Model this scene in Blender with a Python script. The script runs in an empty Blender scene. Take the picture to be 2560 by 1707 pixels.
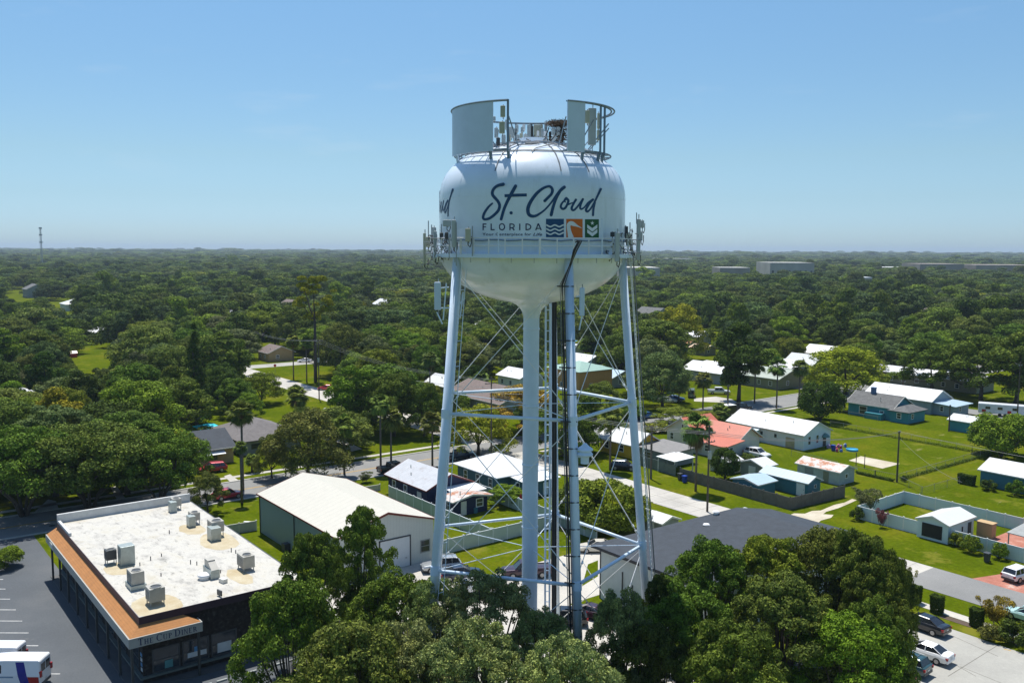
import bpy, math, random
import numpy as np
from mathutils import Vector, Matrix

# ------------------------------------------------------------------ camera
CH = 38.0                      # camera height, metres
FPX = 2250.0                   # focal length in pixels of the 2560 px photograph
PITCH = math.atan(231.0 / FPX)
ROLL = 0.0046
YAW = math.radians(52.5)       # world axes follow the street grid
sc = bpy.context.scene
cam_d = bpy.data.cameras.new('camera')
cam = bpy.data.objects.new('camera', cam_d)
sc.collection.objects.link(cam)
cam.matrix_world = (Matrix.Translation((0, 0, CH)) @ Matrix.Rotation(YAW, 4, 'Z')
                    @ Matrix.Rotation(math.pi / 2 - PITCH, 4, 'X') @ Matrix.Rotation(ROLL, 4, 'Z'))
cam_d.sensor_width = 36.0
cam_d.lens = 36.0 * FPX / 2560.0
cam_d.clip_start = 0.5
cam_d.clip_end = 60000.0
sc.camera = cam

# ------------------------------------------------------------------ sky, sun, exposure
SUN_EL = math.radians(69.0)
_sh = (math.cos(math.radians(107.0)), math.sin(math.radians(107.0)))   # sun azimuth seen from the camera (x right, y ahead)
CX, SX = math.cos(YAW), math.sin(YAW)
def c2w(x, y):                 # camera-aligned ground coordinates -> world
    return (x * CX - y * SX, x * SX + y * CX)
_s = c2w(*_sh)
SUN = Vector((_s[0] * math.cos(SUN_EL), _s[1] * math.cos(SUN_EL), math.sin(SUN_EL)))
sun_d = bpy.data.lights.new('sun', 'SUN')
sun_d.energy = 5.0
sun_d.angle = math.radians(0.55)
sun_d.color = (1.0, 0.965, 0.90)
sun_o = bpy.data.objects.new('sun', sun_d)
sun_o.rotation_euler = SUN.to_track_quat('Z', 'Y').to_euler()
sun_o.location = (0, 0, 120)
sc.collection.objects.link(sun_o)
w = bpy.data.worlds.new('World')
sc.world = w
w.use_nodes = True
nt = w.node_tree
for n in list(nt.nodes): nt.nodes.remove(n)
sky = nt.nodes.new('ShaderNodeTexSky')
sky.sky_type = 'NISHITA'
sky.sun_disc = False
sky.sun_elevation = SUN_EL
sky.sun_rotation = math.atan2(SUN.x, SUN.y)
sky.altitude = 20
sky.air_density = 1.0
sky.dust_density = 0.6
sky.ozone_density = 1.6
bg = nt.nodes.new('ShaderNodeBackground')
bg.inputs[1].default_value = 0.110
wo = nt.nodes.new('ShaderNodeOutputWorld')
# the clear blue of a humid summer sky: hue graded with elevation
tcw = nt.nodes.new('ShaderNodeTexCoord'); spw = nt.nodes.new('ShaderNodeSeparateXYZ'); nt.links.new(tcw.outputs['Generated'], spw.inputs[0])
rw = nt.nodes.new('ShaderNodeValToRGB'); nt.links.new(spw.outputs[2], rw.inputs[0])
_st = [(0.0, (.63, .90, 1.34)), (.028, (.58, .825, 1.21)), (.054, (.575, .775, 1.02)), (.098, (.62, .79, .905)), (.184, (.64, .84, .94)), (.27, (.68, .91, 1.0)), (1.0, (.74, .93, 1.08))]
_e = rw.color_ramp.elements
_e[0].position, _e[0].color = 0.0, (*[c / 1.4 for c in _st[0][1]], 1)
_e[1].position, _e[1].color = 1.0, (*[c / 1.4 for c in _st[-1][1]], 1)
for _p, _c in _st[1:-1]:
    _k = _e.new(_p); _k.color = (*[c / 1.4 for c in _c], 1)
mw = nt.nodes.new('ShaderNodeMixRGB'); mw.blend_type = 'MULTIPLY'; mw.inputs[0].default_value = 1
nt.links.new(sky.outputs[0], mw.inputs[1]); nt.links.new(rw.outputs[0], mw.inputs[2])
vw = nt.nodes.new('ShaderNodeVectorMath'); vw.operation = 'SCALE'; vw.inputs['Scale'].default_value = 1.4
nt.links.new(mw.outputs[0], vw.inputs[0])
# a few very thin cloud wisps
mpw = nt.nodes.new('ShaderNodeMapping'); mpw.inputs['Scale'].default_value = (3.0, 3.0, 16.0); nt.links.new(tcw.outputs['Generated'], mpw.inputs[0])
nw = nt.nodes.new('ShaderNodeTexNoise'); nw.inputs['Scale'].default_value = 2.1; nw.inputs['Detail'].default_value = 9; nw.inputs['Roughness'].default_value = .62; nt.links.new(mpw.outputs[0], nw.inputs['Vector'])
cw = nt.nodes.new('ShaderNodeValToRGB'); cw.color_ramp.elements[0].position = .60; cw.color_ramp.elements[0].color = (0, 0, 0, 1); cw.color_ramp.elements[1].position = .82; cw.color_ramp.elements[1].color = (.17, .17, .17, 1); nt.links.new(nw.outputs[0], cw.inputs[0])
xw = nt.nodes.new('ShaderNodeMixRGB'); xw.inputs[2].default_value = (5.4, 6.2, 6.9, 1); nt.links.new(cw.outputs[0], xw.inputs[0]); nt.links.new(vw.outputs[0], xw.inputs[1])
nt.links.new(xw.outputs[0], bg.inputs[0])
nt.links.new(bg.outputs[0], wo.inputs[0])
sc.view_settings.view_transform = 'Standard'
sc.view_settings.look = 'None'
sc.view_settings.exposure = 0.22
sc.view_settings.gamma = 1.0
sc.cycles.max_bounces = 6
sc.cycles.diffuse_bounces = 3
sc.cycles.transmission_bounces = 3
sc.cycles.transparent_max_bounces = 4
sc.cycles.volume_bounces = 0
sc.cycles.use_denoising = True
sc.cycles.caustics_reflective = False
sc.cycles.caustics_refractive = False

# ------------------------------------------------------------------ surveying: photograph pixel -> place in the world
def pdir(px, py):
    u, v = px - 1280.0, py - 853.5
    c, s = math.cos(ROLL), math.sin(ROLL)
    X = c * u + s * v; Y = -s * u + c * v
    dx, dy, dz = X / FPX, math.cos(PITCH) - Y / FPX * math.sin(PITCH), -math.sin(PITCH) - Y / FPX * math.cos(PITCH)
    wx, wy = c2w(dx, dy)
    return Vector((wx, wy, dz)), dy
def g(px, py, z=0.0):          # where the line of sight meets height z
    d, _ = pdir(px, py)
    t = (z - CH) / d.z
    return Vector((d.x * t, d.y * t, z))
def at_depth(px, py, depth):   # point at a given ground distance ahead of the camera
    d, dy = pdir(px, py)
    t = depth / dy
    return Vector((d.x * t, d.y * t, CH + d.z * t))
def depth_of(p): return -p[0] * SX + p[1] * CX
def zat(b, py, px=None):       # height of a point above base b seen at row py
    d = depth_of(b)
    q = proj((b[0], b[1], 0))
    return at_depth(px if px is not None else q[0], py, d).z
def proj(p):
    x = p[0] * CX + p[1] * SX; y = -p[0] * SX + p[1] * CX; z = p[2] - CH
    d = y * math.cos(PITCH) - z * math.sin(PITCH); vv = z * math.cos(PITCH) + y * math.sin(PITCH)
    if d < 1: return (1e6, 1e6, d)
    X = FPX * x / d; Y = -FPX * vv / d
    c, s = math.cos(ROLL), math.sin(ROLL)
    return (1280 + c * X - s * Y, 853.5 + s * X + c * Y, d)

# ------------------------------------------------------------------ materials
MATS = {}
def _mat(name):
    m = bpy.data.materials.new(name); m.use_nodes = True
    n = m.node_tree
    for k in list(n.nodes): n.nodes.remove(k)
    out = n.nodes.new('ShaderNodeOutputMaterial')
    b = n.nodes.new('ShaderNodeBsdfPrincipled')
    n.links.new(b.outputs[0], out.inputs[0])
    return m, n, b, out
def setv(b, rough=0.6, metal=0.0, spec=0.5):
    b.inputs['Roughness'].default_value = rough
    b.inputs['Metallic'].default_value = metal
    b.inputs['Specular IOR Level'].default_value = spec
def noise(n, scale, detail=4, rough=0.6, coord='Object', vec=None, stretch=None):
    tc = n.nodes.new('ShaderNodeTexCoord')
    src = tc.outputs[coord]
    if stretch:
        mp = n.nodes.new('ShaderNodeMapping'); mp.inputs['Scale'].default_value = stretch
        n.links.new(src, mp.inputs[0]); src = mp.outputs[0]
    t = n.nodes.new('ShaderNodeTexNoise')
    t.inputs['Scale'].default_value = scale; t.inputs['Detail'].default_value = detail; t.inputs['Roughness'].default_value = rough
    n.links.new(src, t.inputs['Vector'])
    return t
def ramp(n, src, stops):
    r = n.nodes.new('ShaderNodeValToRGB')
    el = r.color_ramp.elements
    el[0].position, el[0].color = stops[0][0], (*stops[0][1], 1)
    el[1].position, el[1].color = stops[-1][0], (*stops[-1][1], 1)
    for p, c in stops[1:-1]:
        e = el.new(p); e.color = (*c, 1)
    n.links.new(src, r.inputs[0])
    return r
def mul(c, k): return tuple(min(1, max(0, x * k)) for x in c)
def paint(name, col, rough=0.55, metal=0.0, var=0.12, scale=1.5, spec=0.4, bump=0.0, bscale=20):
    if name in MATS: return MATS[name]
    m, n, b, o = _mat(name); setv(b, rough, metal, spec)
    t = noise(n, scale, 5, 0.65)
    r = ramp(n, t.outputs[0], [(0.3, mul(col, 1 - var)), (0.7, mul(col, 1 + var))])
    n.links.new(r.outputs[0], b.inputs[0])
    if bump:
        t2 = noise(n, bscale, 3)
        bp = n.nodes.new('ShaderNodeBump'); bp.inputs['Strength'].default_value = bump; bp.inputs['Distance'].default_value = 0.05
        n.links.new(t2.outputs[0], bp.inputs['Height']); n.links.new(bp.outputs[0], b.inputs['Normal'])
    MATS[name] = m
    return m
def lined(name, col, axis, period, depth=0.25, rough=0.5, var=0.1, metal=0.0, wear=None, wamt=0.55, wscale=0.6, vary=None):
    """boards, ribs or courses: fine darker joints every `period` metres along an axis, mottled; optional rust or stains"""
    if name in MATS: return MATS[name]
    m, n, b, o = _mat(name); setv(b, rough, metal, 0.4)
    t = noise(n, 1.2, 6, 0.7)
    r = ramp(n, t.outputs[0], [(0.3, mul(col, 1 - var)), (0.7, mul(col, 1 + var))])
    tc = n.nodes.new('ShaderNodeTexCoord'); sp = n.nodes.new('ShaderNodeSeparateXYZ')
    n.links.new(tc.outputs['Object'], sp.inputs[0])
    md = n.nodes.new('ShaderNodeMath'); md.operation = 'MULTIPLY'; md.inputs[1].default_value = 1.0 / period
    n.links.new(sp.outputs['XYZ'.index(axis)], md.inputs[0])
    fr = n.nodes.new('ShaderNodeMath'); fr.operation = 'FRACT'; n.links.new(md.outputs[0], fr.inputs[0])
    gt = n.nodes.new('ShaderNodeMath'); gt.operation = 'LESS_THAN'; gt.inputs[1].default_value = 0.14
    n.links.new(fr.outputs[0], gt.inputs[0])
    ml = n.nodes.new('ShaderNodeMath'); ml.operation = 'MULTIPLY'; ml.inputs[1].default_value = depth
    n.links.new(gt.outputs[0], ml.inputs[0])
    mx = n.nodes.new('ShaderNodeMixRGB'); mx.inputs[2].default_value = (*mul(col, 0.35), 1)
    n.links.new(ml.outputs[0], mx.inputs[0]); n.links.new(r.outputs[0], mx.inputs[1])
    last = mx.outputs[0]
    if wear:
        t3 = noise(n, wscale, 8, 0.75)
        rr = ramp(n, t3.outputs[0], [(wamt, (0, 0, 0)), (wamt + 0.1, (1, 1, 1))])
        mx2 = n.nodes.new('ShaderNodeMixRGB'); mx2.inputs[2].default_value = (*wear, 1)
        n.links.new(rr.outputs[0], mx2.inputs[0]); n.links.new(last, mx2.inputs[1]); last = mx2.outputs[0]
    n.links.new(last, b.inputs[0])
    bp = n.nodes.new('ShaderNodeBump'); bp.inputs['Strength'].default_value = 0.4; bp.inputs['Distance'].default_value = 0.02; bp.invert = True
    n.links.new(gt.outputs[0], bp.inputs['Height']); n.links.new(bp.outputs[0], b.inputs['Normal'])
    MATS[name] = m
    return m
def patchy(name, stops, scale=0.3, detail=8, rough=0.9, coord='Object', fine=None, stretch=None, spec=0.2, over=None):
    if name in MATS: return MATS[name]
    m, n, b, o = _mat(name); setv(b, rough, 0, spec)
    t = noise(n, scale, detail, 0.65, coord, stretch=stretch)
    r = ramp(n, t.outputs[0], stops)
    last = r.outputs[0]
    if fine:
        t2 = noise(n, fine[0], 5, 0.7, coord)
        r2 = ramp(n, t2.outputs[0], [(0.3, (1 - fine[1],) * 3), (0.7, (1 + 0 * fine[1],) * 3)])
        mx = n.nodes.new('ShaderNodeMixRGB'); mx.blend_type = 'MULTIPLY'; mx.inputs[0].default_value = 1
        n.links.new(last, mx.inputs[1]); n.links.new(r2.outputs[0], mx.inputs[2]); last = mx.outputs[0]
    if over:       # a second, independent layer of patches: (scale, threshold, colour, strength, stretch)
        for sc2, th, c2, k2, st2 in over:
            t4 = noise(n, sc2, 9, 0.7, coord, stretch=st2); r4 = ramp(n, t4.outputs[0], [(th, (0, 0, 0)), (th + .09, (k2, k2, k2))])
            m4 = n.nodes.new('ShaderNodeMixRGB'); m4.inputs[2].default_value = (*c2, 1)
            n.links.new(r4.outputs[0], m4.inputs[0]); n.links.new(last, m4.inputs[1]); last = m4.outputs[0]
    n.links.new(last, b.inputs[0])
    MATS[name] = m
    return m
def foliage(name, use_attr=False, base=None, trans=0.17, vscale=0.35):
    if name in MATS: return MATS[name]
    m, n, b, o = _mat(name); setv(b, 0.75, 0, 0.06)
    if base is None:
        if use_attr:
            a = n.nodes.new('ShaderNodeAttribute'); a.attribute_type = 'INSTANCER'; a.attribute_name = 'tone'; src = a.outputs['Color']
        else:
            oi = n.nodes.new('ShaderNodeObjectInfo'); src = oi.outputs['Color']
    else:
        rgb = n.nodes.new('ShaderNodeRGB'); rgb.outputs[0].default_value = (*base, 1); src = rgb.outputs[0]
    geo = n.nodes.new('ShaderNodeNewGeometry')
    rr = ramp(n, geo.outputs['Random Per Island'], [(0.0, (0.5, 0.55, 0.5)), (0.55, (1.0, 1.0, 1.0)), (1.0, (1.65, 1.62, 1.3))])
    mx = n.nodes.new('ShaderNodeMixRGB'); mx.blend_type = 'MULTIPLY'; mx.inputs[0].default_value = 1
    n.links.new(src, mx.inputs[1]); n.links.new(rr.outputs[0], mx.inputs[2])
    t = noise(n, vscale, 3, 0.6)
    r2 = ramp(n, t.outputs[0], [(0.35, (0.68, 0.76, 0.78)), (0.65, (1.14, 1.14, 0.95))])
    mx2 = n.nodes.new('ShaderNodeMixRGB'); mx2.blend_type = 'MULTIPLY'; mx2.inputs[0].default_value = 1
    n.links.new(mx.outputs[0], mx2.inputs[1]); n.links.new(r2.outputs[0], mx2.inputs[2])
    n.links.new(mx2.outputs[0], b.inputs[0])
    tr = n.nodes.new('ShaderNodeBsdfTranslucent')
    n.links.new(mx2.outputs[0], tr.inputs[0])
    ms = n.nodes.new('ShaderNodeMixShader'); ms.inputs[0].default_value = trans
    n.links.new(b.outputs[0], ms.inputs[1]); n.links.new(tr.outputs[0], ms.inputs[2])
    n.links.new(ms.outputs[0], o.inputs[0])
    MATS[name] = m
    return m

# ------------------------------------------------------------------ scene graph
COL = sc.collection
def empty(name, loc, label, cat, group=None, rz=0.0):
    o = bpy.data.objects.new(name, None); COL.objects.link(o)
    o.empty_display_size = 0.5
    o.location = loc; o.rotation_euler = (0, 0, rz)
    tag(o, label, cat, group)
    return o
def tag(o, label=None, cat=None, group=None, kind=None):
    if label: o['label'] = label
    if cat: o['category'] = cat
    if group: o['group'] = group
    if kind: o['kind'] = kind
    return o
def org(o):
    p = Vector((0, 0, 0))
    while o is not None:
        p += Vector(o.location); o = o.parent
    return p
def copy_tree(o, parent=None):
    c = o.copy(); COL.objects.link(c); c.parent = parent
    for ch in o.children: copy_tree(ch, c)
    return c
class MB:
    """collects shapes; build() links them as one mesh object (world coordinates unless local=True)"""
    def __init__(s): s.v = []; s.f = []; s.m = []; s.cm = 0
    def add(s, vs, fs):
        k = len(s.v); s.v += [tuple(p) for p in vs]
        s.f += [tuple(i + k for i in f) for f in fs]; s.m += [s.cm] * len(fs)
        return s
    def box(s, x0, y0, z0, x1, y1, z1):
        return s.add([(x0, y0, z0), (x1, y0, z0), (x1, y1, z0), (x0, y1, z0), (x0, y0, z1), (x1, y0, z1), (x1, y1, z1), (x0, y1, z1)],
                     [(3, 2, 1, 0), (4, 5, 6, 7), (0, 1, 5, 4), (1, 2, 6, 5), (2, 3, 7, 6), (3, 0, 4, 7)])
    def cbox(s, c, sx, sy, sz, rz=0.0):
        a, b = math.cos(rz), math.sin(rz); vs = []
        for dz in (-sz / 2, sz / 2):
            for dx, dy in ((-sx / 2, -sy / 2), (sx / 2, -sy / 2), (sx / 2, sy / 2), (-sx / 2, sy / 2)):
                vs.append((c[0] + dx * a - dy * b, c[1] + dx * b + dy * a, c[2] + dz))
        return s.add(vs, [(3, 2, 1, 0), (4, 5, 6, 7), (0, 1, 5, 4), (1, 2, 6, 5), (2, 3, 7, 6), (3, 0, 4, 7)])
    def slab(s, pts, th):      # polygon with thickness downwards
        n = len(pts)
        top = [tuple(p) for p in pts]; bot = [(p[0], p[1], p[2] - th) for p in pts]
        return s.add(top + bot, [tuple(range(n)), tuple(range(2 * n - 1, n - 1, -1))] + [(i, i + n, (i + 1) % n + n, (i + 1) % n) for i in range(n)])
    def poly(s, pts): return s.add(pts, [tuple(range(len(pts)))])
    def tube(s, pts, r, n=8, caps=True):
        pts = [Vector(p) for p in pts]; rs = r if isinstance(r, (list, tuple)) else [r] * len(pts)
        k = len(s.v); up = Vector((0, 0, 1)); vs = []
        for i, p in enumerate(pts):
            d = (pts[min(i + 1, len(pts) - 1)] - pts[max(i - 1, 0)]).normalized()
            a = d.cross(up)
            if a.length < 1e-3: a = Vector((1, 0, 0))
            a.normalize(); b = a.cross(d).normalized()
            for j in range(n):
                t = 2 * math.pi * j / n
                vs.append(p + (a * math.cos(t) + b * math.sin(t)) * rs[i])
        fs = []
        for i in range(len(pts) - 1):
            for j in range(n):
                q = (j + 1) % n
                fs.append((i * n + j, i * n + q, (i + 1) * n + q, (i + 1) * n + j))
        if caps: fs += [tuple(range(n - 1, -1, -1)), tuple((len(pts) - 1) * n + j for j in range(n))]
        return s.add(vs, fs)
    def lathe(s, c, prof, n=48, a0=0.0, a1=2 * math.pi, close=True):
        full = abs(a1 - a0 - 2 * math.pi) < 1e-6; m = n if full else n + 1; vs = []
        for (r, z) in prof:
            for j in range(m):
                t = a0 + (a1 - a0) * j / n
                vs.append((c[0] + r * math.cos(t), c[1] + r * math.sin(t), c[2] + z))
        fs = []
        for i in range(len(prof) - 1):
            for j in range(n):
                q = (j + 1) % m
                fs.append((i * m + j, i * m + q, (i + 1) * m + q, (i + 1) * m + j))
        return s.add(vs, fs)
    def cyl(s, c, r, h, n=16): return s.lathe(c, [(0.001, 0), (r, 0), (r, h), (0.001, h)], n)
    def build(s, name, mat, parent=None, smooth=False, local=False, bevel=0.0):
        me = bpy.data.meshes.new(name)
        off = Vector((0, 0, 0)) if (local or parent is None) else org(parent)
        me.from_pydata([(p[0] - off.x, p[1] - off.y, p[2] - off.z) for p in s.v], [], s.f)
        mats = mat if isinstance(mat, (list, tuple)) else [mat]
        for k in mats: me.materials.append(k)
        if len(mats) > 1: me.polygons.foreach_set('material_index', s.m)
        if smooth: me.polygons.foreach_set('use_smooth', [True] * len(me.polygons))
        me.update()
        o = bpy.data.objects.new(name, me); COL.objects.link(o)
        if parent is not None: o.parent = parent
        if bevel:
            b = o.modifiers.new('edge', 'BEVEL'); b.width = bevel; b.segments = 2; b.limit_method = 'ANGLE'
        return o
def npmesh(name, V, F, mat, smooth=False):
    me = bpy.data.meshes.new(name)
    nf, k = F.shape
    me.vertices.add(len(V)); me.vertices.foreach_set('co', V.astype(np.float32).ravel())
    me.loops.add(nf * k); me.loops.foreach_set('vertex_index', F.astype(np.int32).ravel())
    me.polygons.add(nf)
    me.polygons.foreach_set('loop_start', np.arange(0, nf * k, k, dtype=np.int32))
    me.polygons.foreach_set('loop_total', np.full(nf, k, dtype=np.int32))
    me.materials.append(mat)
    me.update(calc_edges=True)
    return me

# ------------------------------------------------------------------ shared materials
M = {}
def weathered(name, col):
    m, n, b, o = _mat(name); setv(b, 0.24, 0, 0.5)
    t1 = noise(n, 0.9, 8, 0.7, stretch=(1.0, 1.0, 0.12)); r1 = ramp(n, t1.outputs[0], [(0.32, (0.88, 0.89, 0.87)), (0.46, (1, 1, 1))])
    t2 = noise(n, 0.35, 6, 0.6); r2 = ramp(n, t2.outputs[0], [(0.35, mul(col, 0.93)), (0.65, mul(col, 1.04))])
    t3 = noise(n, 2.2, 10, 0.75); r3 = ramp(n, t3.outputs[0], [(0.25, (0.82, 0.81, 0.77)), (0.33, (1, 1, 1))])
    last = r2.outputs[0]
    for r_ in (r1, r3):
        mx = n.nodes.new('ShaderNodeMixRGB'); mx.blend_type = 'MULTIPLY'; mx.inputs[0].default_value = 1
        n.links.new(last, mx.inputs[1]); n.links.new(r_.outputs[0], mx.inputs[2]); last = mx.outputs[0]
    n.links.new(last, b.inputs[0]); return m
M['tower'] = weathered('tower_paint', (0.72, 0.80, 0.88))
M['tower_leg'] = paint('tower_leg_paint', (0.64, 0.75, 0.87), 0.38, 0, 0.06, 0.5, 0.5)
M['navy'] = paint('navy_letter_paint', (0.002, 0.052, 0.15), 0.5, 0, 0.05)
M['deepnavy'] = paint('dark_letter_paint', (0.008, 0.018, 0.085), 0.5, 0, 0.05)
M['emblem_blue'] = paint('emblem_blue', (0.0, 0.06, 0.17), 0.5, 0, 0.04)
M['emblem_orange'] = paint('emblem_orange', (0.62, 0.13, 0.005), 0.5, 0, 0.04)
M['emblem_green'] = paint('emblem_green', (0.0, 0.085, 0.02), 0.5, 0, 0.04)
M['emblem_white'] = paint('emblem_white', (0.72, 0.76, 0.78), 0.4, 0, 0.03)
M['white'] = paint('white_paint', (0.78, 0.78, 0.77), 0.5, 0, 0.05)
M['offwhite'] = paint('offwhite_paint', (0.66, 0.64, 0.58), 0.55, 0, 0.06)
M['antenna'] = paint('antenna_plastic', (0.42, 0.46, 0.46), 0.5, 0, 0.05)
M['antenna_tan'] = paint('antenna_tan_plastic', (0.42, 0.42, 0.32), 0.5, 0, 0.05)
M['galv'] = paint('galvanised_steel', (0.33, 0.36, 0.38), 0.45, 0.6, 0.15, 4)
M['steel_blue'] = paint('steel_rail_paint', (0.16, 0.22, 0.28), 0.5, 0.2, 0.1)
M['screen'] = paint('screen_panel_paint', (0.56, 0.67, 0.80), 0.45, 0, 0.05, 0.8)
M['black'] = paint('black_rubber', (0.015, 0.015, 0.017), 0.6, 0, 0.2)
M['darkgrey'] = paint('dark_grey_plastic', (0.06, 0.065, 0.07), 0.5, 0, 0.1)
M['glass'] = paint('dark_glass', (0.018, 0.022, 0.028), 0.08, 0, 0.1, spec=0.8)
M['pane'] = paint('window_pane', (0.03, 0.04, 0.05), 0.1, 0, 0.2, spec=0.8)
M['bark'] = paint('tree_bark', (0.085, 0.07, 0.055), 0.9, 0, 0.3, 3)
M['palmbark'] = paint('palm_bark', (0.13, 0.11, 0.09), 0.9, 0, 0.3, 4)
M['pole'] = paint('pole_wood', (0.09, 0.075, 0.06), 0.9, 0, 0.25, 3)
M['wire'] = paint('cable_black', (0.03, 0.03, 0.032), 0.6, 0, 0.1)
M['wiregrey'] = paint('cable_grey', (0.22, 0.22, 0.22), 0.5, 0.2, 0.1)
M['nest'] = paint('dry_twigs', (0.10, 0.065, 0.04), 0.9, 0, 0.4, 3)
M['leaf'] = foliage('leaf_green')
M['palmleaf'] = foliage('palm_leaf', trans=0.15)
M['thatch'] = foliage('dry_palm_leaf', base=(0.13, 0.10, 0.05), trans=0.1)
# ================================================================== WATER TOWER
TD, TX0 = 76.0, 1.63
TC = c2w(TX0, TD)
TC = (TC[0], TC[1], 0.0)
PHI = 0.355
HU, HL, RU, RL = 24.96, 12.36, 8.71, 9.82
TR = 7.73                       # tank radius
def ta(a, r, z):                # tower coordinates: angle from the camera-facing side (+ = to the right)
    x, y = c2w(TX0 + r * math.sin(a), TD - r * math.cos(a))
    return Vector((x, y, z))
def legR(z): return RU + (RL - RU) * (HU - z) / (HU - HL)
def legp(i, z): return ta(PHI + i * math.radians(72), legR(z), z)
tower = empty('water_tower', TC, 'tall white elevated water tank on five legs lettered St. Cloud Florida', 'water tower')
def dome(r): return 42.0 + 4.62 * max(0.0, 1 - (r / TR) ** 2.3) ** (1 / 2.3)
prof = []
for i in range(0, 33):
    r_ = TR * math.sin(math.pi / 2 * i / 32); prof.append((r_ + .001 if i < 32 else TR, dome(r_)))
prof += [(TR, z) for z in (41, 40, 39, 38)]
for i in range(1, 15):
    t = math.pi / 2 * i / 16
    r_, z_ = TR * math.cos(t), 37.8 - 4.35 * math.sin(t)
    if r_ > 1.75: prof.append((r_, z_))
prof += [(1.62, 33.50), (1.2, 33.25), (0.85, 32.85), (0.70, 32.4), (0.68, 32.2)]
tk = MB(); tk.lathe(TC, prof, 96)
tank = tk.build('tank', M['tower'], tower, smooth=True)
b = MB()          # weld beads between the plates
for z in (42.0, 39.6): b.lathe(TC, [(TR + .001, z - .03), (TR + .008, z), (TR + .001, z + .03)], 96)
for k in range(12):
    a = 2 * math.pi * k / 12 + .2; P = [ta(a, TR * math.cos(t) + .004, dome(TR * math.cos(t)) + .004) for t in [math.pi / 2 * i / 12 * .82 for i in range(13)]]
    b.tube(P, 0.012, 4, caps=False)
b.build('weld_seam', M['tower'], tank)
b = MB(); b.lathe(TC, [(0.68, 32.2), (0.68, 0.0)], 32)
for z in (31.2, 24.6, 19.5, 14.0, 6): b.lathe(TC, [(0.68, z), (0.72, z + .03), (0.72, z + .15), (0.68, z + .18)], 32)
b.build('riser_pipe', M['tower_leg'], tower, smooth=True)
b = MB(); b.lathe(TC, [(0.9, 46.66), (1.1, 46.7), (1.1, 47.1), (0.001, 47.15)], 24); b.build('vent', M['tower'], tank)
for i in range(5):
    b = MB(); b.tube([legp(i, 0.25), legp(i, 37.5)], 0.35, 20)
    lg = b.build('leg', M['tower_leg'], tower, smooth=True)
    b = MB()
    for z in (HU, HL): b.tube([legp(i, z - .35), legp(i, z + .35)], 0.40, 20)
    b.build('gusset', M['tower_leg'], lg)
    b = MB(); p = legp(i, 0); b.box(p.x - .9, p.y - .9, -0.3, p.x + .9, p.y + .9, 0.3); b.build('footing', M['offwhite'], lg)
for h in (HU, HL):
    for i in range(5):
        b = MB(); a_, c_ = legp(i, h), legp((i + 1) % 5, h); d_ = (c_ - a_).normalized()
        b.tube([a_ + d_ * .3, c_ - d_ * .3], 0.14, 12)
        b.build('strut', M['tower_leg'], tower, smooth=True)
for (z1, z0) in ((36.6, HU), (HU, HL), (HL, 0.5)):
    for i in range(5):
        for s in (0, 1):
            p = legp(i if s == 0 else (i + 1) % 5, z1 - .35); q = legp((i + 1) % 5 if s == 0 else i, z0 + .4)
            b = MB(); b.tube([p, q], 0.036, 6)
            m_ = p.lerp(q, 0.9); b.tube([m_, p.lerp(q, 0.915)], 0.09, 6)
            b.build('brace', M['white'], tower)
for z in (HU, HL):
    for i in range(5):
        p = legp(i, z); q = Vector((TC[0], TC[1], z)) + (p - Vector((TC[0], TC[1], z))).normalized() * .7
        q.z -= 0.1
        b = MB(); b.tube([p, q], 0.032, 6); b.build('tie_rod', M['tower_leg'], tower)
# balcony
BR = 8.42
b = MB(); b.lathe(TC, [(TR - .03, 37.62), (BR, 37.62), (BR, 37.32), (TR - .03, 37.40)], 96)
bal = b.build('balcony', M['tower_leg'], tower)
b = MB()
n = 40
for j in range(n):
    a = 2 * math.pi * j / n + .05
    p = ta(a, BR - .05, 37.62)
    wide = .05 if j % 5 else .16
    b.tube([p, p + Vector((0, 0, 1.22))], 0.05 if j % 5 else 0.09, 6)
    if j % 5 == 0:
        q = ta(a + .07, BR - .05, 37.65); b.tube([p + Vector((0, 0, .6)), q], .025, 5)
for z in (38.25, 38.84):
    b.tube([ta(2 * math.pi * j / 72, BR - .05, z) for j in range(73)], 0.042, 6)
b.build('railing', M['white'], bal)
b = MB()
for j in range(30):
    a = 2 * math.pi * j / 30
    b.tube([ta(a, BR - .2, 37.35), ta(a, BR - .2, 36.95)], 0.03, 5)
b.build('bracket', M['galv'], bal)
b = MB()
b.tube([ta(2 * math.pi * j / 72, TR + .12, 38.66 + .04 * math.sin(j * 1.7)) for j in range(73)], 0.05, 6)
b.build('cable_ring', M['steel_blue'], tower)
# ---- painted lettering, laid on the steel
def onTank(px, py, lift=0.012):
    d, _ = pdir(px, py); R = TR + lift
    ox, oy = -TC[0], -TC[1]
    A = d.x ** 2 + d.y ** 2; B = 2 * (ox * d.x + oy * d.y); C_ = ox * ox + oy * oy - R * R
    D = B * B - 4 * A * C_
    t = (-B - math.sqrt(max(D, 0))) / (2 * A)
    return Vector((d.x * t, d.y * t, CH + d.z * t))
ZS = 7.127
def L(x, y, lift=0.012): return onTank(1190 + x / ZS, 440 + y / ZS, lift)
def spline(pts, k=8):
    P = [Vector((p[0], p[1], p[2] if len(p) > 2 else 0)) for p in pts]; out = []
    for i in range(len(P) - 1):
        p0, p1, p2, p3 = P[max(i - 1, 0)], P[i], P[i + 1], P[min(i + 2, len(P) - 1)]
        for j in range(k):
            t = j / k
            out.append(0.5 * ((2 * p1) + (p2 - p0) * t + (2 * p0 - 5 * p1 + 4 * p2 - p3) * t * t + (3 * p1 - p0 - 3 * p2 + p3) * t ** 3))
    out.append(P[-1]); return out
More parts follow.
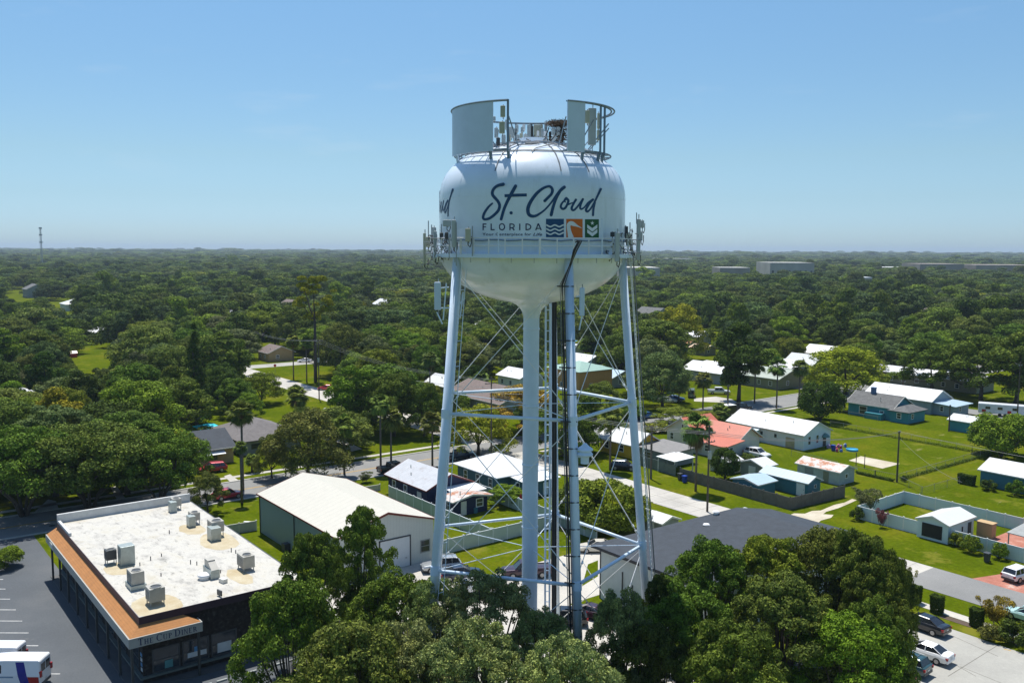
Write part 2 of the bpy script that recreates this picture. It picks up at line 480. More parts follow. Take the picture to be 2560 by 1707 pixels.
def stroke(mb, pts, wd, lift=0.012, cap=True, mapf=None, k=8, smooth=True):
    mapf = mapf or L
    S = spline([(p[0], p[1], (p[2] if len(p) > 2 else wd)) for p in pts], k) if smooth else [Vector((p[0], p[1], p[2] if len(p) > 2 else wd)) for p in pts]
    left, right = [], []
    for i, p in enumerate(S):
        a, c = S[max(i - 1, 0)], S[min(i + 1, len(S) - 1)]
        d = Vector((c.x - a.x, c.y - a.y, 0)); d = d.normalized() if d.length else Vector((1, 0, 0))
        nrm = Vector((-d.y, d.x, 0)) * p.z / 2
        left.append((p.x + nrm.x, p.y + nrm.y)); right.append((p.x - nrm.x, p.y - nrm.y))
    for i in range(len(S) - 1):
        l2 = lift + 0.0004 * (i % 7) + 0.0001 * (len(mb.f) % 5)
        mb.poly([mapf(*left[i], l2), mapf(*left[i + 1], l2), mapf(*right[i + 1], l2), mapf(*right[i], l2)])
    if cap:
        for e in (S[0], S[-1]):
            mb.poly([mapf(e.x + e.z / 2 * math.cos(t * math.pi / 5), e.y + e.z / 2 * math.sin(t * math.pi / 5), lift + .004) for t in range(10)])
script = MB()
W = 50
for pts in (
    [(290, 490, 30), (225, 550, 40), (160, 640, 46), (127, 720, 46), (135, 765, 44), (180, 773, 46), (250, 750, 48), (335, 685, 50), (400, 610, 52), (420, 530, 52), (395, 460, 52), (345, 400, 54), (300, 345, 54), (290, 290, 52), (320, 225, 50), (385, 175, 52), (485, 150, 62)],
    [(705, 180, 56), (640, 300, 62), (565, 440, 56), (500, 590, 52), (448, 770, 52)],
    [(625, 658, 58), (626, 660, 58)],
    [(1225, 445, 52), (1280, 390, 50), (1345, 320, 50), (1362, 250, 52), (1335, 200, 46), (1285, 187, 42), (1190, 225, 48), (1080, 315, 56), (980, 450, 62), (928, 570, 66), (932, 665, 62), (975, 710, 58), (1050, 715, 50), (1140, 670, 38), (1240, 590, 32), (1345, 470, 34), (1425, 360, 46), (1510, 255, 56), (1575, 200, 56)],
    [(1500, 270, 50), (1450, 355, 50), (1405, 460, 50), (1370, 570, 54), (1340, 695, 56)],
    [(1640, 510, 34), (1690, 490, 24), (1745, 470, 26), (1780, 425, 42)],
    [(1608, 395, 40), (1645, 440, 44), (1625, 510, 42), (1590, 570, 42), (1545, 588, 42), (1512, 555, 40), (1525, 500, 36), (1565, 450, 30), (1610, 415, 30)],
    [(1600, 395, 30), (1575, 430, 26), (1590, 465, 26)],
    [(1780, 425, 40), (1735, 500, 40), (1705, 575, 42), (1725, 610, 42), (1765, 595, 36), (1830, 520, 34), (1905, 415, 40)],
    [(1905, 415, 40), (1870, 500, 36), (1855, 570, 36), (1880, 590, 34), (1930, 560, 26), (2000, 480, 34), (2085, 420, 40)],
    [(2085, 425, 38), (2030, 480, 40), (1980, 560, 42), (1960, 610, 44), (1985, 635, 40), (2030, 600, 32), (2090, 510, 34), (2160, 370, 38), (2225, 235, 42)],
    [(2120, 470, 36), (2095, 580, 40), (2085, 700, 40)]):
    stroke(script, pts, W)
stroke(script, [(508, 355), (600, 350), (700, 345), (800, 342), (905, 340)], 54, smooth=False, cap=False, lift=0.016)
lt = script.build('lettering', M['navy'], tank); lt['label'] = 'navy script lettering St. Cloud'
cp = lt.copy(); COL.objects.link(cp); cp['label'] = 'second St. Cloud lettering wrapping out of sight around the tank'
cp.rotation_euler = (0, 0, -math.radians(97.0))
# FLORIDA
fl = MB()
def seg2(x0, y0, x1, y1, wd=20): stroke(fl, [(x0 + (x1 - x0) * t / 4, y0 + (y1 - y0) * t / 4) for t in range(5)], wd, cap=False, smooth=False)
seg2(126, 850, 126, 968); seg2(116, 858, 186, 858); seg2(126, 908, 178, 908, 18)
seg2(270, 850, 270, 968); seg2(262, 958, 332, 958)
stroke(fl, [(462 + 47 * math.cos(t), 907 + 54 * math.sin(t)) for t in [k * math.pi / 12 for k in range(25)]], 20, cap=False, smooth=False)
seg2(605, 850, 605, 968); stroke(fl, [(600, 858), (645, 858), (673, 870), (680, 892), (668, 915), (640, 926), (604, 926)], 19, cap=False, k=4); seg2(648, 924, 682, 968, 22)
seg2(780, 850, 780, 968, 22)
stroke(fl, [(885, 859), (925, 860), (962, 878), (976, 908), (962, 940), (925, 957), (885, 957)], 20, cap=False, k=5); seg2(892, 850, 892, 968)
seg2(1110, 848, 1064, 968, 21); seg2(1112, 848, 1162, 968, 21); seg2(1084, 936, 1144, 936, 16)
o = fl.build('lettering', M['deepnavy'], tank); o['label'] = 'dark blue capitals FLORIDA'
# tagline, set with the built-in face
def text_mesh(body, shear=0.0, space=1.0, off=0.0):
    cu = bpy.data.curves.new('text', 'FONT'); cu.body = body; cu.shear = shear; cu.space_character = space; cu.offset = off; cu.resolution_u = 3
    ob = bpy.data.objects.new('text', cu); COL.objects.link(ob)
    bpy.context.view_layer.update()
    me = ob.to_mesh(); V = [tuple(v.co) for v in me.vertices]; F = [tuple(p.vertices) for p in me.polygons]
    ob.to_mesh_clear(); bpy.data.objects.remove(ob); bpy.data.curves.remove(cu)
    return V, F
def text_on(mb, body, x0, x1, ybase, cap, mapf, shear=0.0, off=0.0, tilt=0.0):
    V, F = text_mesh(body, shear, 1.05, off)
    xs = [v[0] for v in V]; a, c = min(xs), max(xs)
    vs = []
    for v in V:
        t = (v[0] - a) / (c - a)
        vs.append(mapf(x0 + (x1 - x0) * t, ybase - v[1] / 0.73 * cap + tilt * t, 0.014))
    mb.add(vs, F)
tg = MB()
text_on(tg, 'Your Centerplace for', 112, 985, 1062, 50, L, off=0.012)
text_on(tg, 'Life', 1015, 1180, 1066, 54, L, shear=0.35, off=0.016)
o = tg.build('lettering', M['deepnavy'], tank); o['label'] = 'small tagline Your Centerplace for Life'
def quadgrid(mb, x0, y0, x1, y1, lift=0.012, n=10, mapf=None):
    mapf = mapf or L
    for i in range(n):
        a, c = x0 + (x1 - x0) * i / n, x0 + (x1 - x0) * (i + 1) / n
        mb.poly([mapf(a, y0, lift), mapf(c, y0, lift), mapf(c, y1, lift), mapf(a, y1, lift)])
WH = M['emblem_white']
b = MB(); quadgrid(b, 1247, 764, 1566, 1098)
e = b.build('emblem', M['emblem_blue'], tank); e['label'] = 'blue square emblem with three white waves'
b = MB()
for y in (890, 958, 1026):
    stroke(b, [(1249 + 316 * t / 40, y + 15 * math.cos(math.pi * 2 * (t / 40 * 2 - .98 + .5)) ) for t in range(41)], 26, lift=0.03, cap=False, smooth=False)
b.build('wave', WH, e)
b = MB(); quadgrid(b, 1608, 766, 1900, 1098)
e = b.build('emblem', M['emblem_orange'], tank); e['label'] = 'orange square emblem with a white wading bird head'
b = MB()
for pts in ([(1690, 1100, 105), (1668, 1010, 74), (1652, 930, 66), (1650, 880, 66), (1672, 850, 70), (1705, 845, 76), (1745, 862, 66), (1790, 884, 38), (1840, 908, 18), (1885, 932, 5)],):
    stroke(b, pts, 40, lift=0.03, cap=False)
b.build('bird', WH, e)
b = MB(); quadgrid(b, 1942, 772, 2190, 1100)
e = b.build('emblem', M['emblem_green'], tank); e['label'] = 'green square emblem with a white star and two chevrons'
b = MB()
cx, cy = 2072, 840
st = [(cx + (38 if k % 2 == 0 else 15) * math.sin(k * math.pi / 5), cy - (42 if k % 2 == 0 else 16) * math.cos(k * math.pi / 5)) for k in range(10)]
for k in range(10): b.poly([L(cx, cy, .03), L(*st[k], .03), L(*st[(k + 1) % 10], .03)])
b.build('star', WH, e)
for y, h in ((865, 62), (948, 62)):
    b = MB()
    for s in (-1, 1):
        b.poly([L(cx, y + 65, .03), L(cx + s * 90, y, .03), L(cx + s * 90, y + h, .03), L(cx, y + 65 + h + 4, .03)])
    b.build('chevron', WH, e)
# ---- crown ring with radio screens
RR = 6.72
def ringz(a, z): return ta(a, RR, z)
def pxang(px, r=RR):   # angle on the ring of radius r seen at column px (front side)
    lo, hi = -1.5, 1.5
    for _ in range(40):
        m_ = (lo + hi) / 2
        if proj(ta(m_, r, 44))[0] < px: lo = m_
        else: hi = m_
    return lo
zt = at_depth(1231, 250, TD - 6.0).z; zb = at_depth(1231, 377, TD - 6.0).z
def screen(a0, a1, n=16):
    b = MB(); th = .12
    P = [a0 + (a1 - a0) * i / n for i in range(n + 1)]
    for i in range(n):
        q = [ta(P[i], RR, 0), ta(P[i + 1], RR, 0), ta(P[i + 1], RR - th, 0), ta(P[i], RR - th, 0)]
        b.add([(v.x, v.y, zb) for v in q] + [(v.x, v.y, zt) for v in q], [(0, 1, 5, 4), (2, 3, 7, 6), (4, 5, 6, 7), (3, 2, 1, 0)] + ([(3, 0, 4, 7)] if i == 0 else []) + ([(1, 2, 6, 5)] if i == n - 1 else []))
    return b.build('radio_screen', M['screen'], tower)
aL0, aL1 = pxang(1135.5), pxang(1231)
screen(aL0 - .12, aL1)['label'] = 'wide curved blue grey screen left of the roof antennas'
aR0, aR1 = pxang(1418), pxang(1461)
screen(aR0, aR1, 6)['label'] = 'narrow grey screen right of the roof antennas'
ring = MB()
for z, r in ((zt - .05, RR - .25), (zt - .05, RR + .0), (zb + .12, RR - .25), (zb + .12, RR - .8)):
    a_s = aR1 if r > RR - .2 else aL1
    A0, A1 = aR0, 2 * math.pi + pxang(1268)
    ring.tube([ta(A0 + (A1 - A0) * j / 64, r, z) for j in range(65)], 0.07, 6)
for j in range(20):
    a = aR0 + (2 * math.pi + pxang(1268) - aR0) * j / 19
    ring.tube([ta(a, RR - .8, zb + .1), ta(a, RR - .2, zb + .1)], 0.05, 5)
ring.build('crown_ring', M['steel_blue'], tower)
posts = [pxang(1268), pxang(1503), pxang(1513), aR1, aL1 - .05, aL0, -1.9, 2.7, 3.0, 3.14, 3.35, 3.75, 4.1]
for a in posts:
    b = MB(); b.tube([ta(a, RR - .12, zt), ta(a, RR - .12, zb - .1)], 0.09, 8)
    b.tube([ta(a, RR - .25, zb), ta(a, RR - .35, dome(RR - .35) - .1)], 0.13, 8)
    b.build('post', M['steel_blue'] if a not in (aL0,) else M['screen'], tower)
rng = random.Random(5)
b = MB()
for j in range(14):
    a = 2 * math.pi * j / 14 + .3
    a = aR0 + (2 * math.pi + pxang(1268) - aR0) * j / 13
    b.tube([ta(a, RR - .3, zb + .1), ta(a + .1, 3.4, 46.4)], 0.05, 5)
    b.tube([ta(a, RR - .3, zt - 1.2), ta(a + .05, 4.6, 46.0)], 0.05, 5)
b.tube([ta(2 * math.pi * j / 40, 3.4, 46.45) for j in range(41)], 0.08, 6)
b.build('frame', M['steel_blue'], tower)
b = MB()
for k in range(16):
    a = rng.uniform(0, 6.28); r0, r1 = rng.uniform(1.0, 3.0), rng.uniform(3.6, 6.3)
    P = []
    for t in range(7):
        r = r0 + (r1 - r0) * t / 6
        P.append(ta(a + .25 * math.sin(t * 1.1 + k), r, dome(r) + .08 + .12 * rng.random()))
    b.tube(P, 0.045, 5)
for a in (-.42, .28, .62):
    P = [ta(a, r, dome(r) + .05) for r in (3, 4, 5, 6, 6.8, 7.3)] 
    b.tube(P, 0.05, 5)
b.tube([ta(-1.1 + 2.4 * t / 20, 5.6, dome(5.6) + .08) for t in range(21)], .05, 5)
b.build('roof_cable', M['wiregrey'], tower)
def antenna(x0, x1, y0, y1, depth, mat, dp=0.22, pole=True, name='panel_antenna', cable=True):
    p = at_depth((x0 + x1) / 2, (y0 + y1) / 2, depth)
    k = depth / FPX * .99
    wd, ht = (x1 - x0) * k, (y1 - y0) * k
    b = MB(); b.cbox(p, wd, dp, ht, YAW + .15)
    o = b.build(name, M[mat], tower, bevel=min(.05, wd / 5))
    if pole:
        b = MB(); c = c2w(wd * .1, dp * .9); q = p + Vector((c[0], c[1], 0))
        b.tube([q + Vector((0, 0, ht * .62)), q - Vector((0, 0, ht * .66))], 0.04, 6)
        b.build('mast', M['galv'], o)
    if cable:
        b = MB(); c = c2w(.25, .35); q = p - Vector((0, 0, ht / 2))
        b.tube([q, q + Vector((0, 0, -.25)), q + Vector((c[0] * .6, c[1] * .6, -.42)), q + Vector((c[0], c[1], -.1)), q + Vector((c[0], c[1], .4))], 0.035, 5)
        b.build('cable', M['wire'], o)
    return o
F_ = TD
for a_ in (
    (1058, 1065, 583, 660, F_ - 1, 'antenna_tan'), (1065, 1076, 592, 618, F_ + .5, 'antenna_tan'), (1078, 1090, 568, 598, F_ + 1, 'antenna'),
    (1084, 1092, 578, 647, F_ - 3, 'antenna'), (1129, 1140, 550, 618, F_ - 6.5, 'antenna'), (1163, 1177, 571, 604, F_ - 7.2, 'antenna_tan'),
    (1107, 1128, 550, 566, F_ - 5, 'antenna'), (1112, 1121, 581, 598, F_ - 5.5, 'darkgrey'), (1099, 1108, 582, 600, F_ - 4, 'darkgrey'),
    (1537, 1549, 581, 655, F_ - 6, 'antenna'), (1526, 1536, 580, 592, F_ - 5.5, 'darkgrey'), (1557, 1570, 566, 592, F_ - 1, 'darkgrey'),
    (1565, 1578, 584, 614, F_ - 1.5, 'antenna_tan'), (1591, 1601, 548, 650, F_ - 1.5, 'antenna'), (1602, 1610, 551, 570, F_ - .5, 'antenna'), (1600, 1606, 580, 600, F_ - .5, 'antenna')):
    antenna(*a_)
# dark tangle of jumpers round both clusters
b = MB()
for (xa, xb, ya, yb, dd, nn) in ((1076, 1132, 585, 650, F_ - 4, 26), (1550, 1590, 580, 640, F_ - 3, 22), (1520, 1550, 600, 640, F_ - 5.5, 8)):
    for k in range(nn):
        x, y = rng.uniform(xa, xb), rng.uniform(ya, yb)
        P = []
        for t in range(5):
            P.append(at_depth(x, y, dd + rng.uniform(-.6, .6)))
            x += rng.uniform(-6, 6); y += rng.uniform(-5, 11)
        b.tube(P, 0.03, 5)
b.build('jumper_cable', M['wire'], tower)
for (xa, xb, y, dd) in ((1060, 1108, 606, F_ - 2), (1062, 1112, 634, F_ - 2), (1076, 1142, 596, F_ - 5), (1550, 1606, 600, F_ - 2), (1552, 1604, 632, F_ - 2), (1520, 1556, 604, F_ - 5)):
    b = MB(); b.tube([at_depth(xa, y, dd), at_depth(xb, y, dd)], 0.05, 6); b.build('mounting_arm', M['galv'], tower)
for (x, y0, y1, dd) in ((1071, 552, 600, F_), (1079, 562, 640, F_), (1591.5, 532, 560, F_ - 1.5), (1575, 556, 600, F_), (1580, 572, 640, F_ - 1), (1181, 565, 640, F_ - 7.2), (1141, 555, 665, F_ - 6.6), (1123, 600, 646, F_ - 6), (1104, 560, 650, F_ - 3),(1505,546,632,F_-7.5),(1246,543,632,F_-8.3)):
    b = MB(); b.tube([at_depth(x, y0, dd), at_depth(x, y1, dd)], 0.045, 6); b.build('mast', M['galv'] if x not in (1505, 1246) else M['tower_leg'], tower)
# antennas inside the crown ring
for a_ in ((1251, 1263, 265, 293, F_ - 5.6, 'antenna_tan'), (1248, 1262, 305, 334, F_ - 5.4, 'antenna_tan'), (1232, 1239, 292, 303, F_ - 2, 'antenna'),
           (1288, 1296, 313, 331, F_ + 4, 'antenna'), (1302, 1309, 318, 331, F_ + 4, 'antenna'), (1290, 1298, 338, 358, F_ + 3, 'antenna'),
           (1318, 1327, 313, 345, F_ + 6, 'antenna'), (1334, 1357, 313, 352, F_ + 6, 'antenna_tan'), (1342, 1348, 328, 342, F_ + 3, 'white'),
           (1320, 1344, 345, 359, F_ + 1.5, 'offwhite'), (1361, 1368, 308, 358, F_ + 6.3, 'antenna'), (1379, 1388, 322, 338, F_ + 4, 'antenna'), (1391, 1400, 318, 338, F_ + 4, 'antenna'),
           (1272, 1283, 318, 345, F_ + 4, 'antenna'), (1284, 1291, 342, 362, F_ + 2, 'antenna'), (1299, 1307, 334, 358, F_ + 3, 'antenna_tan'), (1309, 1318, 336, 360, F_ + 2, 'antenna'), (1345, 1356, 344, 362, F_ + 1, 'antenna'), (1359, 1366, 330, 360, F_ + 3, 'white'), (1380, 1390, 340, 364, F_ + 2, 'antenna'), (1254, 1264, 338, 362, F_ - 3, 'antenna'), (1263, 1270, 300, 325, F_ + 3, 'antenna'), (1306, 1313, 312, 326, F_ + 5, 'white'), (1281, 1287, 322, 340, F_ + 5, 'antenna'), (1268, 1277, 338, 356, F_ + 1, 'antenna_tan'), (1327, 1333, 316, 350, F_ + 6.4, 'darkgrey'), (1352, 1359, 322, 352, F_ + 5, 'antenna'), (1372, 1378, 330, 352, F_ + 5, 'darkgrey'), (1402, 1409, 318, 345, F_ + 5.5, 'antenna'), (1236, 1245, 320, 345, F_ - 3, 'antenna'), (1241, 1250, 345, 365, F_ - 4, 'darkgrey'), (1462, 1474, 277, 308, F_ - 4.5, 'antenna_tan'), (1470, 1490, 272, 362, F_ - 3.2, 'antenna'), (1493, 1499, 284, 322, F_ - 1, 'antenna_tan'), (1492, 1498, 326, 352, F_ - 1, 'antenna_tan')):
    antenna(*a_, cable=False)
b = MB()
for k in range(34):
    a, r = rng.uniform(0, 6.28), rng.uniform(1.5, 5.5); z = dome(r)
    p = ta(a, r, z); q = p + Vector((rng.uniform(-.5, .5), rng.uniform(-.5, .5), rng.uniform(.2, 1.5)))
    b.tube([p, p.lerp(q, .5) + Vector((rng.uniform(-.2, .2), 0, .1)), q], 0.045, 5)
b.build('jumper_cable', M['wire'], tower)
# leg antennas
for a_ in ((1086, 1102, 705, 775, F_ - 6, 'screen', .35), (1449, 1461, 719, 790, F_ - 8, 'screen', .3), (1150, 1160, 735, 762, F_ - 4, 'antenna', .3)):
    antenna(*a_)
for (xa, ya, xb, yb, dd) in ((1102, 720, 1122, 718, F_ - 6), (1102, 770, 1124, 770, F_ - 6), (1116, 708, 1108, 800, F_ - 6), (1092, 780, 1106, 810, F_ - 6), (1162, 745, 1130, 780, F_ - 5), (1158, 730, 1150, 795, F_ - 5), (1461, 740, 1440, 742, F_ - 8), (1455, 790, 1448, 825, F_ - 8)):
    b = MB(); b.tube([at_depth(xa, ya, dd), at_depth(xb, yb, dd)], 0.06, 6); b.build('mounting_arm', M['tower_leg'], tower)
# cable tray and black feeders down the front leg
FI = 0
def leg_off(i, z, ang, r): 
    p = legp(i, z); c = c2w(math.sin(ang) * r, -math.cos(ang) * r); return p + Vector((c[0], c[1], 0))
for k, (an, rr, rad, mt) in enumerate(((-1.0, .62, .05, 'wire'), (-1.25, .62, .045, 'wire'), (-1.5, .70, .04, 'wiregrey'), (-.8, .55, .04, 'wire'))):
    top = [at_depth(1438 + 4 * k, 606 - 5 * (k % 2), F_ - 8.9), at_depth(1446 + 3 * k, 602, F_ - 9.1), at_depth(1434 + 3 * k, 625, F_ - 9.2), at_depth(1428 + k, 652, F_ - 8.8)]
    b = MB(); b.tube(top + [leg_off(FI, z, an, rr) for z in (35.3, 33, 28, 24, 18, 12, 6, .3)], rad, 6); b.build('feeder_cable', M[mt], tower)
b = MB()
for z in [35.2 - 2.05 * k for k in range(17)]:
    b.tube([leg_off(FI, z, -.6, .42), leg_off(FI, z, -1.4, .95)], 0.06, 5)
    b.tube([leg_off(FI, z, -.6, .42), leg_off(FI, z, .9, .42)], 0.05, 5)
b.build('cable_clamp', M['darkgrey'], tower)
# feeders and ladder between the riser and the back leg
yl = TD + 3.5
b = MB()
for x in (1364.5, 1375.5):
    b.tube([at_depth(x, 765, yl), at_depth(x - 2, 1560, yl)], 0.10, 6)
for k in range(30):
    y = 775 + k * 26; xo = -2 * (y - 765) / 795.
    b.tube([at_depth(1364.5 + xo, y, yl), at_depth(1375.5 + xo, y, yl)], 0.05, 5)
b.build('ladder', M['tower_leg'], tower)
for k in range(5):
    b = MB(); b.tube([at_depth(1381 + 2.4 * k, 752, yl + 1.5), at_depth(1381 + 2.4 * k, 1200, yl + 1.5 + .1 * k), at_depth(1380 + 2.4 * k, 1560, yl + 1.5)], 0.055, 6)
    b.build('feeder_cable', M['wire'] if k != 2 else M['darkgrey'], tower)
# ladder on the right leg
b = MB()
for an in (.9, 1.5):
    b.tube([leg_off(1, z, an, .75) for z in (37.5, 25, 12, .3)], 0.04, 6)
for k in range(90):
    z = .5 + k * .41; b.tube([leg_off(1, z, .9, .75), leg_off(1, z, 1.5, .75)], 0.022, 4)
b.build('ladder', M['white'], tower)
for k, an in enumerate((1.25, 1.45, 1.65)):
    b = MB(); b.tube([leg_off(1, z, an, .95) for z in (39, 37.5, 30, 25, 18, 12, 5, .3)], 0.045, 5); b.build('feeder_cable', M['wire'] if k else M['wiregrey'], tower)
b = MB()
for an in (.5, 1.1):
    b.tube([leg_off(4, z, an, .9) for z in (37.5, 25, 12, .3)], 0.03, 6)
for k in range(18):
    z = .8 + k * 2.0; b.tube([leg_off(4, z, .5, .9), leg_off(4, z, 1.1, .9)], 0.03, 4)
b.build('ladder', M['tower_leg'], tower)
# warning siren bolted beside the front leg
p = at_depth(1462, 1158, F_ - 8.5)
b = MB(); b.lathe(p, [(0.001, 0), (.32, 0), (.32, .55), (.55, .6), (.62, .72), (.45, .95), (.45, 1.0), (.62, 1.05), (.6, 1.15), (.3, 1.35), (.12, 1.55), (0.001, 1.6)], 20)
b.tube([p + Vector((0, 0, .5)), leg_off(0, p.z + .5, 1.57, .3)], .07, 6)
b.build('siren', M['tower_leg'], tower, smooth=False)
# big bird nest resting on the crown ring
nb = MB()
nc = at_depth(1399, 312, F_ + 4.6)
for k in range(420):
    a, e = rng.uniform(0, 6.28), rng.uniform(-.4, 1.0); r = rng.uniform(.3, 1.05)
    c = nc + Vector((math.cos(a) * r, math.sin(a) * r, e * .32))
    d = Vector((rng.uniform(-1, 1), rng.uniform(-1, 1), rng.uniform(-.35, .35))).normalized() * rng.uniform(.2, .5)
    nb.tube([c - d, c + d], 0.016, 3, caps=False)
for k in range(420):
    t = rng.random(); c = nc + Vector((0, 0, -.2 - 1.9 * t)); c += Vector((rng.gauss(0, .34 + .35 * t), rng.gauss(0, .3 + .3 * t), 0))
    d = Vector((rng.uniform(-1, 1), rng.uniform(-1, 1), rng.uniform(-1, 1))).normalized() * rng.uniform(.15, .4)
    nb.tube([c - d, c + d], 0.018, 3, caps=False)
tag(nb.build('bird_nest', M['nest']), 'large brown twig nest on top of the water tank antenna frame', 'nest')
# ================================================================== GROUND AND ROADS
GR = patchy('grass_ground', [(0.28, (0.112, 0.130, 0.006)), (0.40, (0.082, 0.120, 0.004)), (0.52, (0.108, 0.143, 0.005)), (0.62, (0.140, 0.155, 0.008)), (0.74, (0.19, 0.165, 0.02))], 0.07, 10, 1.0, fine=(1.7, 0.45), spec=0.0, over=[(0.16, 0.56, (0.20, 0.185, 0.03), .6, None), (0.9, 0.60, (0.06, 0.09, 0.004), .6, None), (0.45, 0.63, (0.36, 0.30, 0.17), .7, (1, .25, 1))])
CONC = patchy('concrete', [(0.3, (0.40, 0.38, 0.34)), (0.5, (0.50, 0.47, 0.42)), (0.7, (0.58, 0.55, 0.48))], 0.16, 9, 0.85, fine=(3, 0.12), over=[(.35, .62, (.28, .26, .22), .5, (.3, 1, 1)), (1.6, .66, (.30, .28, .24), .6, None)])
CONCG = patchy('concrete_grey', [(0.3, (0.33, 0.32, 0.29)), (0.5, (0.40, 0.39, 0.35)), (0.7, (0.46, 0.44, 0.40))], 0.12, 9, 0.85, fine=(3, 0.12))
ASPH = patchy('asphalt_street', [(0.3, (0.22, 0.22, 0.212)), (0.7, (0.29, 0.285, 0.272))], 0.1, 9, 0.9, fine=(6, 0.2), over=[(.3, .60, (.13, .13, .13), .6, (1, .12, 1)), (.12, .62, (.30, .29, .27), .5, None)])
ASPD = patchy('asphalt_lot', [(0.28, (0.082, 0.090, 0.10)), (0.5, (0.105, 0.115, 0.125)), (0.72, (0.145, 0.15, 0.155))], 0.06, 10, 0.85, fine=(5, 0.2), over=[(.25, .62, (.17, .17, .165), .6, None), (.8, .66, (.05, .05, .055), .6, (1, .4, 1))])
DIRT = patchy('pale_dirt', [(0.3, (0.45, 0.38, 0.27)), (0.7, (0.66, 0.60, 0.48))], 0.3, 9, 0.95, fine=(4, 0.2))
LINEW = paint('road_paint_white', (0.55, 0.55, 0.53), 0.7, 0, 0.25, 3)
LINEY = paint('road_paint_yellow', (0.50, 0.30, 0.06), 0.7, 0, 0.3, 3)
KERB = paint('kerb_concrete', (0.40, 0.39, 0.35), 0.8, 0, 0.15, 2)
PAVR = patchy('red_pavers', [(0.35, (0.36, 0.13, 0.09)), (0.6, (0.50, 0.22, 0.16)), (0.72, (0.62, 0.52, 0.45))], 0.4, 9, 0.9, fine=(5, 0.25))
def sheet(name, pts, mat, z=0.012, kind='structure'):
    b = MB(); b.poly([(p[0], p[1], z) for p in pts]); o = b.build(name, mat); o['kind'] = kind; return o
def rect(u0, v0, u1, v1): return [(u0, v0), (u1, v0), (u1, v1), (u0, v1)]
def gp(*pts, z=0): return [g(x, y, z) for x, y in pts]
b = MB()
GX = 16000.0
b.poly([(-GX, -GX, 0), (GX, -GX, 0), (GX, GX, 0), (-GX, GX, 0)])
b.build('ground', GR)['kind'] = 'structure'
sheet('street', rect(-141.6, -70, -131.0, 420), ASPH, .03)
b = MB()
for u in (-142.0, -131.0): b.box(u, -70, 0, u + .4, 97.5, .12); b.box(u, 105, 0, u + .4, 420, .12)
b.build('kerb', KERB)['kind'] = 'structure'
b = MB(); b.box(-136.5, -70, .036, -136.35, 96, .04); b.box(-136.2, -70, .036, -136.05, 96, .04)
b.build('street_marking', LINEY)['kind'] = 'structure'
sheet('side_street', rect(-131.0, 97.7, -52.5, 104.6), CONC, .034)
sheet('side_street', rect(-52.5, 97.2, 30, 104.6), ASPH, .034)
sheet('side_street', rect(-300, 98.3, -141.6, 106.0), CONC, .034)
sheet('side_street', rect(-282, 106.0, -274, 175), CONCG, .030)
sheet('side_street', rect(-141.6 - 55, 212, -60, 219), ASPH, .022)
sheet('path', rect(-145.4, -70, -144.2, 97), CONC, .02)
sheet('path', rect(-129.6, 106, -128.6, 200), CONC, .02)
sheet('parking_lot', rect(-131, -70, -55, 20.4), ASPD, .02)
sheet('parking_lot', rect(-79.5, 20.4, -62, 34), ASPD, .021)
# stall lines
b = MB()
ends = [(8, 1405), (11.5, 1425), (8, 1448), (13.6, 1472), (25, 1497.2), (39.6, 1524), (55.3, 1552), (71.3, 1581.7), (95.5, 1613.6), (122, 1648), (150, 1684)]
d = Vector((CX, SX, 0)); nn = Vector((-SX, CX, 0)) * .06
for e in ends:
    p = g(*e); q = p - d * 5.6
    b.poly([(p + nn).to_tuple()[:2] + (.026,), (q + nn).to_tuple()[:2] + (.026,), (q - nn).to_tuple()[:2] + (.026,), (p - nn).to_tuple()[:2] + (.026,)])
b.build('stall_marking', LINEW)['kind'] = 'structure'
# expansion joints across the lane and the kerb edge lines
b = MB()
for k in range(26): u = -129 + k * 3.1; b.box(u, 97.8, .037, u + .05, 104.5, .040) if u < -53 else None
b.box(-131, 101.1, .037, -52.6, 101.15, .040)
b.build('pavement_joint', paint('joint_dark', (0.16, 0.15, 0.13), 0.9))['kind'] = 'structure'
b = MB()
for (x, y, r_) in ((130, 1314, .4), (40, 1352, .35), (1005, 1168, .4)):
    p = g(x, y); b.lathe((p.x, p.y, .036), [(.001, .003), (r_, .003), (r_, 0)], 14)
b.build('manhole', paint('iron_cover', (0.06, 0.055, 0.05), 0.8))['kind'] = 'structure'
# concrete aprons round the tower and behind the shops
sheet('concrete_yard', [(-91, 41), (-62, 34), (-48, 34), (-48, 62), (-70.4, 62), (-70.4, 77), (-83, 77), (-84, 66), (-91, 58)], CONC, .018)
sheet('concrete_yard', [(-48, 34), (-10, 34), (-10, 88.7), (-47, 88.7), (-48, 62)], CONCG, .018)
sheet('lawn', rect(-92, 58.3, -82.5, 74.0), GR, .024)
sheet('lawn', gp((1470, 1410), (1495, 1400), (1495, 1440), (1455, 1465)), GR, .024)
b = MB()
for (a, c) in (((2332, 1567), (2495, 1640)), ((2495, 1612), (2370, 1690)), ((2400, 1665), (2560, 1730)), ((2280, 1600), (2440, 1690))):
    p, q = g(*a), g(*c); dd = (q - p).normalized(); n2 = Vector((-dd.y, dd.x, 0)) * .035
    b.poly([(p + n2)[:2] + (.022,), (q + n2)[:2] + (.022,), (q - n2)[:2] + (.022,), (p - n2)[:2] + (.022,)])
b.build('pavement_joint', paint('joint_dark', (0.12, 0.11, 0.10), 0.9))['kind'] = 'structure'
b = MB()
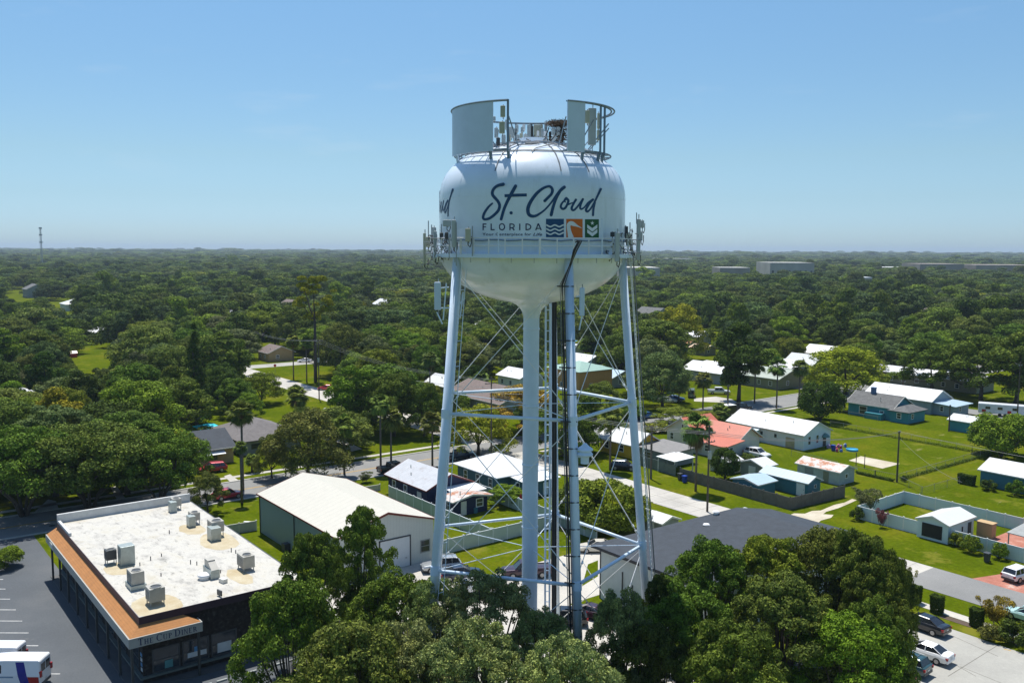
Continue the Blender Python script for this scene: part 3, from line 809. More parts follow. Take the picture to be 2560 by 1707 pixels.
for (a, c) in (((2360, 1645), (2382, 1652)), ((2300, 1668), (2322, 1680)), ((2510, 1622), (2528, 1626)), ((2330, 1608), (2340, 1613))):
    p, q = g(*a), g(*c); dd = (q - p).normalized(); n2 = Vector((-dd.y, dd.x, 0)) * .07
    b.poly([(p + n2)[:2] + (.024,), (q + n2)[:2] + (.024,), (q - n2)[:2] + (.024,), (p - n2)[:2] + (.024,)])
b.build('stall_marking', LINEY)['kind'] = 'structure'
sheet('path', gp((2276, 1476), (2330, 1490), (2420, 1522), (2500, 1556), (2560, 1580), (2560, 1562), (2440, 1508), (2290, 1462)), CONC, .02) if False else None
sheet('path', rect(-52, 91.7, -20, 93.1), CONC, .03)
sheet('planting_bed', rect(-44.6, 90.6, -41.4, 91.6), paint('mulch', (0.10, 0.07, 0.05), 0.95, 0, 0.3, 5), .028)
sheet('dirt_track', gp((1940, 1305), (1962, 1292), (1985, 1283), (2012, 1284), (2030, 1277), (2052, 1276), (2085, 1262), (2112, 1256), (2130, 1247), (2142, 1250), (2120, 1260), (2096, 1270), (2066, 1279), (2058, 1285), (2084, 1287), (2078, 1294), (2052, 1301), (2040, 1312), (2044, 1322), (2030, 1335), (2004, 1345), (1980, 1345), (1950, 1330)), DIRT, .038)
sheet('sand_court', gp((2122, 1151), (2152, 1140), (2250, 1159), (2206, 1171)), DIRT, .02)
sheet('paver_drive', gp((2429, 1446), (2514, 1433), (2620, 1470), (2620, 1520), (2490, 1470)), PAVR, .03)
sheet('driveway', gp((1735, 996), (1790, 991), (1830, 998), (1850, 1010), (1800, 1006), (1735, 1003)), CONC, .02)
sheet('driveway', gp((75, 1290), (120, 1248), (140, 1252), (150, 1282)), CONC, .02)
sheet('driveway', gp((276, 1218), (292, 1215), (325, 1262), (302, 1266)), CONC, .02)
sheet('driveway', gp((800, 1095), (880, 1128), (905, 1122), (820, 1080)), CONC, .02)
sheet('patio', rect(-53.5, 117.5, -44, 126.5), PAVR, .02)
sheet('driveway', gp((560, 1190), (575, 1185), (640, 1232), (615, 1240)), CONC, .018)

# ================================================================== BUILDINGS
def win(parent, side, pl, a, z, wd, ht, fm=None, pane=None, name='window', out=.05):
    """window of width wd, height ht centred at a along the wall, sill at z; side 'v': wall faces -v at v=pl, side 'u': wall faces +u at u=pl"""
    fm = fm or M['white']; pane = pane or M['pane']; fw = min(.12, wd * .12)
    def bx(b, a0, a1, z0, z1, o0, o1):
        if side == 'v': b.box(a0, pl - o1, z0, a1, pl - o0, z1)
        else: b.box(pl + o0, a0, z0, pl + o1, a1, z1)
    b = MB()
    bx(b, a - wd / 2, a + wd / 2, z, z + fw, -.02, out); bx(b, a - wd / 2, a + wd / 2, z + ht - fw, z + ht, -.02, out)
    bx(b, a - wd / 2, a - wd / 2 + fw, z + fw, z + ht - fw, -.02, out); bx(b, a + wd / 2 - fw, a + wd / 2, z + fw, z + ht - fw, -.02, out)
    if ht > .9: bx(b, a - wd / 2 + fw, a + wd / 2 - fw, z + ht / 2 - fw * .3, z + ht / 2 + fw * .3, -.02, out * .8)
    f = b.build(name, fm, parent)
    b = MB(); bx(b, a - wd / 2 + fw, a + wd / 2 - fw, z + fw, z + ht - fw, -.02, .012); b.build('pane', pane, f)
    return f
def roofbits(parent, u0, u1, v0, v1, eave, rise, axis, seed):
    r_ = random.Random(seed)
    for k in range(2):
        t = r_.uniform(.2, .8); s = r_.uniform(.25, .6)
        if axis == 'u': p = (u0 + (u1 - u0) * t, v0 + (v1 - v0) * .5 * s * 1.2, eave + rise * s * 1.2)
        else: p = (u1 - (u1 - u0) * .5 * s * 1.2, v0 + (v1 - v0) * t, eave + rise * s * 1.2)
        b = MB(); b.cyl((p[0], p[1], p[2] - .1), .07, .65, 8); b.build('vent_pipe', M['galvlight'] if 'galvlight' in M else M['galv'], parent)
def door(parent, side, pl, a, wd, ht, mat, name='door', z=0.05):
    b = MB()
    if side == 'v': b.box(a - wd / 2, pl - .06, z, a + wd / 2, pl + .02, z + ht)
    else: b.box(pl - .02, a - wd / 2, z, pl + .06, a + wd / 2, z + ht)
    d_ = b.build(name, mat, parent)
    b = MB()
    if side == 'v': b.box(a + wd * .34, pl - .11, z + 1.0, a + wd * .4, pl - .06, z + 1.1)
    else: b.box(pl + .06, a + wd * .34, z + 1.0, pl + .11, a + wd * .4, z + 1.1)
    b.build('handle', M['galv'], d_)
    return d_
def gable(parent, u0, u1, v0, v1, eave, rise, axis, wallm, roofm, over=.4, th=.14, trim=None, z0=0.0, overg=None, wname='wall'):
    overg = over if overg is None else overg
    b = MB()
    if axis == 'u':
        vm = (v0 + v1) / 2
        vs = [(u0, v0, z0), (u1, v0, z0), (u1, v1, z0), (u0, v1, z0), (u0, v0, eave), (u1, v0, eave), (u1, v1, eave), (u0, v1, eave), (u0, vm, eave + rise), (u1, vm, eave + rise)]
        fs = [(0, 1, 5, 4), (1, 2, 6, 9, 5), (2, 3, 7, 6), (3, 0, 4, 8, 7), (3, 2, 1, 0)]
    else:
        um = (u0 + u1) / 2
        vs = [(u0, v0, z0), (u1, v0, z0), (u1, v1, z0), (u0, v1, z0), (u0, v0, eave), (u1, v0, eave), (u1, v1, eave), (u0, v1, eave), (um, v0, eave + rise), (um, v1, eave + rise)]
        fs = [(0, 1, 5, 8, 4), (1, 2, 6, 5), (2, 3, 7, 9, 6), (3, 0, 4, 7), (3, 2, 1, 0)]
    b.add(vs, fs); wl = b.build(wname, wallm, parent)
    b = MB()
    if axis == 'u':
        hw = (v1 - v0) / 2; k = rise / hw; zt_ = eave + rise + th; ze = eave - over * k + th
        for v_ in (v0 - over, v1 + over):
            b.slab([(u0 - overg, vm, zt_), (u0 - overg, v_, ze), (u1 + overg, v_, ze), (u1 + overg, vm, zt_)] if v_ < vm else [(u1 + overg, vm, zt_), (u1 + overg, v_, ze), (u0 - overg, v_, ze), (u0 - overg, vm, zt_)], th * .8)
    else:
        hw = (u1 - u0) / 2; k = rise / hw; zt_ = eave + rise + th; ze = eave - over * k + th
        for u_ in (u0 - over, u1 + over):
            b.slab([(um, v1 + overg, zt_), (u_, v1 + overg, ze), (u_, v0 - overg, ze), (um, v0 - overg, zt_)] if u_ < um else [(um, v0 - overg, zt_), (u_, v0 - overg, ze), (u_, v1 + overg, ze), (um, v1 + overg, zt_)], th * .8)
    rf = b.build('roof', roofm, parent)
    if parent.get('category') in ('house', 'outbuilding'): roofbits(parent, u0, u1, v0, v1, eave, rise, axis, int(abs(u0 * 7 + v0 * 3)))
    if trim is None and parent.get('category') in ('house', 'outbuilding', 'garage', 'shed'): trim = M['offwhite']
    if trim and axis == 'v':
        b = MB(); t = .16
        for u_ in (u0 - over, u1 + over):
            s = -1 if u_ < um else 1
            b.box(min(u_, u_ + s * .06), v0 - overg, ze - t, max(u_, u_ + s * .06), v1 + overg, ze + .02)
            vv = v0 - overg
            b.add([(um, vv, zt_ + .02), (u_, vv, ze + .02), (u_, vv, ze - t), (um, vv, zt_ - t - .1), (um, vv - .06, zt_ + .02), (u_, vv - .06, ze + .02), (u_, vv - .06, ze - t), (um, vv - .06, zt_ - t - .1)], [(0, 1, 2, 3), (7, 6, 5, 4), (0, 4, 5, 1), (1, 5, 6, 2), (2, 6, 7, 3), (3, 7, 4, 0)])
        b.build('trim', trim, parent)
    elif trim:
        b = MB(); t = .16
        if axis == 'u':
            for v_ in (v0 - over, v1 + over):
                s = -1 if v_ < vm else 1
                b.box(u0 - overg, min(v_, v_ + s * .06), ze - t, u1 + overg, max(v_, v_ + s * .06), ze + .02)
                for uu in (u0 - overg, u1 + overg):
                    o_ = .06 if uu > u0 else -.06
                    b.add([(uu, vm, zt_ + .02), (uu, v_, ze + .02), (uu, v_, ze - t), (uu, vm, zt_ - t - .1), (uu + o_, vm, zt_ + .02), (uu + o_, v_, ze + .02), (uu + o_, v_, ze - t), (uu + o_, vm, zt_ - t - .1)], [(0, 1, 2, 3), (7, 6, 5, 4), (0, 4, 5, 1), (1, 5, 6, 2), (2, 6, 7, 3), (3, 7, 4, 0)])
        b.build('trim', trim, parent)
    return wl, rf
def hip(parent, u0, u1, v0, v1, eave, rise, wallm, roofm, over=.5, z0=0, inset=None):
    b = MB(); b.box(u0, v0, z0, u1, v1, eave); b.build('wall', wallm, parent)
    a0, a1, c0, c1 = u0 - over, u1 + over, v0 - over, v1 + over
    if (a1 - a0) >= (c1 - c0):
        i = inset or (c1 - c0) / 2; r0, r1 = (a0 + i, (c0 + c1) / 2, eave + rise), (a1 - i, (c0 + c1) / 2, eave + rise)
        fs = [(0, 1, 5, 4), (1, 2, 5), (2, 3, 4, 5), (3, 0, 4)]
    else:
        i = inset or (a1 - a0) / 2; r0, r1 = ((a0 + a1) / 2, c0 + i, eave + rise), ((a0 + a1) / 2, c1 - i, eave + rise)
        fs = [(0, 1, 4), (1, 2, 5, 4), (2, 3, 5), (3, 0, 4, 5)]
    b = MB(); b.add([(a0, c0, eave), (a1, c0, eave), (a1, c1, eave), (a0, c1, eave), r0, r1], fs)
    b.box(a0, c0, eave - .15, a1, c1, eave - .004)
    return b.build('roof', roofm, parent)
def shed(parent, pts_low, pts_high, th, mat, posts=None, pm=None, name='roof'):
    b = MB(); b.slab([*pts_low, *pts_high], th); r = b.build(name, mat, parent)
    if posts:
        for p in posts:
            b = MB(); b.box(p[0] - .06, p[1] - .06, 0, p[0] + .06, p[1] + .06, p[2]); b.build('post', pm or M['white'], parent)
    return r
R_WHITE_U = lined('white_metal_roof', (0.68, 0.68, 0.67), 'X', 0.6, 0.10, 0.4, 0.04)
R_WHITE_V = lined('white_metal_roof_across', (0.66, 0.66, 0.65), 'Y', 0.6, 0.10, 0.4, 0.04)
R_CREAM = lined('cream_metal_roof', (0.56, 0.53, 0.45), 'X', 1.1, 0.14, 0.5, 0.05, wear=(0.48, 0.43, 0.33), wamt=0.60, wscale=.25)
R_GALV = lined('old_tin_roof', (0.50, 0.51, 0.53), 'X', 0.6, 0.2, 0.45, 0.1, wear=(0.40, 0.38, 0.38), wamt=0.55, wscale=.8)
R_RUST = lined('rusty_tin_roof', (0.56, 0.52, 0.48), 'X', 0.6, 0.15, 0.5, 0.1, wear=(0.40, 0.13, 0.04), wamt=0.47, wscale=.5)
R_STREAK = lined('streaked_tin_roof', (0.60, 0.61, 0.60), 'X', 0.7, 0.25, 0.5, 0.12, wear=(0.13, 0.13, 0.12), wamt=0.56, wscale=1.0)
R_BLUE = lined('pale_blue_metal_roof', (0.42, 0.54, 0.62), 'X', 0.7, 0.12, 0.4, 0.05)
R_DARK = lined('dark_shingles', (0.040, 0.049, 0.062), 'Y', 0.16, 0.25, 0.8, 0.22)
R_GREY = lined('grey_shingles', (0.13, 0.13, 0.125), 'Y', 0.2, 0.25, 0.85, 0.3)
R_BROWN = lined('brown_shingles', (0.17, 0.13, 0.115), 'Y', 0.2, 0.2, 0.85, 0.2)
R_TAUPE = lined('taupe_shingles', (0.16, 0.145, 0.14), 'Y', 0.2, 0.2, 0.85, 0.2)
R_ORANGE = lined('terracotta_shingles', (0.40, 0.175, 0.055), 'Z', 0.12, 0.25, 0.8, 0.14)
R_RED = lined('red_metal_roof', (0.52, 0.15, 0.09), 'X', 0.5, 0.15, 0.5, 0.08)
R_GREEN = lined('green_metal_roof', (0.28, 0.42, 0.35), 'Y', 0.6, 0.1, 0.5, 0.08)
R_FLAT = patchy('white_membrane_roof', [(0.30, (0.30, 0.29, 0.26)), (0.40, (0.44, 0.42, 0.38)), (0.50, (0.52, 0.50, 0.45)), (0.68, (0.49, 0.46, 0.39))], 0.55, 15, 0.8, stretch=(1.0, 1.4, 1), over=[(.22, .56, (.42, .37, .27), .6, None), (1.6, .57, (.20, .19, .17), .75, (.5, 1.3, 1)), (5, .62, (.15, .14, .13), .6, None)])
W_SAGE = lined('sage_siding', (0.30, 0.37, 0.34), 'X', 0.4, 0.12, 0.6, 0.04)
W_SAGEL = lined('pale_sage_siding', (0.55, 0.58, 0.54), 'Y', 0.4, 0.12, 0.6, 0.04)
W_NAVY = lined('navy_siding', (0.012, 0.022, 0.075), 'Z', 0.2, 0.3, 0.6, 0.06)
W_SLATE = lined('slate_blue_siding', (0.05, 0.13, 0.17), 'Z', 0.2, 0.25, 0.6, 0.06)
W_TEAL = lined('teal_siding', (0.04, 0.25, 0.31), 'Z', 0.2, 0.2, 0.6, 0.06)
W_TEALD = lined('dark_teal_siding', (0.05, 0.19, 0.25), 'Z', 0.2, 0.2, 0.6, 0.06)
W_PALE = lined('pale_blue_siding', (0.62, 0.72, 0.74), 'Z', 0.2, 0.12, 0.6, 0.04)
W_CREAM = lined('cream_siding', (0.62, 0.60, 0.52), 'Z', 0.2, 0.12, 0.6, 0.05)
W_YELLOW = lined('yellow_siding', (0.62, 0.40, 0.03), 'Z', 0.2, 0.2, 0.6, 0.05)
W_ORANGE = paint('orange_stucco', (0.56, 0.29, 0.10), 0.8, 0, 0.08)
W_TAN = paint('tan_stucco', (0.48, 0.33, 0.17), 0.8, 0, 0.08)
W_OLIVE = paint('olive_stucco', (0.26, 0.25, 0.17), 0.8, 0, 0.08)
W_WHITE = paint('white_stucco', (0.60, 0.64, 0.62), 0.7, 0, 0.06)
W_LAV = paint('lavender_stucco', (0.42, 0.42, 0.50), 0.7, 0, 0.06)
W_GREY = paint('grey_block', (0.28, 0.30, 0.29), 0.8, 0, 0.1)
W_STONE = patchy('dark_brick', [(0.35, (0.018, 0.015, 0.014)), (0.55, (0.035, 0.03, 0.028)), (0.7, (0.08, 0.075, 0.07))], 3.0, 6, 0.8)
W_RUSTSHED = lined('faded_shed_boards', (0.45, 0.50, 0.48), 'X', 0.3, 0.25, 0.8, 0.15)
DK_TRIM = paint('dark_trim', (0.02, 0.025, 0.035), 0.5)
RED_TRIM = paint('maroon_trim', (0.16, 0.03, 0.02), 0.6)

# ---- the diner
ZR = 6.2
p = g(348, 1544, ZR); DU1, DV0 = p.x, p.y
DU0, DV1 = DU1 - 33.6, DV0 + 15.2
din = empty('diner', (DU1, DV0, 0), 'flat white roofed diner with terracotta shingle awning lettered The Cup Diner', 'restaurant')
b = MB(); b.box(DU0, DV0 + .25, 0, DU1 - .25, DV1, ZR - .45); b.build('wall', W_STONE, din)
b = MB(); b.box(DU0, DV0, ZR - .45, DU1, DV1, ZR); b.build('roof', R_FLAT, din)
b = MB(); b.box(DU0, DV0 - .06, ZR - .62, DU1 + .06, DV0, ZR + .06); b.box(DU1, DV0, ZR - .62, DU1 + .06, DV1, ZR + .06); b.build('roof_edging', paint('plum_flashing', (0.045, 0.025, 0.04), 0.5), din)
b = MB(); b.box(DU0 - .3, DV0, ZR, DU0, DV1, ZR + 1.0); b.box(DU0, DV0, ZR, DU0 + 6, DV0 + .28, ZR + .35)
b.build('parapet', paint('parapet_render', (0.56, 0.56, 0.54), 0.8, 0, 0.12, 1.2), din)
b = MB(); b.box(DU0, DV1 - .02, ZR - .25, DU1, DV1 + .2, ZR - .05); b.build('gutter', M['darkgrey'], din)
# awning: sloping shingles over a plain fascia
MO, ZF1, ZF0 = 2.0, 4.95, 4.15    # overhang, fascia top, fascia bottom
VE = DV0 + 4.9
aw = MB()
E0, E1 = (DU1 + MO, DV0 - MO + .8, ZF1), (DU0 - .3, DV0 - MO + .8, ZF1)
E0 = (DU1 + 1.2, DV0 - 1.2, ZF1); E1 = (DU0 - .4, DV0 - 1.2, ZF1); E2 = (DU1 + 1.2, VE, ZF1)
T0 = (DU1 + .06, DV0 - .06, ZR - .6); T1 = (DU0 - .4, DV0 - .06, ZR - .6); T2 = (DU1 + .06, VE - 1.2, ZR - .6); T3 = (DU1 + .06, VE, ZF1)
aw.poly([T1, E1, E0, T0]); aw.poly([T0, E0, E2, T2]); aw.poly([T2, E2, T3]); aw.poly([T1, (DU0 - .4, DV0, ZF1), E1])
awn = aw.build('shingle_awning', R_ORANGE, din)
fa = MB()
fa.box(DU0 - .4, DV0 - 1.24, ZF0, DU1 + 1.24, DV0 - 1.12, ZF1 + .06); fa.box(DU1 + 1.12, DV0 - 1.12, ZF0, DU1 + 1.24, VE, ZF1 + .06)
fa.box(DU0 - .4, DV0 - 1.12, ZF0 + .1, DU1 + 1.12, DV0 + .2, ZF0 + .2); fa.box(DU1 - .2, DV0 + .2, ZF0 + .1, DU1 + 1.12, VE, ZF0 + .2); fa.box(DU1, VE, ZF0, DU1 + 1.24, VE + .1, ZF1 + .06)
fas = fa.build('fascia', paint('fascia_cream', (0.36, 0.355, 0.32), 0.7, 0, 0.05), din)
# lettering in serif capitals
def serif(mb, ch, x, h, mp):
    S, T = .16 * h, .06 * h                     # stem and thin widths
    def q(x0, y0, x1, y1): mb.poly([mp(x0, y0), mp(x1, y0), mp(x1, y1), mp(x0, y1)])
    def stem(c, w_=S, y0=0, y1=h):
        q(c - w_ / 2, y0, c + w_ / 2, y1)
        if y0 == 0: q(c - w_ / 2 - .09 * h, 0, c + w_ / 2 + .09 * h, T)
        if y1 == h: q(c - w_ / 2 - .09 * h, h - T, c + w_ / 2 + .09 * h, h)
    def arc(cx, cy, rx, ry, a0, a1, thick, thin):
        n = 14; pr = None
        for k in range(n + 1):
            a = math.radians(a0 + (a1 - a0) * k / n); wd = thin + (thick - thin) * abs(math.cos(a)) ** 1.5
            o, i = (cx + rx * math.cos(a), cy + ry * math.sin(a)), (cx + (rx - wd) * math.cos(a), cy + (ry - min(wd, thin * 1.4)) * math.sin(a))
            if pr: mb.poly([mp(*pr[0]), mp(*o), mp(*i), mp(*pr[1])])
            pr = (o, i)
    if ch == 'T': stem(x + .36 * h); q(x + .02 * h, h - T, x + .7 * h, h); q(x + .02 * h, h * .76, x + .07 * h, h); q(x + .65 * h, h * .76, x + .7 * h, h); return .76 * h
    if ch == 'H': stem(x + .18 * h); stem(x + .68 * h); q(x + .18 * h, .47 * h, x + .68 * h, .47 * h + T * 1.2); return .90 * h
    if ch == 'E': stem(x + .18 * h); q(x + .18 * h, 0, x + .62 * h, T); q(x + .18 * h, h - T, x + .6 * h, h); q(x + .18 * h, .48 * h, x + .5 * h, .48 * h + T); q(x + .58 * h, 0, x + .63 * h, .22 * h); q(x + .56 * h, .78 * h, x + .61 * h, h); return .74 * h
    if ch == 'C': arc(x + .46 * h, .5 * h, .44 * h, .52 * h, 50, 310, S, T); q(x + .70 * h, .72 * h, x + .75 * h, .98 * h); return .86 * h
    if ch == 'U': stem(x + .18 * h, S, .3 * h); stem(x + .7 * h, T * 1.3, .3 * h); arc(x + .44 * h, .34 * h, .34 * h, .36 * h, 180, 360, S * .8, T); return .92 * h
    if ch == 'P': stem(x + .18 * h); arc(x + .32 * h, .74 * h, .32 * h, .26 * h, -90, 90, S, T); q(x + .18 * h, h - T, x + .34 * h, h); q(x + .18 * h, .48 * h, x + .34 * h, .48 * h + T); return .72 * h
    if ch == 'R': stem(x + .18 * h); arc(x + .32 * h, .74 * h, .32 * h, .26 * h, -90, 90, S, T); q(x + .18 * h, h - T, x + .34 * h, h); q(x + .18 * h, .48 * h, x + .34 * h, .48 * h + T); mb.poly([mp(x + .34 * h, .48 * h), mp(x + .48 * h, .48 * h), mp(x + .82 * h, 0), mp(x + .64 * h, 0)]); return .82 * h
    if ch == 'D': stem(x + .18 * h); arc(x + .36 * h, .5 * h, .46 * h, .5 * h, -90, 90, S, T); q(x + .18 * h, h - T, x + .38 * h, h); q(x + .18 * h, 0, x + .38 * h, T); return .92 * h
    if ch == 'I': stem(x + .16 * h); return .36 * h
    if ch == 'N': stem(x + .14 * h, T * 1.3); stem(x + .68 * h, T * 1.3); mb.poly([mp(x + .08 * h, h), mp(x + .24 * h, h), mp(x + .72 * h, 0), mp(x + .62 * h, 0)]); return .86 * h
    return .3 * h
sg = MB(); xx = 0; H1, H2 = .60, .45
items = [('T', H1), ('H', H2), ('E', H2), (' ', .5), ('C', H1), ('U', H2), ('P', H2), (' ', .4), ('D', H1), ('I', H2), ('N', H2), ('E', H2), ('R', H2)]
tot = 0; dmy = MB()
for ch, h in items: tot += serif(dmy, ch, 0, h, lambda x, y: (0, 0, 0)) + .04
sv0 = DV0 - 1.24 + .75; sc_ = (VE - .35 - sv0) / tot
for ch, h in items: xx += serif(sg, ch, xx, h, lambda x, y: (DU1 + 1.262, sv0 + x * sc_, ZF0 + .14 + y)) + .04
sg.build('lettering', M['deepnavy'], fas)['label'] = 'dark serif lettering The Cup Diner'
b = MB(); b.box(DU0 + 2.2, DV0 - 1.3, ZF0 + .1, DU0 + 3.6, DV0 - 1.24, ZF1 - .1); b.build('sign_board', M['offwhite'], fas)
# windows, door, notices, columns, ledge
GLS = M['pane']
DGR = paint('dark_bronze', (0.045, 0.05, 0.05), .6)
for k in range(7):
    u = DU1 - 3.0 - k * 4.4
    win(din, 'v', DV0 + .25, u, .8, 3.3, 2.1, DGR, GLS)
for k in range(3): win(din, 'u', DU1 - .25, DV0 + 2.2 + k * 2.6, .8, 2.4, 2.2, M['darkgrey'], GLS)
door(din, 'u', DU1 - .25, DV0 + 10.4, 1.2, 2.3, M['darkgrey'])
PST = [paint('notice_blue', (0.10, 0.28, 0.50), 0.5), paint('notice_white', (0.55, 0.58, 0.60), 0.5), paint('notice_teal', (0.08, 0.25, 0.26), 0.5)]
for (v, z, w_, h_, k) in ((2.4, 1.0, .7, .7, 2), (4.9, 1.35, 1.7, .45, 1), (4.9, 1.5, .5, .75, 0), (7.4, 1.1, 1.3, .9, 1)):
    b = MB(); b.box(DU1 - .22, DV0 + v - w_ / 2, z, DU1 - .20 + .01 * k, DV0 + v + w_ / 2, z + h_); b.build('notice', PST[k], din)
for k in range(4):
    b = MB(); b.box(DU1 - .85 - .05, DV0 + .2, 1.1 + k * .45, DU1 - .45, DV0 + .24, 1.4 + k * .45); b.build('notice', PST[(k + 1) % 2], din)
b = MB(); b.box(DU0, DV0 - 1.0, 0, DU1 + 1.0, DV0 + .25, .12); b.box(DU1 - .25, DV0 + .25, 0, DU1 + 1.0, DV1, .12); b.build('step', paint('dark_step', (.10, .10, .10), .8), din)
b = MB(); b.box(DU0, DV0 - .1, .6, DU1 - .2, DV0 + .24, .78); b.box(DU1 - .24, DV0 - .1, .6, DU1 + .1, DV1, .78); b.build('ledge', paint('ledge_grey', (.12, .14, .13), .7), din)
for k in range(9):
    b = MB(); u = DU1 + .95 - k * 4.15; b.box(u - .1, DV0 - 1.05, 0, u + .1, DV0 - .85, ZF0 + .1); b.build('column', DGR, din)
b = MB(); b.box(DU1 + .85, VE - .3, 0, DU1 + 1.05, VE - .1, ZF0 + .1); b.build('column', DGR, din)
# bollards and wheel stops along the walk
for k in range(12):
    b = MB(); v = DV0 - 1.3 + k * 1.35
    b.box(DU1 + 3.1, v, .02, DU1 + 3.3, v + .9, .16)
    tag(b.build('wheel_stop', W_GREY), 'grey concrete wheel stop in the row beside the diner entrance wall', 'wheel stop', 'wheel stops beside the diner')
# ---- rooftop machinery (each unit its own thing)
def ac_unit(px, py, wd, dp, ht, label, legs=.35, duct=None, dark=False, pad=None, fan=True):
    wd, dp, ht = wd * .9, dp * .9, ht * .9
    if duct: duct = tuple(q * .85 for q in duct)
    p = g(px, py, ZR)
    r = empty('air_conditioner', (p.x, p.y, ZR), label, 'air conditioner', 'air conditioning units on the diner roof')
    z0 = ZR + legs
    b = MB(); b.box(p.x - wd / 2, p.y - dp / 2, z0, p.x + wd / 2, p.y + dp / 2, z0 + ht)
    c = b.build('cabinet', M['ac'] if not dark else M['darkgrey'], r, bevel=.03)
    b = MB()
    for k in range(7):
        z = z0 + .15 + k * (ht - .3) / 7; b.box(p.x - wd * .42, p.y - dp / 2 - .02, z, p.x + wd * .42, p.y - dp / 2, z + .03)
    b.build('louvre', M['darkgrey'], c)
    if fan:
        b = MB(); b.lathe((p.x + wd * .15, p.y, z0 + ht), [(0.001, .03), (min(wd, dp) * .32, .03), (min(wd, dp) * .36, .0)], 20); b.build('fan_grille', M['darkgrey'], c)
        b = MB(); b.lathe((p.x + wd * .15, p.y, z0 + ht), [(min(wd, dp) * .34, .02), (min(wd, dp) * .34, .08), (min(wd, dp) * .39, .08), (min(wd, dp) * .39, .0)], 20); b.build('fan_ring', M['ac'], c)
    if legs > .05 and not pad:
        for sx in (-1, 1):
            for sy in (-1, 1):
                b = MB(); b.box(p.x + sx * wd * .42 - .04, p.y + sy * dp * .42 - .04, ZR, p.x + sx * wd * .42 + .04, p.y + sy * dp * .42 + .04, z0); b.build('leg', M['galv'], r)
    if pad:
        b = MB(); b.box(p.x - wd * .6, p.y - dp * .6, ZR, p.x + wd * .6, p.y + dp * .6, z0); b.build('kerb_box', M['galvlight'], r)
    if duct:
        b = MB(); x0, y0, x1, y1, h = duct; b.box(p.x + x0, p.y + y0, ZR + .02, p.x + x1, p.y + y1, ZR + h); b.build('duct', M['galvlight'], r, bevel=.03)
    return r
M['ac'] = paint('ac_cabinet', (0.42, 0.40, 0.35), 0.5, 0, 0.1, 2)
M['galvlight'] = paint('galvanised_duct', (0.36, 0.40, 0.38), 0.4, 0.35, 0.15, 2)
ac_unit(389, 1508, 1.55, 1.5, 1.35, 'brown grey air conditioner nearest the diner sign corner', .4)
ac_unit(340, 1466, 1.9, 1.3, 1.35, 'tan air conditioner on a metal kerb box', .45, pad=True)
ac_unit(277, 1408, 1.1, 1.1, 1.1, 'dark condenser with a tall metal duct box beside it', .5, duct=(.4, .7, 1.9, 2.3, 2.3), dark=True)
ac_unit(540, 1338, 1.8, 1.5, 1.3, 'big air conditioner with a metal duct box in front, third from the back parapet', .6, duct=(.7, -1.4, 2.3, -.1, 1.7))
ac_unit(486, 1308, 1.4, 1.1, 1.0, 'small air conditioner with duct box, second from the back parapet', .5, duct=(.4, -1.2, 1.6, -.3, 1.5))
ac_unit(440, 1272, 1.4, 1.1, 1.0, 'small air conditioner with duct box beside the back parapet', .5, duct=(.4, -1.2, 1.6, -.3, 1.5))
ac_unit(615, 1422, 2.0, 1.3, 1.35, 'air conditioner with two pale loops of pipe on its side', .35)
p = g(532, 1440, ZR)
r = empty('exhaust_fan', (p.x, p.y, ZR), 'boxy kitchen exhaust hood on the diner roof', 'exhaust fan')
b = MB(); b.box(p.x - 1.3, p.y - .5, ZR, p.x + .9, p.y + .4, ZR + .9); b.build('housing', M['galvlight'], r, bevel=.04)
b = MB(); b.box(p.x - 1.1, p.y - .4, ZR + .9, p.x - .1, p.y + .3, ZR + 1.6); b.add([(p.x - .1, p.y - .4, ZR + .9), (p.x + .9, p.y - .4, ZR + .9), (p.x + .9, p.y + .3, ZR + .9), (p.x - .1, p.y + .3, ZR + .9), (p.x - .1, p.y - .4, ZR + 1.5), (p.x - .1, p.y + .3, ZR + 1.5)], [(0, 1, 4), (1, 2, 5, 4), (2, 3, 5), (3, 0, 4, 5)]); b.build('hood', M['ac'], r)
p = g(512, 1446, ZR)
b = MB(); b.lathe(p, [(0.001, 0), (.5, 0), (.5, .25), (.68, .3), (.62, .48), (0.001, .6)], 24); tag(b.build('roof_vent', M['white']), 'round white mushroom vent beside the kitchen exhaust hood', 'vent')
p = g(558, 1455, ZR); b = MB(); b.cbox(p + Vector((0, 0, .2)), .8, .5, .4, .2); tag(b.build('equipment_box', M['offwhite'], bevel=.03), 'low pale box in front of the kitchen exhaust hood', 'box')
p = g(549, 1490, ZR); b = MB(); b.cbox(p + Vector((0, 0, .35)), .7, .12, .5, .2); b.cyl(p, .05, .4, 8); tag(b.build('flood_light', M['darkgrey']), 'black floodlight on the roof edge above the dark wall', 'light')
rp = random.Random(3)
for k in range(12):
    p = g(rp.uniform(330, 640), rp.uniform(1330, 1440), ZR)
    if DU0 + 1 < p.x < DU1 - 1 and DV0 + 1 < p.y < DV1 - 1:
        b = MB(); b.cyl(p, .05, rp.uniform(.2, .45), 8); tag(b.build('vent_pipe', M['darkgrey']), 'short dark vent pipe on the white diner roof', 'vent pipe', 'vent pipes on the diner roof')
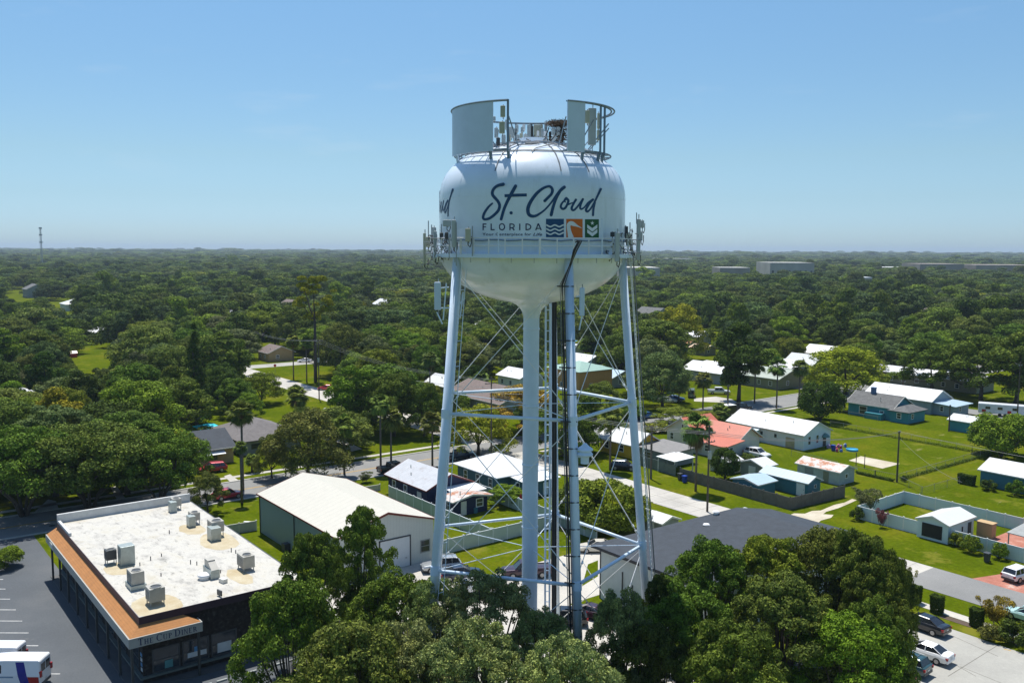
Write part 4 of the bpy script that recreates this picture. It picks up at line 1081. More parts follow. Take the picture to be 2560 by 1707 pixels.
# tan stained patches where water stands are sheets on the roof
b = MB()
for (x, y, rx, ry) in ((395, 1515, 3.2, 2.2), (548, 1352, 3.6, 2.0), (480, 1322, 2.4, 1.4), (300, 1420, 2.2, 1.6), (600, 1440, 2.6, 1.0)):
    c = g(x, y, ZR); P = [(c.x + rx * math.cos(t * math.pi / 8) * rp.uniform(.85, 1.05), c.y + ry * math.sin(t * math.pi / 8) * rp.uniform(.85, 1.05), ZR + .006) for t in range(16)]
    P = [(min(max(q[0], DU0 + .1), DU1 - .05), min(max(q[1], DV0 + .05), DV1 - .1), q[2]) for q in P]; b.poly(P)
b.build('roof_patch', patchy('stained_membrane', [(0.35, (0.42, 0.34, 0.21)), (0.65, (0.52, 0.46, 0.33))], 0.6, 8, 0.8), din)

# ---- warehouse
WU0, WU1, WV0, WV1 = -114.2, -91.0, 45.0, 57.8
wh = empty('warehouse', (WU1, WV0, 0), 'long sage green metal warehouse with cream roof and roll up door', 'warehouse')
gable(wh, WU0, WU1, WV0, WV1, 5.15, 1.85, 'u', W_SAGE, R_CREAM, over=.25, trim=RED_TRIM)
b = MB(); b.add([(WU1 + .02, WV0, .02), (WU1 + .02, WV1, .02), (WU1 + .02, WV1, 5.15), (WU1 + .02, (WV0 + WV1) / 2, 7.0), (WU1 + .02, WV0, 5.15)], [(0, 1, 2, 3, 4)]); b.build('end_wall', W_SAGEL, wh)
d_ = door(wh, 'u', WU1 + .02, 52.4, 4.0, 3.6, paint('roll_door_white', (0.62, 0.66, 0.68), 0.5, 0, 0.03), 'roll_up_door')
b = MB(); b.box(WU1 + .02, 50.25, 0, WU1 + .12, 50.37, 3.8); b.box(WU1 + .02, 54.43, 0, WU1 + .12, 54.55, 3.8); b.box(WU1 + .02, 50.25, 3.68, WU1 + .12, 54.55, 3.8); b.build('door_frame', M['darkgrey'], wh)
win(wh, 'u', WU1 + .02, 56.6, 1.2, 1.4, 1.6, W_GREY)
for k in range(3):
    b = MB(); u = WU0 + .2 + k * 11; b.box(u, WV0 - .12, 0, u + .1, WV0 - .02, 5.0); b.build('downpipe', M['darkgrey'], wh)
p = g(717, 1376); b = MB(); b.box(p.x - .5, p.y - .5, 0, p.x + .5, p.y + .5, 1.0); o = b.build('condenser', M['darkgrey'], bevel=.04); tag(o, 'dark outdoor condenser on the grass beside the sage warehouse wall', 'air conditioner')
p = g(625, 1305); b = MB(); b.cbox((p.x, p.y, .06), 1.8, .35, .08, .8); tag(b.build('board', M['white']), 'white plank lying on the grass beside the warehouse', 'plank')

# ---- white block building with dark shingle roof
dk = empty('workshop', (-69.5, 65, 0), 'large pale building with dark grey shingle roof and two roof vents', 'building')
DE, DR = 6.0, 8.2
rA, rB = g(1478, 1360, DE), g(1664, 1433, DE)
u0d, v0d = rA.x, rA.y
rid = g(1842, 1268, DR)
u1d = -54.0; VFAR = 91.0
b = MB(); b.box(u0d + .7, v0d + .7, 0, u1d, VFAR - .5, DE - .1); b.build('wall', W_WHITE, dk)
b = MB()
vr = rid.y
b.slab([(u0d, v0d, DE), (u1d + .5, v0d, DE), (u1d + .5, vr, DR), (rid.x, vr, DR)], .18)
b.slab([(rid.x, vr, DR), (u1d + .5, vr, DR), (u1d + .5, VFAR, DE + .4), (rid.x - 1, VFAR, DE + .4)], .18)
b.build('roof', R_DARK, dk)
b = MB(); b.add([(u0d + .72, v0d + .72, DE - .1), (u1d, v0d + .72, DE - .1), (u1d, vr, DR - .2), (rid.x + .7, vr, DR - .2), (u1d, VFAR - .55, DE - .1), (rid.x, VFAR - .55, DE - .1)], [(0, 3, 5), (1, 4, 2)]); b.build('gable_wall', W_WHITE, dk)
b = MB(); b.box(u0d, v0d - .08, DE - .3, u1d + .5, v0d, DE + .02); b.build('gutter', DK_TRIM, dk)
for (x, y, dz) in ((1766, 1312, .75), (1790, 1280, .15)):
    p = g(x, y, DR - dz); b = MB(); b.lathe((p.x, p.y, p.z - .25), [(.28, 0), (.28, .25), (.40, .28), (.32, .4), (0.001, .46)], 20); b.build('roof_vent', M['white'], dk)
for k in range(2):
    b = MB(); u = u0d + 4.2 + k * 1.5; b.box(u, v0d + .58, 0, u + .08, v0d + .68, 4 - k); b.build('conduit', M['darkgrey'], dk)
b = MB(); b.box(u0d + .7, v0d + .66, 0, u0d + .85, v0d + .7, DE - .3); b.build('corner_trim', DK_TRIM, dk)

# ---- houses between the warehouse and the side street
h = empty('house', (-109.0, 68, 0), 'navy house with weathered white tin roof behind the warehouse', 'house')
gable(h, -121.0, -109.6, 68.6, 76.4, 3.0, 1.7, 'u', W_NAVY, R_GALV, over=.5, trim=RED_TRIM)
for u in (-119.2, -115.8): win(h, 'v', 68.6, u, .7, 1.1, 1.7)
door(h, 'v', 68.6, -111.8, 1.2, 2.1, M['offwhite'])
win(h, 'u', -109.6, 72.5, .9, 1.1, 1.4)
b = MB(); b.box(-109.6, 71.5, 0, -106.2, 76.2, 2.5); b.build('rear_wing', W_NAVY, h)
b = MB(); b.slab([(-109.5, 76.6, 3.0), (-109.5, 71.2, 2.9), (-105.8, 71.2, 2.6), (-105.8, 76.6, 2.7)], .12); b.build('rear_wing_roof', M['white'], h)
h = empty('annex_house', (-104.0, 69, 0), 'navy outbuilding with rust streaked tin roof beside the navy house', 'outbuilding')
gable(h, -111.0 + 4.6, -104.0, 69.5, 75.4, 2.35, .55, 'u', W_NAVY, R_RUST, over=.6)
win(h, 'u', -104.0, 74.0, .8, 1.3, 1.3); door(h, 'u', -104.0, 71.2, .95, 2.0, M['offwhite']); win(h, 'v', 69.5, -105.3, .7, .8, 1.5)
p = g(1188, 1281); b = MB(); b.lathe((p.x, p.y, 0), [(0.001, 0), (.35, 0), (.4, .8), (0.001, .8)], 16); tag(b.build('water_butt', W_TEALD), 'teal tub standing beside the rusty roofed outbuilding', 'tub')
h = empty('house', (-109, 81, 0), 'slate blue house with bright white hip roof and side porch', 'house')
hip(h, -120.3, -109.3, 81.2, 90.4, 3.0, 2.1, W_SLATE, R_WHITE_U, over=.6)
for u in (-118.0, -114.6, -111.2): win(h, 'v', 81.2, u, .8, 1.1, 1.6)
shed(h, [(-109.4, 83.2, 2.9), (-104.8, 83.2, 2.55)], [(-104.8, 90.2, 2.6), (-109.4, 90.2, 2.95)], .12, M['white'])
b = MB(); b.box(-109.3, 83.6, 0, -105.3, 90.0, 2.5); b.build('porch_wall', W_SLATE, h)
win(h, 'v', 83.6, -107.3, .8, 1.0, 1.4); door(h, 'u', -105.3, 87.5, 1.0, 2.0, M['white'])
# ---- vinyl and other fences
VIN = lined('sage_vinyl_fence', (0.44, 0.52, 0.47), 'X', 0.2, 0.10, 0.5, 0.04)
VIN2 = lined('sage_vinyl_fence_across', (0.50, 0.58, 0.55), 'Y', 0.2, 0.10, 0.5, 0.04)
def fence(name, label, cat, pts, ht, mat, capm=None, post=2.4, cap=True, th=.06, group=None):
    f = empty(name, (pts[0][0], pts[0][1], 0), label, cat, group)
    pn = MB(); cp_ = MB(); npost = 0
    for (a, c) in zip(pts[:-1], pts[1:]):
        a, c = Vector((a[0], a[1], 0)), Vector((c[0], c[1], 0)); d = (c - a); ln = d.length; d.normalize(); rz = math.atan2(d.y, d.x)
        m_ = (a + c) / 2
        pn.cbox((m_.x, m_.y, ht / 2), ln, th, ht, rz)
        if cap: cp_.cbox((m_.x, m_.y, ht + .03), ln, th + .04, .06, rz)
        k = max(1, int(round(ln / post)))
        for i in range(k + 1):
            if npost < 90:
                q = a + d * ln * i / k; b = MB(); b.cbox((q.x, q.y, (ht + .12) / 2), .13, .13, ht + .12, rz)
                b.cbox((q.x, q.y, ht + .14), .17, .17, .05, rz); b.build('post', capm or mat, f); npost += 1
    pn.build('panel', mat, f)
    if cap: cp_.build('rail', capm or mat, f)
    return f
fence('vinyl_fence', 'sage vinyl fence running past the warehouse to the navy houses', 'fence', [(-118.5, 67.3), (-92.0, 67.3)], 1.8, VIN, M['emblem_white'])
fence('vinyl_fence', 'sage vinyl fence between the navy house and the slate blue house', 'fence', [(-120.3, 79.0), (-84.5, 79.0)], 1.8, VIN, M['emblem_white'])
fence('vinyl_fence', 'sage vinyl fence closing the yard behind the parked cars', 'fence', [(-91.8, 58.2), (-91.8, 79.0)], 1.8, VIN2, M['emblem_white'])
fence('vinyl_fence', 'pale picket fence between the diner lawn and the street', 'fence', [(-115.8, 35.6), (-115.0, 44.8)], 1.3, lined('picket_fence', (0.55, 0.56, 0.52), 'Y', 0.18, 0.7, 0.7, 0.08), M['offwhite'])
fence('low_wall', 'low pale wall in front of the navy house porch', 'wall', [(-123.5, 60.5), (-123.0, 68.2)], .9, M['offwhite'], post=4)
fence('low_wall', 'thin brown capped wall along the warehouse and the vinyl fence', 'wall', [(-122.5, 60.2), (-112, 60.2)], 1.3, W_GREY, post=6)
WOODF = lined('weathered_board_fence', (0.15, 0.135, 0.115), 'X', 0.14, 0.6, 0.9, 0.25)
WOODF2 = lined('weathered_board_fence_across', (0.13, 0.12, 0.10), 'Y', 0.14, 0.6, 0.9, 0.25)
fence('board_fence', 'dark weathered board fence along the lane beside the blue sheds', 'fence', [(-99.5, 111.8), (-77.6, 111.3)], 1.85, WOODF, cap=False)
fence('board_fence', 'dark weathered board fence turning up behind the blue sheds', 'fence', [(-77.6, 111.3), (-76.8, 124.0)], 1.85, WOODF2, cap=False)
fence('board_fence', 'grey green board fence beside the yellow house carport', 'fence', [(-111.5, 113.4), (-101.3, 112.6)], 1.8, lined('grey_green_boards', (0.17, 0.20, 0.18), 'X', 0.14, 0.5, 0.9, 0.2), cap=False)
VW = lined('white_vinyl_fence', (0.62, 0.72, 0.74), 'X', 0.25, 0.06, 0.45, 0.02); VW2 = lined('white_vinyl_fence_across', (0.62, 0.72, 0.74), 'Y', 0.25, 0.06, 0.45, 0.02)
fence('vinyl_fence', 'pale blue vinyl fence behind the white garage', 'fence', [(-69.5, 128.2), (-40, 128.2)], 1.8, VW, M['white'])
fence('vinyl_fence', 'pale blue vinyl fence end panel beside the crape myrtle', 'fence', [(-69.5, 128.2), (-69.3, 115.4)], 1.8, VW2, M['white'])
fence('vinyl_fence', 'pale blue vinyl fence left of the white garage', 'fence', [(-69.3, 115.4), (-60.1, 115.4)], 1.8, VW, M['white'])
fence('vinyl_fence', 'pale blue vinyl fence right of the white garage behind round bushes', 'fence', [(-55.6, 115.2), (-40, 115.0)], 1.8, VW, M['white'])
CH_ = None
def chain(label, pts, ht=1.2):
    f = empty('chain_link_fence', (pts[0][0], pts[0][1], 0), label, 'fence')
    w_ = MB()
    for (a, c) in zip(pts[:-1], pts[1:]):
        a, c = Vector((a[0], a[1], 0)), Vector((c[0], c[1], 0)); ln = (c - a).length; d = (c - a).normalized()
        for z in (ht,): w_.tube([a + Vector((0, 0, z)), c + Vector((0, 0, z))], .025, 5)
        k = int(ln / .34)
        for i in range(k):
            p0 = a + d * (ln * i / k); p1 = a + d * (ln * (i + 1) / k)
            for q0, q1 in ((p0, p1), (p1, p0)):
                w_.tube([q0 + Vector((0, 0, .05)), q1 + Vector((0, 0, ht))], .006, 3, caps=False)
        k = max(1, int(ln / 3.0))
        for i in range(k + 1):
            q = a + d * ln * i / k; b = MB(); b.tube([q, q + Vector((0, 0, ht + .08))], .035, 6); b.build('post', M['galv'], f)
    w_.build('wire_mesh', M['wiregrey'], f)
    return f
chain('chain link fence between the two lawns behind the sand court', [(-110.5, 172.0), (-77.2, 172.2)])
chain('chain link fence from the shrub corner to the utility pole', [(-77.2, 172.2), (-77.0, 139.4)])
chain('chain link fence from the rusty shed past the utility pole', [(-84.5, 139.0), (-77.0, 139.4), (-70.4, 135.4)])
chain('short chain link fence beside the clipped hedge', [(-70.2, 134.6), (-70.0, 146.5)])
chain('chain link fence beside the white long house lawn', [(-98.5, 141.0), (-88.0, 139.5)])
chain('low mesh fence before the big blue house porch', [(-119, 187.2), (-108, 186.4)], 1.0)
# ---- right hand houses
h = empty('house', (-99.5, 147, 0), 'long pale blue house with bright white roof', 'house')
gable(h, -118.0, -99.9, 146.8, 155.6, 3.0, 1.95, 'u', W_PALE, R_WHITE_U, over=.35, overg=.3)
for u in (-117.0, -114.4, -113.2): win(h, 'v', 146.8, u, .9, 1.0, 1.5, W_PALE)
for u in (-109.6, -106.3): win(h, 'v', 146.8, u, 1.4, .8, .9, W_PALE)
door(h, 'v', 146.8, -102.9, 2.0, 2.0, paint('plywood', (0.40, 0.36, 0.22), 0.8))
for v in (148.6, 151.2): win(h, 'u', -99.9, v, .9, .9, 1.7, W_PALE)
door(h, 'u', -99.9, 153.6, 1.0, 2.1, M['darkgrey'])
b = MB(); b.lathe((-99.85, 153.6, 1.9), [(.001, .75), (.45, .62), (.85, .3), (.95, 0)], 16, -math.pi / 2, math.pi / 2); b.build('door_awning', paint('awning_green', (0.10, 0.22, 0.22), 0.6), h)
b = MB(); b.box(-112.2, 145.4, 0, -110.0, 146.8, 2.3); b.slab([(-112.4, 145.2, 2.35), (-109.8, 145.2, 2.35), (-109.8, 146.9, 2.7), (-112.4, 146.9, 2.7)], .1); b.build('lean_to', W_PALE, h)
b = MB(); b.box(-118, 155.6, 0, -104, 158.6, 2.6); b.slab([(-118.3, 159, 2.6), (-118.3, 155.5, 3.0), (-103.6, 155.5, 3.0), (-103.6, 159, 2.6)], .12); b.build('rear_porch', M['white'], h)
h = empty('house', (-113, 131.2, 0), 'cream house with red metal gable roof beside shaggy palm', 'house')
gable(h, -120.5, -112.6, 131.3, 139.0, 3.0, 2.5, 'v', W_CREAM, R_RED, over=.5)
gable(h, -113.0, -104.6, 133.0, 139.5, 3.0, 2.0, 'u', W_CREAM, R_RED, over=.6, wname='side_wall')
shed(h, [(-112.4, 127.8, 2.7), (-103.2, 127.8, 2.5)], [(-103.0, 133.2, 3.2), (-112.4, 133.2, 3.3)], .12, R_RED, name='porch_roof')
b = MB(); b.box(-111.8, 128.6, 0, -104.4, 133.0, 2.45); b.build('porch_wall', W_CREAM, h)
win(h, 'v', 131.3, -115.8, .9, 1.3, 1.4); win(h, 'v', 131.3, -119.2, .9, 1.0, 1.4); win(h, 'v', 131.3, -116.5, 3.6, .6, .7)
win(h, 'v', 128.6, -108.0, .8, 1.3, 1.3); win(h, 'u', -104.4, 131.0, .8, 1.1, 1.2)
h = empty('house', (-113, 115, 0), 'yellow house with white metal roof beside the lane', 'house')
gable(h, -122.8, -113.6, 115.4, 121.4, 2.85, 1.7, 'u', W_YELLOW, R_WHITE_U, over=.6)
win(h, 'v', 115.4, -117.2, .9, 1.5, 1.4); win(h, 'v', 115.4, -121.0, .9, 1.2, 1.4); win(h, 'u', -113.6, 118.4, .9, 1.0, 1.4)
b = MB(); b.box(-113.6, 116.0, 0, -106.0, 122.4, 2.5); b.build('rear_wing', W_GREY, h)
shed(h, [(-113.7, 115.2, 2.75), (-105.4, 115.2, 2.6)], [(-105.4, 122.9, 2.9), (-113.7, 122.9, 3.0)], .14, paint('grey_membrane', (0.22, 0.21, 0.20), 0.8, 0, .15), name='wing_roof')
win(h, 'v', 116.0, -111.0, .8, 1.6, 1.2)
h = empty('carport', (-103.5, 114.5, 0), 'white flat topped carport between yellow house and red roofed house', 'carport')
shed(h, [(-105.8, 112.6, 2.6), (-101.3, 112.4, 2.5)], [(-101.3, 117.6, 2.6), (-105.8, 118.0, 2.7)], .1, M['white'], [(-105.5, 112.9, 2.5), (-101.6, 112.8, 2.4), (-101.6, 117.3, 2.5), (-105.5, 117.6, 2.6)])
q = g(1655, 1306, 2.3)
h = empty('garden_shed', (q.x, q.y, 0), 'small white roofed shed between the lane and the dark shingle roof', 'shed')
gable(h, q.x - 4.2, q.x, q.y, q.y + 3.2, 2.2, .6, 'u', W_GREY, R_WHITE_U, over=.3); door(h, 'v', q.y, q.x - 2, 1.2, 1.9, M['white'])
h = empty('garden_shed', (-97.5, 121, 0), 'small cream shed with white roof beside dark bush', 'shed')
gable(h, -100.6, -96.6, 120.6, 124.2, 2.1, .7, 'v', W_CREAM, R_WHITE_V, over=.25); door(h, 'v', 120.6, -98.6, 1.1, 1.8, M['offwhite'])
h = empty('garden_shed', (-92, 125, 0), 'grey shed with white gable roof behind the blue sheds', 'shed')
gable(h, -95.6, -91.0, 122.6, 126.0, 2.1, .8, 'v', W_GREY, R_WHITE_V, over=.3); door(h, 'v', 122.6, -93.2, 1.4, 1.8, M['white'])
h = empty('garden_shed', (-79.4, 118.8, 0), 'blue shed with pale metal roof and white door inside board fence', 'shed')
gable(h, -88.6, -80.0, 119.0, 122.4, 2.3, .75, 'u', W_TEALD, R_BLUE, over=.3); door(h, 'v', 119.0, -81.2, 1.5, 1.95, M['white']); win(h, 'u', -80.0, 121.0, 1.2, .6, .6)
h = empty('garden_shed', (-84.5, 114, 0), 'low blue shed with whitish roof nearest the board fence', 'shed')
gable(h, -89.4, -84.6, 112.8, 117.2, 2.0, .6, 'v', W_TEALD, R_BLUE, over=.3); win(h, 'v', 112.8, -87.0, 1.0, .7, .6)
h = empty('garden_shed', (-81.2, 129.3, 0), 'long faded shed with rust stained tin roof', 'shed')
gable(h, -89.1, -81.2, 129.4, 133.8, 2.2, .8, 'u', W_RUSTSHED, R_RUST, over=.3); door(h, 'v', 129.4, -86.8, 1.6, 1.8, W_GREY); door(h, 'v', 129.4, -83.6, 1.0, 1.8, W_OLIVE); win(h, 'u', -81.2, 131.5, .9, .8, .8)
h = empty('house', (-103, 188, 0), 'teal house with mossy grey shingle roof and chimney', 'house')
gable(h, -117.0, -106.0, 189.0, 197.0, 3.0, 2.1, 'u', W_TEAL, R_GREY, over=.5)
hip(h, -106.2, -102.0, 188.3, 195.5, 2.6, 1.1, W_TEAL, R_GREY, over=.5)
b = MB(); b.box(-113.5, 192.4, 4.0, -112.6, 193.3, 6.3); b.box(-113.6, 192.3, 6.3, -112.5, 193.4, 6.45); b.build('chimney', paint('chimney_blue', (0.10, 0.16, 0.28), 0.8), h)
b = MB(); b.slab([(-121.0, 189.2, 2.7), (-117.0, 188.6, 2.9), (-117.0, 197, 3.0), (-121.0, 197, 2.7)], .12); b.build('porch_roof', R_GREY, h)
for v in (189.4, 193, 196.6):
    b = MB(); b.box(-120.8, v, 0, -120.6, v + .2, 2.6); b.build('post', M['white'], h)
win(h, 'v', 189.0, -113.2, .5, 2.0, 1.9); win(h, 'v', 189.0, -108.6, .9, 1.1, 1.1); b = MB(); b.box(-111.8, 187.3, 0, -107.8, 189.0, 1.4); b.build('landing', W_TEAL, h)
win(h, 'v', 188.3, -104.1, .9, 1.1, 1.3); win(h, 'u', -102.0, 190.2, .9, 1.1, 1.2)
h = empty('house', (-104, 204, 0), 'grey blue house with long white roof behind the teal house', 'house')
gable(h, -121.5, -105.0, 203.8, 213.0, 3.1, 2.1, 'u', lined('grey_blue_siding', (0.26, 0.33, 0.38), 'Z', .2, .15, .6, .05), R_WHITE_U, over=.4)
shed(h, [(-105.2, 204.2, 2.9), (-99.4, 204.2, 2.55)], [(-99.4, 212.6, 2.6), (-105.2, 212.6, 2.95)], .12, R_BLUE, name='porch_roof')
b = MB(); b.box(-105.0, 205.0, 0, -100.2, 212.0, 2.5); b.build('rear_wing', lined('grey_blue_siding', (0.26, 0.33, 0.38), 'Z', .2, .15, .6, .05), h)
win(h, 'v', 203.8, -113.0, .5, 1.0, 1.9); win(h, 'v', 203.8, -111.0, .5, 1.2, 1.9); win(h, 'v', 205.0, -103.0, .9, .9, 1.3); win(h, 'u', -100.2, 208, .9, 1, 1.2)
h = empty('garden_shed', (-87, 188, 0), 'small teal shed with black streaked white roof', 'shed')
gable(h, -93.4, -87.0, 189.2, 194.6, 2.3, .9, 'u', W_TEAL, R_STREAK, over=.3); win(h, 'v', 189.2, -88.4, .6, 1.1, 1.4)
h = empty('outbuilding', (-60, 148, 0), 'blue outbuilding with bright white roof cut by the right edge of the lawn', 'outbuilding')
gable(h, -67.6, -54.0, 148.4, 156.0, 2.6, 1.3, 'u', W_TEALD, R_WHITE_U, over=.35)
h = empty('garage', (-55.7, 114.4, 0), 'pale garage with white gable roof and dark open doorway', 'garage')
gable(h, -60.0, -55.8, 114.5, 121.4, 2.45, .75, 'v', W_PALE, R_WHITE_V, over=.2)
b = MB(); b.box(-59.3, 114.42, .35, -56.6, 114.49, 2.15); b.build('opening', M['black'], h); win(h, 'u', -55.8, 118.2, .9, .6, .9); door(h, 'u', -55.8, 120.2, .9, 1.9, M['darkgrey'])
h = empty('playhouse', (-54, 122, 0), 'small tan board playhouse beside the garage', 'playhouse')
b = MB(); b.box(-55.4, 121.4, 0, -53.4, 122.6, 1.9); b.build('wall', W_TAN, h); b = MB(); b.box(-55.5, 121.3, 1.9, -53.3, 122.7, 2.0); b.build('roof', W_TAN, h)
h = empty('pergola', (-47, 119, 0), 'open sided patio roof on posts over red paving', 'pergola')
shed(h, [(-50.2, 118.2, 2.4), (-44.6, 118.2, 2.3)], [(-44.6, 123.8, 2.6), (-50.2, 123.8, 2.7)], .1, paint('weathered_panel', (0.30, 0.31, 0.30), .7, 0, .15), [(-50, 118.4, 2.3), (-47.4, 118.4, 2.3), (-44.8, 118.4, 2.2), (-50, 123.6, 2.6)], W_GREY)
# ---- houses on the left
h = empty('house', (-155, 50, 0), 'tan house with dark grey roof and white window awning', 'house')
gable(h, -168.0, -155.0, 50.6, 57.0, 2.9, 1.9, 'v', W_TAN, R_DARK, over=.6) if False else gable(h, -166.0, -155.2, 49.8, 56.6, 2.9, 2.3, 'v', W_TAN, R_DARK, over=.5)
win(h, 'u', -155.2, 52.8, .9, 1.8, 1.2, M['darkgrey'])
b = MB(); b.slab([(-155.15, 51.6, 2.5), (-154.1, 51.6, 2.0), (-154.1, 54.9, 2.0), (-155.15, 54.9, 2.5)], .06); b.build('window_awning', M['white'], h)
h = empty('house', (-158, 59, 0), 'grey green house with taupe shingle roof behind the tall palm', 'house')
hip(h, -174.0, -158.8, 59.6, 71.0, 2.7, 2.6, W_GREY, R_TAUPE, over=.7)
win(h, 'u', -158.8, 62.6, 1.0, 2.6, 1.0, M['darkgrey']); win(h, 'u', -158.8, 67.0, 1.0, 1.6, 1.0)
h = empty('canopy', (-178, 59, 0), 'bright turquoise pop up canopy behind the tan house', 'canopy')
b = MB(); b.add([(-180.5, 57.5, 2.3), (-174.5, 57.5, 2.3), (-174.5, 62, 2.3), (-180.5, 62, 2.3), (-177.5, 59.7, 3.1)], [(0, 1, 4), (1, 2, 4), (2, 3, 4), (3, 0, 4)]); b.build('top', paint('turquoise_tarp', (0.02, 0.60, 0.70), .6, 0, .03), h)
for (u, v) in ((-180.4, 57.6), (-174.6, 57.6), (-174.6, 61.9), (-180.4, 61.9)):
    b = MB(); b.tube([(u, v, 0), (u, v, 2.35)], .04, 6); b.build('leg', M['galv'], h)
def simple_house(px, py, zb, wu, wv, eave, rise, axis, wm, rm, label, cat='house', wins=True, name='house', hipd=False):
    p = g(px, py, zb)
    h = empty(name, (p.x, p.y, 0), label, cat)
    if hipd: hip(h, p.x - wu, p.x, p.y, p.y + wv, eave, rise, wm, rm)
    else: gable(h, p.x - wu, p.x, p.y, p.y + wv, eave, rise, axis, wm, rm, over=.5)
    if wins:
        for k in range(max(1, int(wu / 4))): win(h, 'v', p.y, p.x - wu + 2 + k * 3.8, .9, 1.2, 1.3)
        win(h, 'u', p.x, p.y + wv * .35, .9, 1.2, 1.3)
    return h
simple_house(672, 905, 0, 9, 9, 3.0, 2.0, 'u', W_TAN, R_BROWN, 'tan house with brown roof among trees beyond the curved road')
simple_house(822, 1062, 2.9, 9, 8, 2.9, 1.6, 'u', W_WHITE, R_WHITE_U, 'white roofed cottage half hidden by the bright green tree')
simple_house(1250, 1010, 3.0, 22, 14, 3.0, 2.6, 'u', W_GREY, R_BROWN, 'wide house with brown shingle roof seen between tower leg and riser')
simple_house(1300, 946, 3.2, 10, 8, 3.2, 1.8, 'u', W_WHITE, R_WHITE_U, 'white roofed house behind the wide brown roof')
h = simple_house(1448, 982, 0, 13, 12, 5.6, 1.9, 'v', W_ORANGE, R_GREEN, 'two storey orange house with pale green metal roof', hipd=True)
simple_house(1478, 930, 3.5, 9, 8, 3.5, 1.5, 'u', W_SLATE, R_GREEN, 'teal walled house with pale green roof behind the orange house')
simple_house(1466, 906, 3, 9, 8, 3.0, 1.8, 'u', W_GREY, R_WHITE_U, 'small grey house with white gable roof right of the front tower leg')
simple_house(1424, 872, 3, 9, 7, 3.0, 1.4, 'u', W_CREAM, R_WHITE_U, 'cream house with blue tarpaulin over part of its roof')
p = g(1424, 858, 4.2); b = MB(); b.slab([(p.x - 6, p.y, 4.6), (p.x, p.y, 4.6), (p.x, p.y + 4, 4.9), (p.x - 6, p.y + 4, 4.9)], .05); tag(b.build('tarpaulin', paint('blue_tarp', (0.02, 0.30, 0.75), .6)), 'bright blue tarpaulin over the cream house roof', 'tarpaulin')
simple_house(1530, 945, 2.8, 14, 9, 2.8, 1.6, 'u', W_GREY, R_BLUE, 'low house with pale grey roof left of the right tower leg')
simple_house(1745, 862, 0, 9, 8, 3.2, 2.0, 'u', W_LAV, R_WHITE_U, 'grey house with white roof below the yellow green tree')
simple_house(1762, 872, 2.6, 7, 6, 2.6, 1.0, 'u', W_OLIVE, paint('peach_roof', (0.70, 0.50, 0.32), .6), 'small building with peach roof below the white roofed grey house')
simple_house(1725, 858, 2.6, 5, 5, 2.6, 1.0, 'u', W_GREY, paint('orange_roof', (0.62, 0.28, 0.12), .6), 'small building with orange roof beside the peach roofed one')
simple_house(1800, 962, 0, 14, 10, 3.2, 2.0, 'u', W_LAV, R_WHITE_U, 'lavender house with bright white roof above the white pickup')
simple_house(1800, 912, 3.0, 7, 5, 3.0, .4, 'u', W_LAV, M['white'], 'grey flat roofed shed behind the lavender house')
simple_house(1945, 975, 0, 16, 12, 3.0, 2.0, 'u', W_OLIVE, lined('olive_roof', (0.36, 0.40, 0.34), 'X', .6, .1, .6, .08), 'olive house with greenish grey roof behind the palms')
simple_house(1985, 922, 3, 8, 8, 3.0, 2.0, 'u', W_LAV, R_WHITE_U, 'white gabled cottage nearest the palms at the far corner')
simple_house(2030, 915, 3, 10, 9, 3.2, 2.6, 'u', W_WHITE, lined('pale_grey_roof', (0.50, 0.52, 0.52), 'X', .6, .1, .6, .05), 'cottage with pale grey gable roof in the far corner')
simple_house(2072, 888, 3, 10, 9, 3.2, 2.4, 'u', W_WHITE, R_WHITE_U, 'white roofed cottage farthest back beside the round tree')
simple_house(2440, 985, 0, 30, 10, 3.2, 1.2, 'u', W_OLIVE, R_WHITE_V, 'long olive building with pale roof under the big trees')
simple_house(2380, 882, 0, 10, 8, 3.0, 1.6, 'u', W_TAN, paint('clay_roof', (0.55, 0.16, 0.08), .7), 'tan house with red clay roof deep among the trees')
simple_house(68, 745, 0, 18, 14, 6.5, 3.5, 'u', W_GREY, R_GREY, 'grey walled house with dark roof near the left horizon')
simple_house(165, 778, 0, 16, 14, 4.0, 3.0, 'u', W_WHITE, R_WHITE_U, 'white roofed house standing out among the far left trees', hipd=True)
simple_house(300, 766, 0, 10, 10, 4.0, 2.0, 'u', W_TEAL, R_WHITE_U, 'small teal and white house among the far left trees')
simple_house(240, 850, 0, 12, 9, 3.0, 1.5, 'u', W_CREAM, R_WHITE_U, 'cream house glimpsed above the small lawn')
simple_house(22, 998, 2.8, 9, 7, 2.8, 1.4, 'u', W_WHITE, R_WHITE_U, 'white roof glimpsed among the left oaks')
simple_house(1110, 965, 3, 9, 7, 3.0, 2.0, 'u', W_OLIVE, R_WHITE_U, 'small white roofed house left of the left tower leg')
